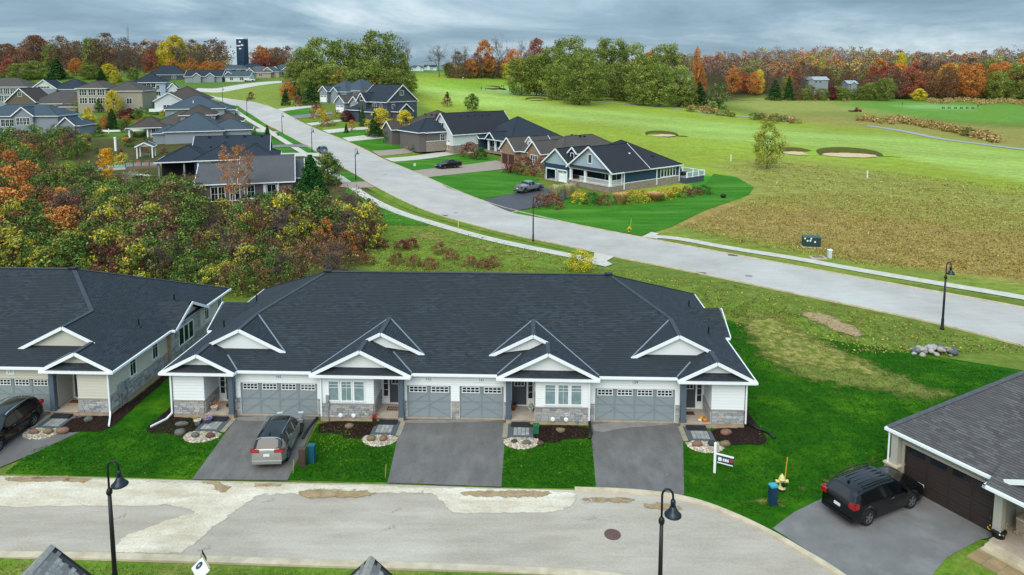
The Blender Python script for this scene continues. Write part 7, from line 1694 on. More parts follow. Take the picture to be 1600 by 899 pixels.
mb = MB(); mb.box(.55, .72, -.02, .02, 1.64, 1.76); mb.obj('antenna_fin', M_trim, c1)
c2 = car('parked_suv', 'large black SUV on the bottom right driveway facing the dark brown garage door', 'SUV', 5.05, 2.0, 1.78, [(0, 1.02), (.06, 1.2), (.36, 1.66), (.9, 1.75), (2.1, 1.78), (3.0, 1.70), (3.72, 1.18), (4.5, 1.08), (4.9, .98), (5.05, .7)], 1.12,
  [(.48, 1.15), (1.22, 2.15), (2.24, 3.2)], (3.02, 3.7), (.08, .36, 1.2), (.98, 4.005), P_blk, None, wr=.39, rails=(.6, 2.9, M_trim), rim=M_rimd, tail=(1.0, 1.22, .3))
h2 = R(24.8); rx, ry = 16.70, 29.90; ox = rx-.98*math.cos(h2)-.95*math.sin(h2); oy = ry-.98*math.sin(h2)+.95*math.cos(h2); at(c2, ox, oy, ZD, h2)
for k in range(6): mb = MB(); y_ = -.55+k*.22; mb.box(.9, 2.8, y_-.012, y_+.012, 1.765, 1.79); mb.obj('roof_rib', P_blk, c2)
mb = MB(); mb.box(.62, .76, -.02, .02, 1.72, 1.84); mb.obj('antenna_fin', M_trim, c2)
c3 = car('parked_suv', 'black SUV with silver roof rails at the left edge, nose towards the street', 'SUV', 4.8, 1.9, 1.74, [(0, .98), (.05, 1.15), (.4, 1.62), (.9, 1.71), (2.0, 1.74), (2.85, 1.66), (3.55, 1.12), (4.3, 1.02), (4.65, .9), (4.8, .64)], 1.05,
  [(.55, 1.25), (1.33, 2.2), (2.28, 3.1)], (2.88, 3.54), (.08, .4, 1.15), (.95, 3.75), P_blk, None, rails=(.6, 2.8, mat('chrome_rail', '#c9ced4', .2, metal=.9)), tail=(1.0, 1.2, .3))
at(c3, -29.62, 39.98, ZD, R(-90))
PT = [(0, 1.30), (.3, 1.32), (1.72, 1.34), (1.78, 1.40), (1.92, 1.86), (2.3, 1.93), (3.2, 1.93), (4.05, 1.30), (4.9, 1.24), (5.7, 1.15), (5.9, .75)]
def pickup(label, m): return car('pickup_truck', label, 'pickup truck', 5.9, 2.03, 1.93, PT, 1.22, [(1.95, 2.55), (2.65, 3.5)], (3.26, 4.0), (1.78, 1.93, 1.4), (1.15, 4.85), m, None, wr=.42, bed=(.12, 1.66, .85), zb=.35, low=.5, tail=(.95, 1.25, .12))
c4 = pickup('silver-grey pickup truck on the dark driveway of the blue house', P_gry); x, y, _ = hit(815, 301); at(c4, .9, 116.6, T(.9, 116.6)+.12, R(45))
c5 = pickup('black pickup truck with its bed towards the brown stone house', P_blk); x, y, z = hit(717, 263); at(c5, x, y+1, T(x, y)+.14, R(180+46))
c6 = dup(c1, None, None, 'grey-blue SUV driving on the upper street near a lamp post'); c6.name = 'street_suv'
x, y, _ = hit(507, 241); at(c6, x, y, T(x, y)+.05, R(118))
blu = paint('blue_grey', '#5e6f80', .25, .4)
for ch in c6.children:
    if ch.name.split('.')[0] in ('body', 'tailgate', 'front_grille', 'mirror', 'roof_panel'): ch.data = ch.data.copy(); ch.data.materials[0] = blu
c7 = dup(c2, None, None, 'black car with its tail showing at the corner of the navy house'); c7.name = 'parked_car'; x, y, _ = hit(441, 241); at(c7, x-1.5, y-1, T(x, y)+.12, R(205))
c8 = pickup('small white pickup truck parked before the light blue-grey hill house', paint('white', '#d8dadc', .3, 0)); x, y, _ = hit(381, 128); at(c8, x, y, T(x, y)+.1, R(10))
# ------------------------------------------------------------------ street lamps
def lamp():
    t = thing('street_lamp', 'x', 'street lamp', group='black gooseneck street lamps')
    mb = MB(); mb.lathe([(.16, 0), (.16, .12), (.12, .2), (.11, .9), (.09, 1.0), (.085, 2.4), (.07, 4.35)], 12); mb.obj('post', M_black, t, True)
    mb = MB(); mb.lathe([(.07, 4.3), (.11, 4.36), (.12, 4.45), (.09, 4.55), (.05, 4.6)], 12); mb.obj('collar', M_black, t, True)
    P = [(0, 0, 4.55), (0, 0, 5.2)]+[(.20-.20*math.cos(a), 0, 5.45+.27*math.sin(a)) for a in [math.pi*k/10 for k in range(11)]]+[(.41, 0, 5.3)]
    mb = MB(); mb.tube(P, .042, 8); mb.obj('curved_arm', M_black, t, True)
    mb = MB(); mb.lathe([(.05, 5.32), (.09, 5.28), (.10, 5.10), (.07, 5.08), (.11, 5.04), (.17, 4.90), (.23, 4.82), (.32, 4.72), (.32, 4.69), (.21, 4.74), (.02, 4.76)], 20, (.41, 0, 0)); mb.obj('lamp_shade', mat('lamp_shade_metal', '#232e38', .35, metal=.3), t, True)
    return t
l0 = lamp(); lp = [(onz(181.5, 928), 'street lamp at the lower left in front of the gravel patch', 8), ((5.62, 24.0, 0), 'street lamp at the bottom centre right in front of the third driveway', -5), (onz(1472, 515), 'street lamp at the right above the rock pile', 5)]
for u, v, lb in [(833, 378, 'street lamp between the street bend and the blue house'), (556, 281, 'street lamp directly right of the big pine on the verge'), (487.6, 238, 'street lamp beside the blue-grey SUV on the upper street'), (441, 209, 'street lamp above the small dark sidewalk evergreen'), (386, 181, 'street lamp on the verge by the slate-roofed houses'), (348, 160, 'farthest street lamp, where the street bends out of sight')]: lp.append((hit(u, v), lb, rnd.uniform(-10, 20)))
for i, (p, lb, a) in enumerate(lp):
    o = l0 if i == 0 else dup(l0); o.location = p; o['label'] = 'black gooseneck '+lb; o.rotation_euler = (0, 0, R(a))
lo = dup(l0); p = ony(505, 240, 1)
bpy.data.objects.remove(lo) if False else None
for ch in list(lo.children): bpy.data.objects.remove(ch)
bpy.data.objects.remove(lo)
# ------------------------------------------------------------------ beds, walks and small things before the townhouses
def TL_(s, t, z=0): x, y = TW(s, t); return (x, y, z)
M_pad = [mat('slab_%d' % i, c, .9, c2='#8a8a88', ns=4) for i, c in enumerate(('#a8a8a3', '#9b9b98', '#b2b1ab'))]; M_bord = mat('charcoal_paver', '#555a60', .9); M_blacks = mat('black_step', '#262b31', .7)
M_boul = [mat('boulder_'+n, c, .92, c2=tuple(x*.6 for x in lin(c)), ns=2.5, bump=.03, bs=7) for n, c in (('pink', '#8f6a58'), ('tan', '#857459'), ('grey', '#6e6c64'), ('dark', '#45443e'), ('rust', '#6a4c3e'))]
M_peb = mat('river_pebbles', '#c7bba5', .9, c2='#8c7c66', ns=9, objvar=.1); M_mulch2 = M_mulch
bed_names = ['left end unit', 'second unit', 'third unit', 'right end unit', 'block at the left edge']
def pebbles(poly, n, name='pebble_bed'):
    q = random.Random(n); xs = [p[0] for p in poly]; ys = [p[1] for p in poly]; P = []
    while len(P) < n:
        x, y = q.uniform(min(xs), max(xs)), q.uniform(min(ys), max(ys)); P.append((x, y))
    P = np.array(P); P = P[pin(poly, P[:, 0], P[:, 1]) > .03]; mb = MB(); cols = []
    for x, y in P:
        r_ = q.uniform(.045, .1); a = q.uniform(0, 3.1); c, s = math.cos(a), math.sin(a); z = .075+q.uniform(0, .02); k = q.randrange(3)
        V = [(r_*1.2, 0, 0), (0, r_*.8, 0), (-r_*1.1, 0, 0), (0, -r_*.75, 0), (0, 0, r_*.6), (0, 0, -r_*.5)]
        mb.add([(x+vx*c-vy*s, y+vx*s+vy*c, z+vz) for vx, vy, vz in V], [(0, 1, 4), (1, 2, 4), (2, 3, 4), (3, 0, 4), (1, 0, 5), (2, 1, 5), (3, 2, 5), (0, 3, 5)], k)
    return stuff(mb.obj(name, [mat('pebble_cream', '#cfc4ae', .9), mat('pebble_tan', '#a08c70', .9), mat('pebble_grey', '#9b978f', .9)]))
def bed(m, s0, s1, t0, s_off, who, mull, walk_side, boulders):
    """m side sign; walk pad between s0..s1 at the porch, pebble bed before it, mulch bed beside it"""
    W_ = lambda s, t: TW(s_off+m*s, t)
    a, b = s0, s1
    # step and slab walk
    r = thing('front_walk', 'charcoal step and grey slab walk at the porch of the '+who, 'walkway', (*TW(s_off, 0), 0), -TH)
    q = MB(); q.box(m*(a+.15), m*(b-.25), -.35, .06, .05, .21); q.obj('step', M_blacks, r)
    for i in range(4):
        for j in range(2): q = MB(); w_ = (b-a-.55)/4; q.box(m*(a+.3+i*w_+.01), m*(a+.3+(i+1)*w_-.01), -1.25+j*.44+.01, -1.25+(j+1)*.44-.01, .05, .095); q.obj('slab', M_pad[(i+j) % 3], r)
    q = MB(); q.box(m*(a), m*(a+.28), -1.45, .04, .05, .10); q.obj('border_paver', M_bord, r); q = MB(); q.box(m*(b-.24), m*(b-.02), -1.45, -.36, .05, .10); q.obj('border_paver', M_bord, r); q = MB(); q.box(m*(a+.28), m*(b-.24), -1.45, -1.27, .05, .10); q.obj('border_paver', M_bord, r)
    q = MB(); q.box(m*(a-.32), m*(a-.02), -1.5, .1, .04, .09); q.obj('side_paver', mat('tan_side_paver', '#a39a88', .9, c2='#8c8270', ns=5), r)
    P = [W_(a-.25, -1.5), W_(b+.25, -1.5), W_(b+.35, -2.1), W_(b-.1, -2.65), W_(a+.5, -2.75), W_(a-.2, -2.3)]
    if m < 0: P = P[::-1]
    drape('pebble_base', P, M_peb, .075, px=False, smooth=1, step=.3); pebbles(smooth_poly(P, 1), 700)
    Q = [W_(s, t) for s, t in mull]; drape('mulch_bed', Q, M_mulch, .072, px=False, step=.4, jitter=.04, smooth=1)
    rg_ = random.Random(int(a*7)+3)
    ar = np.array([(rg_.uniform(min(p[0] for p in Q), max(p[0] for p in Q)), rg_.uniform(min(p[1] for p in Q), max(p[1] for p in Q))) for _ in range(900)]); ar = ar[pin(Q, ar[:, 0], ar[:, 1]) > .1]
    rgn = np.random.RandomState(3); Qv, cc = leaves(rgn, np.c_[ar, np.full(len(ar), .09)], .07, 4, .07, ['#33241e', '#231815', '#4a342a'], flat=.35); o = bpy.data.objects.new('mulch_chips', fastmesh('mulch_chips', Qv, quads(len(Qv)//4), cc)); COL.objects.link(o); o['kind'] = 'stuff'
    for i, (s, t, rx, ry, rz_, mi) in enumerate(boulders):
        x, y = W_(s, t); q = MB(); q.blob((0, 0, rz_*.55), (rx, ry, rz_), seed=i+int(a*10), n=12, m=8, jag=.14); o = q.obj('boulder', M_boul[mi], None, True); o.location = (x, y, .07); o.scale = (.82, .82, .8)
        tag(o, ['pinkish', 'tan', 'grey', 'dark', 'rust-brown'][mi]+' boulder in the '+('mulch bed' if t > -1.2 and s > b else 'pebble bed')+' of the '+who+', '+['nearest its driveway', 'second from its driveway', 'third from its driveway', 'farthest from its driveway'][i], 'boulder')
mulB = [(4.75,-.0),(8.1,-.0),(8.05,-1.45),(6.7,-1.5),(6.1,-2.0),(5.0,-1.9),(4.75,-1.2)]
mulA = [(15.25,.0),(17.5,.1),(17.6,8),(18.0,8),(18.3,-.4),(18.4,-1.1),(17.9,-1.8),(17.0,-1.7),(16.2,-1.9),(15.5,-1.5),(15.2,-1.2)]
bed(-1, 3.3, 4.8, 0, 0, 'left middle unit', mulB, 1, [(3.85, -2.05, .3, .26, .2, 0), (4.55, -2.1, .36, .24, .24, 1), (6.2, -.75, .36, .25, .2, 1)])
bed(1, 3.3, 4.8, 0, 0, 'right middle unit', mulB, 1, [(3.7, -2.0, .26, .2, .12, 3), (4.4, -2.1, .38, .24, .12, 2), (5.2, -2.15, .26, .22, .14, 4), (6.4, -.7, .38, .26, .16, 1)])
bed(-1, 13.75, 15.3, 0, 0, 'left end unit', mulA, 1, [(14.0, -2.1, .32, .26, .22, 4), (14.9, -2.1, .28, .24, .22, 2), (15.9, -1.9, .34, .3, .3, 2), (16.4, -.8, .5, .22, .18, 2)])
bed(1, 13.75, 15.3, 0, 0, 'right end unit', mulA, 1, [(14.1, -2.0, .36, .26, .24, 0), (14.95, -1.95, .28, .24, .26, 3), (15.7, -1.9, .34, .26, .24, 1), (16.1, -.6, .42, .3, .22, 0)])
bed(1, 13.75, 15.3, -38.75, -38.75, 'beige block', mulA, 1, [(14.2, -2.1, .36, .24, .22, 0), (15.0, -2.0, .34, .26, .24, 1), (15.8, -1.9, .42, .28, .26, 0), (16.4, -.5, .3, .24, .24, 2)])
# pots, mats, pumpkins
def pot(s, t, z, r_, m_pot, kinds, label, so_=0, h=.3):
    x, y = TW(so_+s, t); o = thing('flower_pot', label, 'flower pot', (x, y, z)); q = MB(); q.lathe([(r_*.7, 0), (r_, h), (r_*1.08, h), (r_*.9, h-.03)], 14); q.obj('pot', m_pot, o, True)
    rgn = np.random.RandomState(int(abs(s)*50)); C = rgn.normal(size=(14, 3))*[r_*.8, r_*.8, r_*.4]+[0, 0, h+r_*.55]; Q, c = leaves(rgn, C, r_*.45, 12, .07, kinds); f = bpy.data.objects.new('flowers', fastmesh('flowers', Q, quads(len(Q)//4), c)); COL.objects.link(f); f.parent = o; return o
pot(-15.0, .5, .3, .2, M_white, ['#c8762a', '#d98a34', '#a85e22'], 'orange mum in a white pot on the porch of unit 165')
pot(-15.45, -.75, .08, .2, M_white, ['#b9a53a', '#7b5f8c', '#c9b8bc', '#6e8a3a'], 'purple and yellow flowers in a white pot on the walk of unit 165'); pot(-14.9, -.5, .08, .24, mat('violet_pot', '#76689a', .6), ['#c9b3ae', '#d8c6c0', '#a98e92'], 'pale pink mum in a violet pot on the walk of unit 165')
pot(-4.75, -.45, .08, .15, mat('wood_crate', '#7a5236', .8), ['#a8402c', '#c2563a', '#8a2f24'], 'tall red flower arrangement beside the step of unit 163', h=.55); pot(4.6, 1.1, .3, .17, M_white, ['#8fa890', '#a9bca4', '#6f8a70'], 'pale green plant in a white pot by the sidelight of unit 161')
pot(3.55, 1.3, .3, .15, mat('terracotta', '#9a5a38', .8), ['#241c1a', '#33241f'], 'dark plant in a terracotta pot beside the column of unit 161'); pot(-38.75+15.2, .9, .3, .14, M_black, ['#3b2b28', '#5a3a30'], 'dark pot by the porch wall of unit 171')
o = pot(0, 0, 0, .3, M_black, ['#d8b23a', '#e0e0d8', '#3f7a2a', '#c89a2a'], 'black pot of yellow and white flowers beside the brown garage door', h=.55); x, y, _ = onz(1559, 848); o.location = (x, y, .06)
o = pot(0, .01, 0, .22, mat('brown_pot', '#5a4030', .8), ['#4e6a2a', '#7a2f2c', '#6a8434'], 'leafy plant with red leaves at the stone pier of the brown garage', h=.3); x, y, _ = onz(1401, 746); o.location = (x, y, .06)
x, y = TW(-14.35, 1.2); o = thing('topiary_plant', 'tall topiary plant on a thin stem by the sidelight of unit 165', 'plant', (x, y, .3)); q = MB(); q.tube([(0, 0, 0), (0, 0, 1.1)], .03, 6); q.lathe([(.2, 0), (.22, .06)], 10); q.obj('stand', M_black, o)
rgn = np.random.RandomState(2); Q, c = leaves(rgn, rgn.normal(size=(16, 3))*.13+[0, 0, 1.25], .12, 12, .09, ['#5c6a34', '#73532c', '#4a5a2c']); f = bpy.data.objects.new('leaves', fastmesh('leaves', Q, quads(len(Q)//4), c)); COL.objects.link(f); f.parent = o
for i, (s, t, r_, c_, nm) in enumerate([(15.1, .35, .17, '#c8741e', 'large orange pumpkin nearest the stone wall of unit 159'), (14.95, .62, .14, '#d6a03a', 'yellow-orange pumpkin behind the large one at unit 159'), (14.8, .35, .12, '#d9cfc0', 'small white pumpkin at the step of unit 159')]):
    x, y = TW(s, t); q = MB(); q.lathe([(.02, .02), (r_*.7, .01), (r_, r_*.6), (r_*.8, r_*1.2), (.02, r_*1.35)], 12); q.tube([(0, 0, r_*1.3), (.02, 0, r_*1.6)], .02, 5); o = tag(q.obj('pumpkin', mat('pumpkin_%d' % i, c_, .6), None, True), nm, 'pumpkin'); o.location = (x, y, .3)
for s, t, w_, d_, c_, nm, so_ in [(-3.95, 1.2, .8, .45, '#4a3028', 'dark patterned doormat on the porch of unit 163', 0), (-14.3, 1.55, .8, .45, '#a8763a', 'tan doormat on the porch of unit 165', 0), (14.3, 1.3, .75, .4, '#4a3a36', 'dark doormat on the porch of unit 159', 0), (3.95, 1.2, .8, .6, '#a8a09c', 'grey doormat on the porch of unit 161', 0), (14.35, 1.4, .7, .4, '#6a4226', 'brown doormat on the porch of unit 171', -38.75)]:
    o = thing('doormat', nm, 'doormat', (*TW(so_+s, t), .302), -TH); q = MB(); q.box(-w_/2, w_/2, -d_/2, d_/2, 0, .015); q.obj('mat', mat('mat_'+c_[1:], c_, .95), o)
    if '163' in nm:
        q = MB()
        for k in range(5): q.bar((-.32+k*.14, -.14, .02), (-.22+k*.14, .14, .02), .05, .01)
        q.obj('stripe', mat('mat_stripe', '#b9a890', .95), o)
x, y = TW(4.95, -.9); q = MB(); q.box(-.16, .16, -.18, .18, 0, .45); q.box(-.18, .18, -.2, .2, .45, .5); o = tag(q.obj('storage_bin', mat('bin_green', '#1f6a44', .6)), 'small green bin beside the slab walk of unit 161', 'bin'); o.location = (x, y, .08)
def hose(P, label): q = MB(); q.tube([(*TW(s, t), z) for s, t, z in P], .08, 8); tag(q.obj('drain_pipe', M_black, None, True), label, 'drain pipe')
hose([(8.15, .0, .35), (8.15, -.3, .14), (8.2, -.9, .13), (8.05, -1.5, .13)], 'black drain pipe at the foot of the downspout between unit 161 and 159'); hose([(17.6, .3, .3), (18.1, -.1, .14), (18.6, -.5, .13), (18.75, -1.1, .13)], 'black drain pipe curling round the right corner of the block'); hose([(-8.5, .3, .1), (-8.6, -1.0, .1), (-8.55, -2.1, .1)], 'black drain pipe along the edge of the left driveway')
# utilities
def pedestal(u, v, w_, h, body, cap_, label):
    x, y, _ = onz(u, v); o = thing('utility_pedestal', label, 'utility box', (x, y, .05), rnd.uniform(-.2, .2)); q = MB(); q.box(-w_/2, w_/2, -w_/2.4, w_/2.4, 0, h-.08); q.obj('body', body, o); q = MB(); q.box(-w_/2-.012, w_/2+.012, -w_/2.4-.012, w_/2.4+.012, h-.1, h); q.obj('cap', cap_, o); q = MB(); q.box(-w_/3, w_/3, -w_/2.4-.02, -w_/2.4, h*.2, h*.75); q.obj('door', body, o)
tl = mat('teal_plastic', '#17576a', .5); tl2 = mat('navy_plastic', '#12384e', .5); tc = mat('light_teal_cap', '#3f9fb5', .5); br = mat('brown_plastic', '#4c3a33', .6)
pedestal(473, 729, .36, 1.0, br, br, 'brown utility pedestal next to the silver SUV'); pedestal(487.5, 723, .36, .98, tl, tl, 'teal utility pedestal right beside the brown one'); pedestal(1207, 790, .34, 1.05, tl2, tc, 'dark blue utility pedestal with light teal cap beside the hydrant')
def hydrant(x, y, z, label, body, mk, mh):
    o = thing('fire_hydrant', label, 'fire hydrant', (x, y, z)); q = MB(); q.lathe([(.17, 0), (.17, .04), (.11, .06), (.11, .12)], 12); q.obj('base', M_dark, o)
    q = MB(); q.lathe([(.12, .1), (.19, .12), (.19, .16), (.13, .18), (.13, .56), (.17, .58), (.17, .62), (.145, .64), (.13, .74), (.08, .82), (.03, .84), (.03, .90)], 14); q.obj('barrel', body, o, True)
    for s_, ax in ((-1, 'x'), (1, 'x')): q = MB(); q.lathe([(.075, 0), (.075, s_*.14), (.09, s_*.15), (.09, s_*.2), (.03, s_*.21)], 10, (s_*.11, 0, .5), axis='x'); q.obj('outlet', body, o)
    q = MB(); q.lathe([(.09, 0), (.09, -.1), (.1, -.11), (.1, -.16)], 12, (0, -.1, .42), axis='y'); q.obj('pumper_outlet', M_black, o)
    q = MB(); q.tube([(.17, .05, .6), (.25, .05, mh)], .028, 6); q.obj('marker_rod', mk, o)
x, y, _ = onz(1221, 768); hydrant(x, y, .05, 'pale yellow fire hydrant with orange-yellow marker rod on the right lawn', mat('hydrant_cream', '#d9cb86', .5), mat('marker_orange', '#d0982a', .5), 1.75)
x, y, z = hit(983, 364); hydrant(x, y, z, 'small yellow fire hydrant with tall marker across the upper street', mat('hydrant_yellow', '#c9a21e', .5), mat('marker_yellow', '#cfae2a', .5), 1.9)
x, y, z = hit(1267, 386); o = thing('transformer_box', 'dark green electrical transformer box on the grass beyond the far sidewalk', 'transformer', (x, y, z), R(-12)); q = MB(); q.box(-1.1, 1.1, -.6, .6, 0, .12); q.obj('pad', M_conc2, o); q = MB(); q.box(-1.0, 1.0, -.5, .5, .12, 1.25); q.obj('cabinet', mat('cabinet_green', '#1f3f3a', .5), o); q = MB(); q.prism([(-1.04, -.55, 1.25), (-1.04, .54, 1.25), (-1.04, .54, 1.36)], (2.08, 0, 0)); q.obj('lid', mat('cabinet_lid', '#2c524c', .5), o)
for a, b in ((-.6, .75), (-.28, .78), (.25, .65), (-.9, 1.05), (-.2, 1.05)): q = MB(); q.box(a, a+.18, -.52, -.5, b, b+.2); q.obj('sticker', M_white, o)
x, y, z = hit(1296, 404); o = thing('utility_pedestal', 'white utility pedestal right of the green transformer', 'utility box', (x, y, z)); q = MB(); q.box(-.2, .2, -.18, .18, 0, .95); q.obj('body', mat('pale_plastic', '#c3cfcf', .5), o); q = MB(); q.box(-.23, .23, -.21, .21, .95, 1.05); q.obj('cap', M_white, o)
x, y, z = hit(1278, 404); o = thing('manhole_slab', 'low concrete slab beside the far sidewalk, left of the white pedestal', 'concrete slab', (x, y, z)); q = MB(); q.box(-.85, .85, -.5, .5, 0, .16); q.obj('slab', M_conc2, o); q = MB(); q.box(-.6, .6, -.3, .3, .16, .2); q.obj('lid', mat('slab_lid', '#6f665c', .9), o)
x, y, z = hit(1277, 404)
# rock pile
rk = random.Random(8); x0, y0, z0 = hit(1459, 552)
for i in range(58):
    a = rk.uniform(0, 6.28); d = rk.uniform(0, 1)**.7; r_ = rk.uniform(.12, .34); x, y = x0+math.cos(a)*d*1.75, y0+math.sin(a)*d*.85; zz = max(0, (1-d)*.42)
    q = MB(); q.blob((0, 0, r_*.35), (r_, r_*.8, r_*.62), seed=i, n=10, m=6, jag=.15); k = i % 5; o = q.obj('rock', [mat('rock_grey', '#8b8a88', .92, c2='#6e6e6e', ns=3, bump=.02, bs=9), mat('rock_pale', '#b5ada2', .92, c2='#988e80', ns=3), mat('rock_slate', '#5d6770', .92, c2='#4a525a', ns=3), mat('rock_tan', '#a08c74', .92, c2='#857158', ns=3), mat('rock_light', '#a9a6a2', .92)][k], None, True)
    o.location = (x, y, z0+zz); o.rotation_euler = (0, 0, a); tag(o, ['grey', 'pale', 'slate-blue', 'tan', 'light grey'][k]+' rock in the heap of field rocks below the right street lamp', 'rock', ['grey', 'pale', 'slate-blue', 'tan', 'light grey'][k]+' rocks of the heap')
q = MB()
for i in range(5): pass
# catch basins and covers in the upper street
for u, v, lb in [(1145, 399.5, 'drain grate at the far kerb of the upper street'), (1095, 427.5, 'drain grate at the near kerb of the upper street'), (712, 333, 'round cover in the middle of the street below the bend'), (694, 337.5, 'drain grate at the near kerb by the verge'), (602, 273, 'round cover in the upper street left of the black pickup'), (541, 264.5, 'round cover in the street by the pine'), (1170, 432, 'small round cover near the near kerb')]:
    x, y, z = hit(u, v); o = thing('street_cover', lb, 'drain cover', (x, y, z+.04), R(-20)); q = MB()
    if 'grate' in lb:
        q.box(-.55, .55, -.35, .35, 0, .012); q.obj('frame', mat('cast_iron', '#6f6a66', .8), o); q = MB()
        for k in range(6): q.box(-.45+k*.16, -.37+k*.16, -.28, .28, .012, .02)
        q.obj('bar', M_dark, o)
    else: q.lathe([(.4, 0), (.4, .012), (.33, .016)], 18); q.obj('cover', mat('cover_iron', '#8c8c8e', .8), o)
# marker posts
for u, v, h_, w_, c_, lb in [(716, 356, 1.3, .09, '#c9c47c', 'pale yellow marker post beside the sidewalk'), (1142, 252, 1.6, .28, '#d8d8d2', 'white marker post in the rough beyond the blue house'), (1355, 279, 1.6, .28, '#d8d8d2', 'white marker post right of the wide sand bunker'), (648, 262, .9, .5, '#c9ccc8', 'small white yard sign beside the black pickup'), (649, 195, .5, .5, '#000000', '')]:
    if not lb: continue
    x, y, z = hit(u, v); o = thing('marker_post', lb, 'marker post' if 'post' in lb else 'yard sign', (x, y, z)); q = MB(); q.box(-w_/2, w_/2, -.04, .04, 0 if 'post' in lb else .3, h_); q.obj('board', mat('marker_'+c_[1:], c_, .6), o)
    q = MB(); q.box(-.03, .03, -.03, .03, -.1, h_*.5); q.obj('stake', M_black, o)
for u, v, lb in [(458, 741, 'thin wooden stake at the edge of the left driveway'), (602, 748, 'thin wooden stake at the right corner of the middle lawn')]:
    x, y, _ = onz(u, v); q = MB(); q.bar((0, 0, 0), (.06, 0, .75), .035); o = tag(q.obj('survey_stake', mat('stake_wood', '#a8924e', .8)), lb, 'stake'); o.location = (x, y, .05)
# for-sale signs
x, y, _ = onz(1116.5, 740); o = thing('sale_sign', 'white for-sale post with a dark panel hanging to its right on the right lawn', 'sign', (x, y, .05), R(-28)); q = MB(); q.box(-.06, .06, -.06, .06, 0, 1.62); q.prism([(-.06, -.06, 1.62), (.06, -.06, 1.62), (.06, .06, 1.62), (-.06, .06, 1.62)], (0, 0, .03)); q.lathe([(.085, 1.62), (0.0, 1.74)], 4); q.obj('post', M_white, o)
q = MB(); q.box(.06, .95, -.03, .03, 1.05, 1.12); q.obj('arm', M_white, o); q = MB(); q.box(.12, .92, -.012, .012, .66, 1.0); pn = q.obj('panel', mat('sign_navy', '#2b3350', .6), o)
q = MB(); q.box(.12, .92, -.018, -.012, .60, .66); q.box(.16, .34, -.018, -.012, .74, .94); q.obj('white_strip', M_white, pn); 
for a_, b_ in ((.40, .47), (.50, .60), (.63, .70)): q2 = MB(); q2.box(a_, b_, -.018, -.012, .76, .92); q2.obj('white_mark', M_white, pn)
q = MB(); q.box(.74, .9, -.02, -.012, .78, .98); q.obj('red_patch', mat('sign_red', '#9c3a48', .6), pn)
x, y, _ = onz(319, 932); o = thing('sale_sign', 'white sign panel with a round dark emblem on a beige post at the bottom left', 'sign', (x, y, .05), R(-50)); bg_ = mat('beige_post', '#b5ab86', .8); hgt = ony(306, 866, y)[2]
q = MB(); q.box(-.05, .05, -.05, .05, 0, hgt); q.obj('post', bg_, o); q = MB(); q.bar((0, 0, hgt-.08), (1.0, 0, hgt-.08), .05); q.obj('arm', bg_, o); q = MB(); q.box(.1, 1.05, -.012, .012, -.52, 0); pn = q.obj('panel', M_white, o); pn.location = (0, 0, hgt-.12); pn.rotation_euler = (R(-58), 0, 0)
q = MB(); q.lathe([(.13, 0), (.15, 0), (.15, -.006), (.13, -.006)], 20, (.35, -.012, -.24), axis='y'); q.lathe([(.12, 0), (.12, -.005)], 20, (.35, -.012, -.24), axis='y'); q.obj('emblem', mat('emblem_navy', '#2d3a48', .6), pn); q = MB(); q.prism([(.35, -.02, -.17), (.29, -.02, -.25), (.35, -.02, -.31), (.41, -.02, -.25)], (0, -.004, 0)); q.box(.9, 1.0, -.018, -.012, -.50, -.44); q.obj('emblem_mark', mat('emblem_pale', '#a9b4bc', .6), pn)
q = MB(); q.box(.02, .62, -.01, .01, hgt+.02, hgt+.16); q.obj('rider_plate', M_black, o)
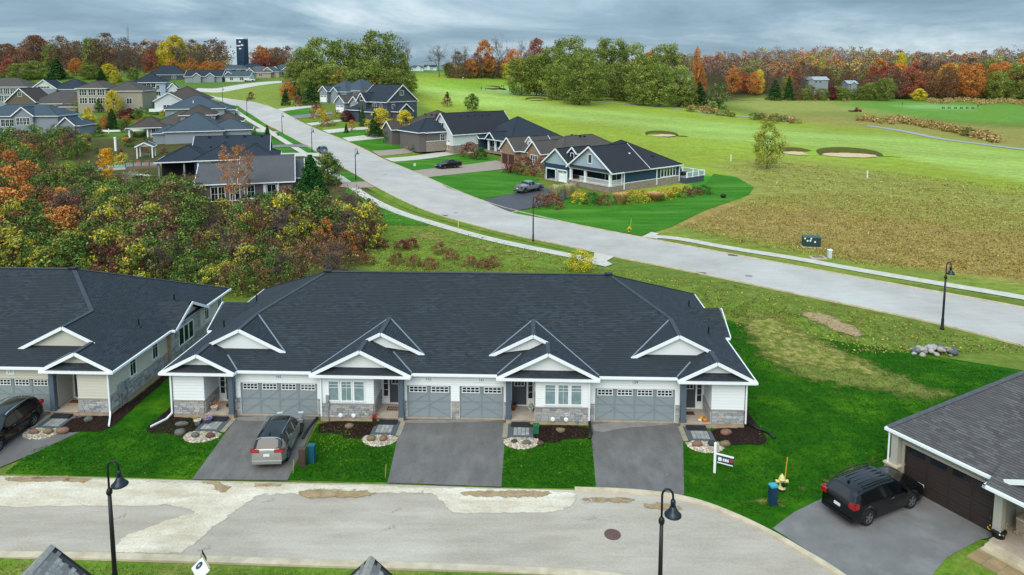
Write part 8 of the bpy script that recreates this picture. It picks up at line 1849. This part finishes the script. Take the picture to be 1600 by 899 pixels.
# golf course: people, flag, mower, range stands
def person(u, v, h_, pants, shirt, label, pose=0):
    x, y, z = hit(u, v); s = h_/1.75; J = {'p': (0, 0, .92), 'c': (0, .0, 1.32), 'n': (0, 0, 1.5), 'h': (0, .02, 1.62), 't': (0, .02, 1.74), 'lk': (.12, .02, .5), 'lf': (.14, 0, .06), 'rk': (-.12, .05, .5), 'rf': (-.15, .02, .06), 'ls': (.2, 0, 1.42), 'le': (.27, .08, 1.15), 'lh': (.18, .28, .95), 'rs': (-.2, 0, 1.42), 're': (-.27, .08, 1.15), 'rh': (-.12, .28, .93), 'lt': (.15, .1, .04), 'rt': (-.16, .12, .04), 'q': (.1, 0, .88), 'w': (-.1, 0, .88)}
    K = list(J); E = [('p', 'c'), ('c', 'n'), ('n', 'h'), ('h', 't'), ('p', 'q'), ('q', 'lk'), ('lk', 'lf'), ('lf', 'lt'), ('p', 'w'), ('w', 'rk'), ('rk', 'rf'), ('rf', 'rt'), ('c', 'ls'), ('ls', 'le'), ('le', 'lh'), ('c', 'rs'), ('rs', 're'), ('re', 'rh')]
    me = bpy.data.meshes.new('person'); me.from_pydata([tuple(c*s for c in J[k]) for k in K], [(K.index(a), K.index(b)) for a, b in E], []); o = bpy.data.objects.new('person', me); COL.objects.link(o)
    m_ = o.modifiers.new('s', 'SKIN'); rad = {'p': .15, 'c': .17, 'n': .06, 'h': .10, 't': .07, 'lk': .07, 'rk': .07, 'lf': .05, 'rf': .05, 'ls': .08, 'rs': .08, 'le': .05, 're': .05, 'lh': .035, 'rh': .035, 'lt': .04, 'rt': .04, 'q': .11, 'w': .11}
    for i, k in enumerate(K): me.skin_vertices[0].data[i].radius = (rad[k]*s, rad[k]*s)
    me.skin_vertices[0].data[0].use_root = True; o.modifiers.new('u', 'SUBSURF').levels = 1; bpy.context.view_layer.update()
    dg = bpy.context.evaluated_depsgraph_get(); nm = bpy.data.meshes.new_from_object(o.evaluated_get(dg)); o.modifiers.clear(); o.data = nm
    sk = mat('skin', '#a87c64', .7); nm.materials.clear(); 
    for mm in (mat('cloth_'+pants[1:], pants, .9), mat('cloth_'+shirt[1:], shirt, .9), sk): nm.materials.append(mm)
    for p in nm.polygons: c = p.center.z/s; p.material_index = 0 if c < .98 else (1 if c < 1.52 and abs(p.center.x) < .3*s and p.center.y < .2*s else 2); p.use_smooth = True
    o.location = (x, y, z+.0); o.rotation_euler = (0, 0, pose); tag(o, label, 'person')
person(752, 141, 1.9, '#26303c', '#3c5a78', 'golfer in blue top standing left on the far green', .5); person(759, 142, 1.7, '#1c1e22', '#2a2c30', 'golfer in black right of the blue one on the far green', 2); person(784, 138, 1.9, '#20242a', '#2e3c46', 'golfer in dark clothes at the edge of the far bunker', 3); person(787, 137.5, 1.8, '#2a3a34', '#24303a', 'golfer in dark green beside another at the far bunker', 1)
person(1410, 165, 2.0, '#2c3440', '#26404e', 'person in dark blue on the practice green, right of the mower', 1); person(1528, 169, 2.0, '#22262e', '#2a3c58', 'person in dark clothes at the right end of the range stands', 2)
x, y, z = hit(1338, 175); o = thing('lawn_mower', 'red tractor mower with black decks on the far grass', 'mower', (x, y, z), R(4)); q = MB(); q.box(-.4, 1.6, -.6, .6, .6, 1.3); q.box(.9, 2.3, -.55, .55, .6, 1.15); q.obj('body', mat('mower_red', '#a02626', .4), o); q = MB(); q.box(-3.4, -1.0, -1.2, 1.2, .25, .7); q.box(-1.2, 0, -.3, .3, .4, .7); q.obj('deck', M_black, o)
for a, b, r_ in ((-.2, .75, .55), (-.2, -.75, .55), (1.9, .7, .4), (1.9, -.7, .4)): q = MB(); q.lathe([(r_, -.15), (r_, .15)], 14, (a, b, r_), axis='y'); q.obj('wheel', M_tyre, o)
q = MB(); q.box(-.5, .9, -.55, .55, 2.1, 2.25)
for a in (-.45, .85):
    for b in (-.5, .5): q.box(a-.04, a+.04, b-.04, b+.04, 1.2, 2.1)
q.obj('canopy', mat('mower_canopy', '#4a3030', .6), o); q = MB(); q.box(-.2, .3, -.3, .3, 1.3, 1.9); q.obj('seat', M_black, o)
for i, u in enumerate((1474, 1483, 1493, 1502, 1511, 1520)):
    x, y, z = hit(u, 170); q = MB(); q.box(-.7, .7, -.06, .06, 0, .16); q.box(-.5, -.4, -.3, .3, 0, .8); q.box(.4, .5, -.3, .3, 0, .8); q.bar((-.5, 0, .8), (.5, 0, .8), .12); o = tag(q.obj('range_divider', M_trim), 'dark practice-range stand in the row on the far range', 'range stand', 'range stands on the practice tee'); o.location = (x, y, z)
x, y, z = hit(723, 127); q = MB(); q.tube([(0, 0, 0), (0, 0, 2.3)], .04, 6); q.box(0, .5, -.01, .01, 1.8, 2.2); o = tag(q.obj('golf_flag', M_white), 'white golf flag behind the far green', 'flag'); o.location = (x, y, z)
x, y, z = hit(1130, 309.5); o = thing('rain_barrel', 'black round tub lying on the lawn right of the deck', 'tub', (x, y, z)); q = MB(); q.lathe([(.35, 0), (.45, .3), (.45, .55), (.3, .7), (.05, .75)], 14); q.obj('tub', M_black, o, True); q = MB(); q.lathe([(.46, .5), (.48, .52), (.46, .56)], 14); q.obj('rim', M_trim, o)
# back gardens on the left
x, y, z = hit(194, 262); o = thing('swimming_pool', 'turquoise swimming pool behind the navy house', 'pool', (x, y, z), R(14)); q = MB(); q.box(-4.6, 3.4, -3.2, 3.2, -.3, .25); q.obj('coping', M_conc, o); q = MB(); q.box(-4.2, 3.0, -2.8, 2.8, .2, .265); q.obj('water', mat('pool_water', '#3fa7bf', .06, c2='#57bccd', ns=1.2, spec=.8), o)
x, y, z = hit(229, 246); o = thing('gazebo', 'small white gazebo with grey pyramid roof by the pool', 'gazebo', (x, y, z), R(16)); q = MB()
for a in (-1.6, 1.6):
    for b in (-1.5, 1.5): q = MB(); q.box(a-.12, a+.12, b-.12, b+.12, -.5, 2.7); q.obj('post', M_white, o)
volume(o, -1.6, 1.6, -1.5, 1.5, 2.7, 'gt', .5, LGREY, R_slate, walls=False, over=.35, gabmat=WHITES)
q = MB(); q.box(-.8, .8, -.4, .4, .7, .78); q.box(-.7, -.6, -.3, .3, 0, .7); q.box(.6, .7, -.3, .3, 0, .7); q.obj('table', mat('green_table', '#5f9a78', .6), o)
x, y, z = hit(236, 262); o = thing('garden_deck', 'railed wooden deck with glass panels between pool and navy house', 'deck', (x, y, z), R(16)); q = MB(); q.box(-4.5, 4.5, -1.5, 2.2, -.4, .5); q.obj('platform', mat('deck_wood', '#7d6754', .85), o)
for i in range(7): q = MB(); q.box(-4.5+i*1.5-.06, -4.5+i*1.5+.06, -1.5, -1.38, .5, 1.5); q.obj('post', mat('dark_post', '#3b4146', .6), o)
q = MB(); q.box(-4.5, 4.5, -1.48, -1.4, 1.42, 1.5); q.obj('rail', _M['dark_post'], o); q = MB(); q.box(-4.4, 4.4, -1.46, -1.42, .6, 1.4); q.obj('glass_panel', _M['deck_glass'], o)
for i, (a, c_) in enumerate(((-2.5, '#b8622c'), (-.8, '#a8552a'), (1.2, '#c07a3c'), (2.8, '#8a4a34'))): q = MB(); q.box(a-.4, a+.4, 0, .7, .5, .9); q.box(a-.4, a+.4, .6, .75, .9, 1.4); q.obj('garden_chair', mat('chair_%d' % i, c_, .8), o)
for i, (u, v) in enumerate(((217, 279), (228, 280))):
    x, y, z = hit(u, v); o = thing('garden_table', 'white covered garden %s in the thicket edge below the pool deck' % ('table left' if i == 0 else 'table right'), 'garden table', (x, y, z)); q = MB(); q.box(-1.0, 1.0, -.5, .5, .65, .78); q.obj('top', M_white, o)
    for a in (-.85, .85): q = MB(); q.box(a-.06, a+.06, -.4, .4, 0, .65); q.obj('leg', M_white, o)
x, y, z = hit(181, 236); o = thing('fence_post', 'tall white post standing alone left of the pool', 'post', (x, y, z)); q = MB(); q.box(-.2, .2, -.2, .2, -.2, 3.2); q.obj('shaft', M_white, o); q = MB(); q.box(-.26, .26, -.26, .26, 3.2, 3.4); q.obj('cap', M_white, o)
pts = [hit(u, v) for u, v in ((152, 207), (170, 208), (197, 207), (236, 206))]; o = thing('garden_fence', 'long low white fence in the back garden of the tan house', 'fence'); 
for p, q2 in zip(pts, pts[1:]): q = MB(); q.bar((p[0], p[1], p[2]+.55), (q2[0], q2[1], q2[2]+.55), .1, .55); q.obj('panel', M_white, o)
for p in pts: q = MB(); q.box(p[0]-.1, p[0]+.1, p[1]-.1, p[1]+.1, p[2]-.2, p[2]+1.25); q.obj('post', M_white, o)

rgn = np.random.RandomState(5); C = np.c_[rgn.normal(-10.2, .8, 300), rgn.normal(37.3, .9, 300), np.full(300, .08)]; C = C[(C[:, 0] > -11.5) & (C[:, 1] < 39.2)]; Q, c = leaves(rgn, C, .08, 3, .055, ['#6f9420', '#86a02c', '#5c841c'], flat=.3); f = bpy.data.objects.new('clover_patch', fastmesh('clover_patch', Q, quads(len(Q)//4), c)); COL.objects.link(f); f['kind'] = 'stuff'

# short blades and fallen leaves over the near lawns
LW = [([(-17.0,39.0),(-16.75,33.75),(-20,33.9),(-26.9,34.3),(-27.0,36.4),(-24.4,38.6),(-20.4,39.5),(-20.0,50),(-18.4,50),(-18.6,39.5)], 9000), ([(-11.7,39),(-11.65,33.7),(-6.55,33.5),(-6.65,36.6),(-8,37.5)], 4500), ([(-.45,36.3),(-.5,33.1),(4.25,32.95),(4.7,37.4),(1.5,37.0)], 4000),
      ([(10.0,38),(9,34),(8.8,32.5),(10.4,31.5),(11.8,30.3),(13.4,31.2),(15.2,32.2),(18.9,34.0),(26,38.2),(38,45),(30,49.5),(18,56),(15,59),(14.8,40),(13.9,36)], 30000), ([(-30,27.6),(-22.6,27.6),(-11.1,27.1),(2.2,26.6),(5.2,26.1),(2,24),(-25,24)], 9000)]
for i, (P, n) in enumerate(LW):
    rg = np.random.RandomState(i+40); xa = np.array(P); xs = rg.uniform(xa[:, 0].min(), xa[:, 0].max(), n*2); ys = rg.uniform(xa[:, 1].min(), xa[:, 1].max(), n*2); ok = pin(P, xs, ys) > .05; xs, ys = xs[ok][:n], ys[ok][:n]
    pal = ['#265a04', '#1a4a02', '#2e6208', '#164201', '#3a6a10'] if i < 4 else ['#66802c', '#4c6a1c', '#7f8840', '#8a7c48']
    Q, c = leaves(rg, np.c_[xs, ys, np.full(len(xs), .062)], .12, 3, .07, pal, flat=.2, colvar=.12); f = bpy.data.objects.new('lawn_blades', fastmesh('lawn_blades', Q, quads(len(Q)//4), c)); COL.objects.link(f); f['kind'] = 'stuff'
rg = np.random.RandomState(77); xs = rg.uniform(-27, 15, 500); ys = rg.uniform(33, 39, 500); Q, c = leaves(rg, np.c_[xs, ys, np.full(500, .085)], .02, 1, .07, ['#9a6a3a', '#b08a4a', '#8a5232'], flat=.1); f = bpy.data.objects.new('fallen_leaves', fastmesh('fallen_leaves', Q, quads(len(Q)//4), c)); COL.objects.link(f); f['kind'] = 'stuff'
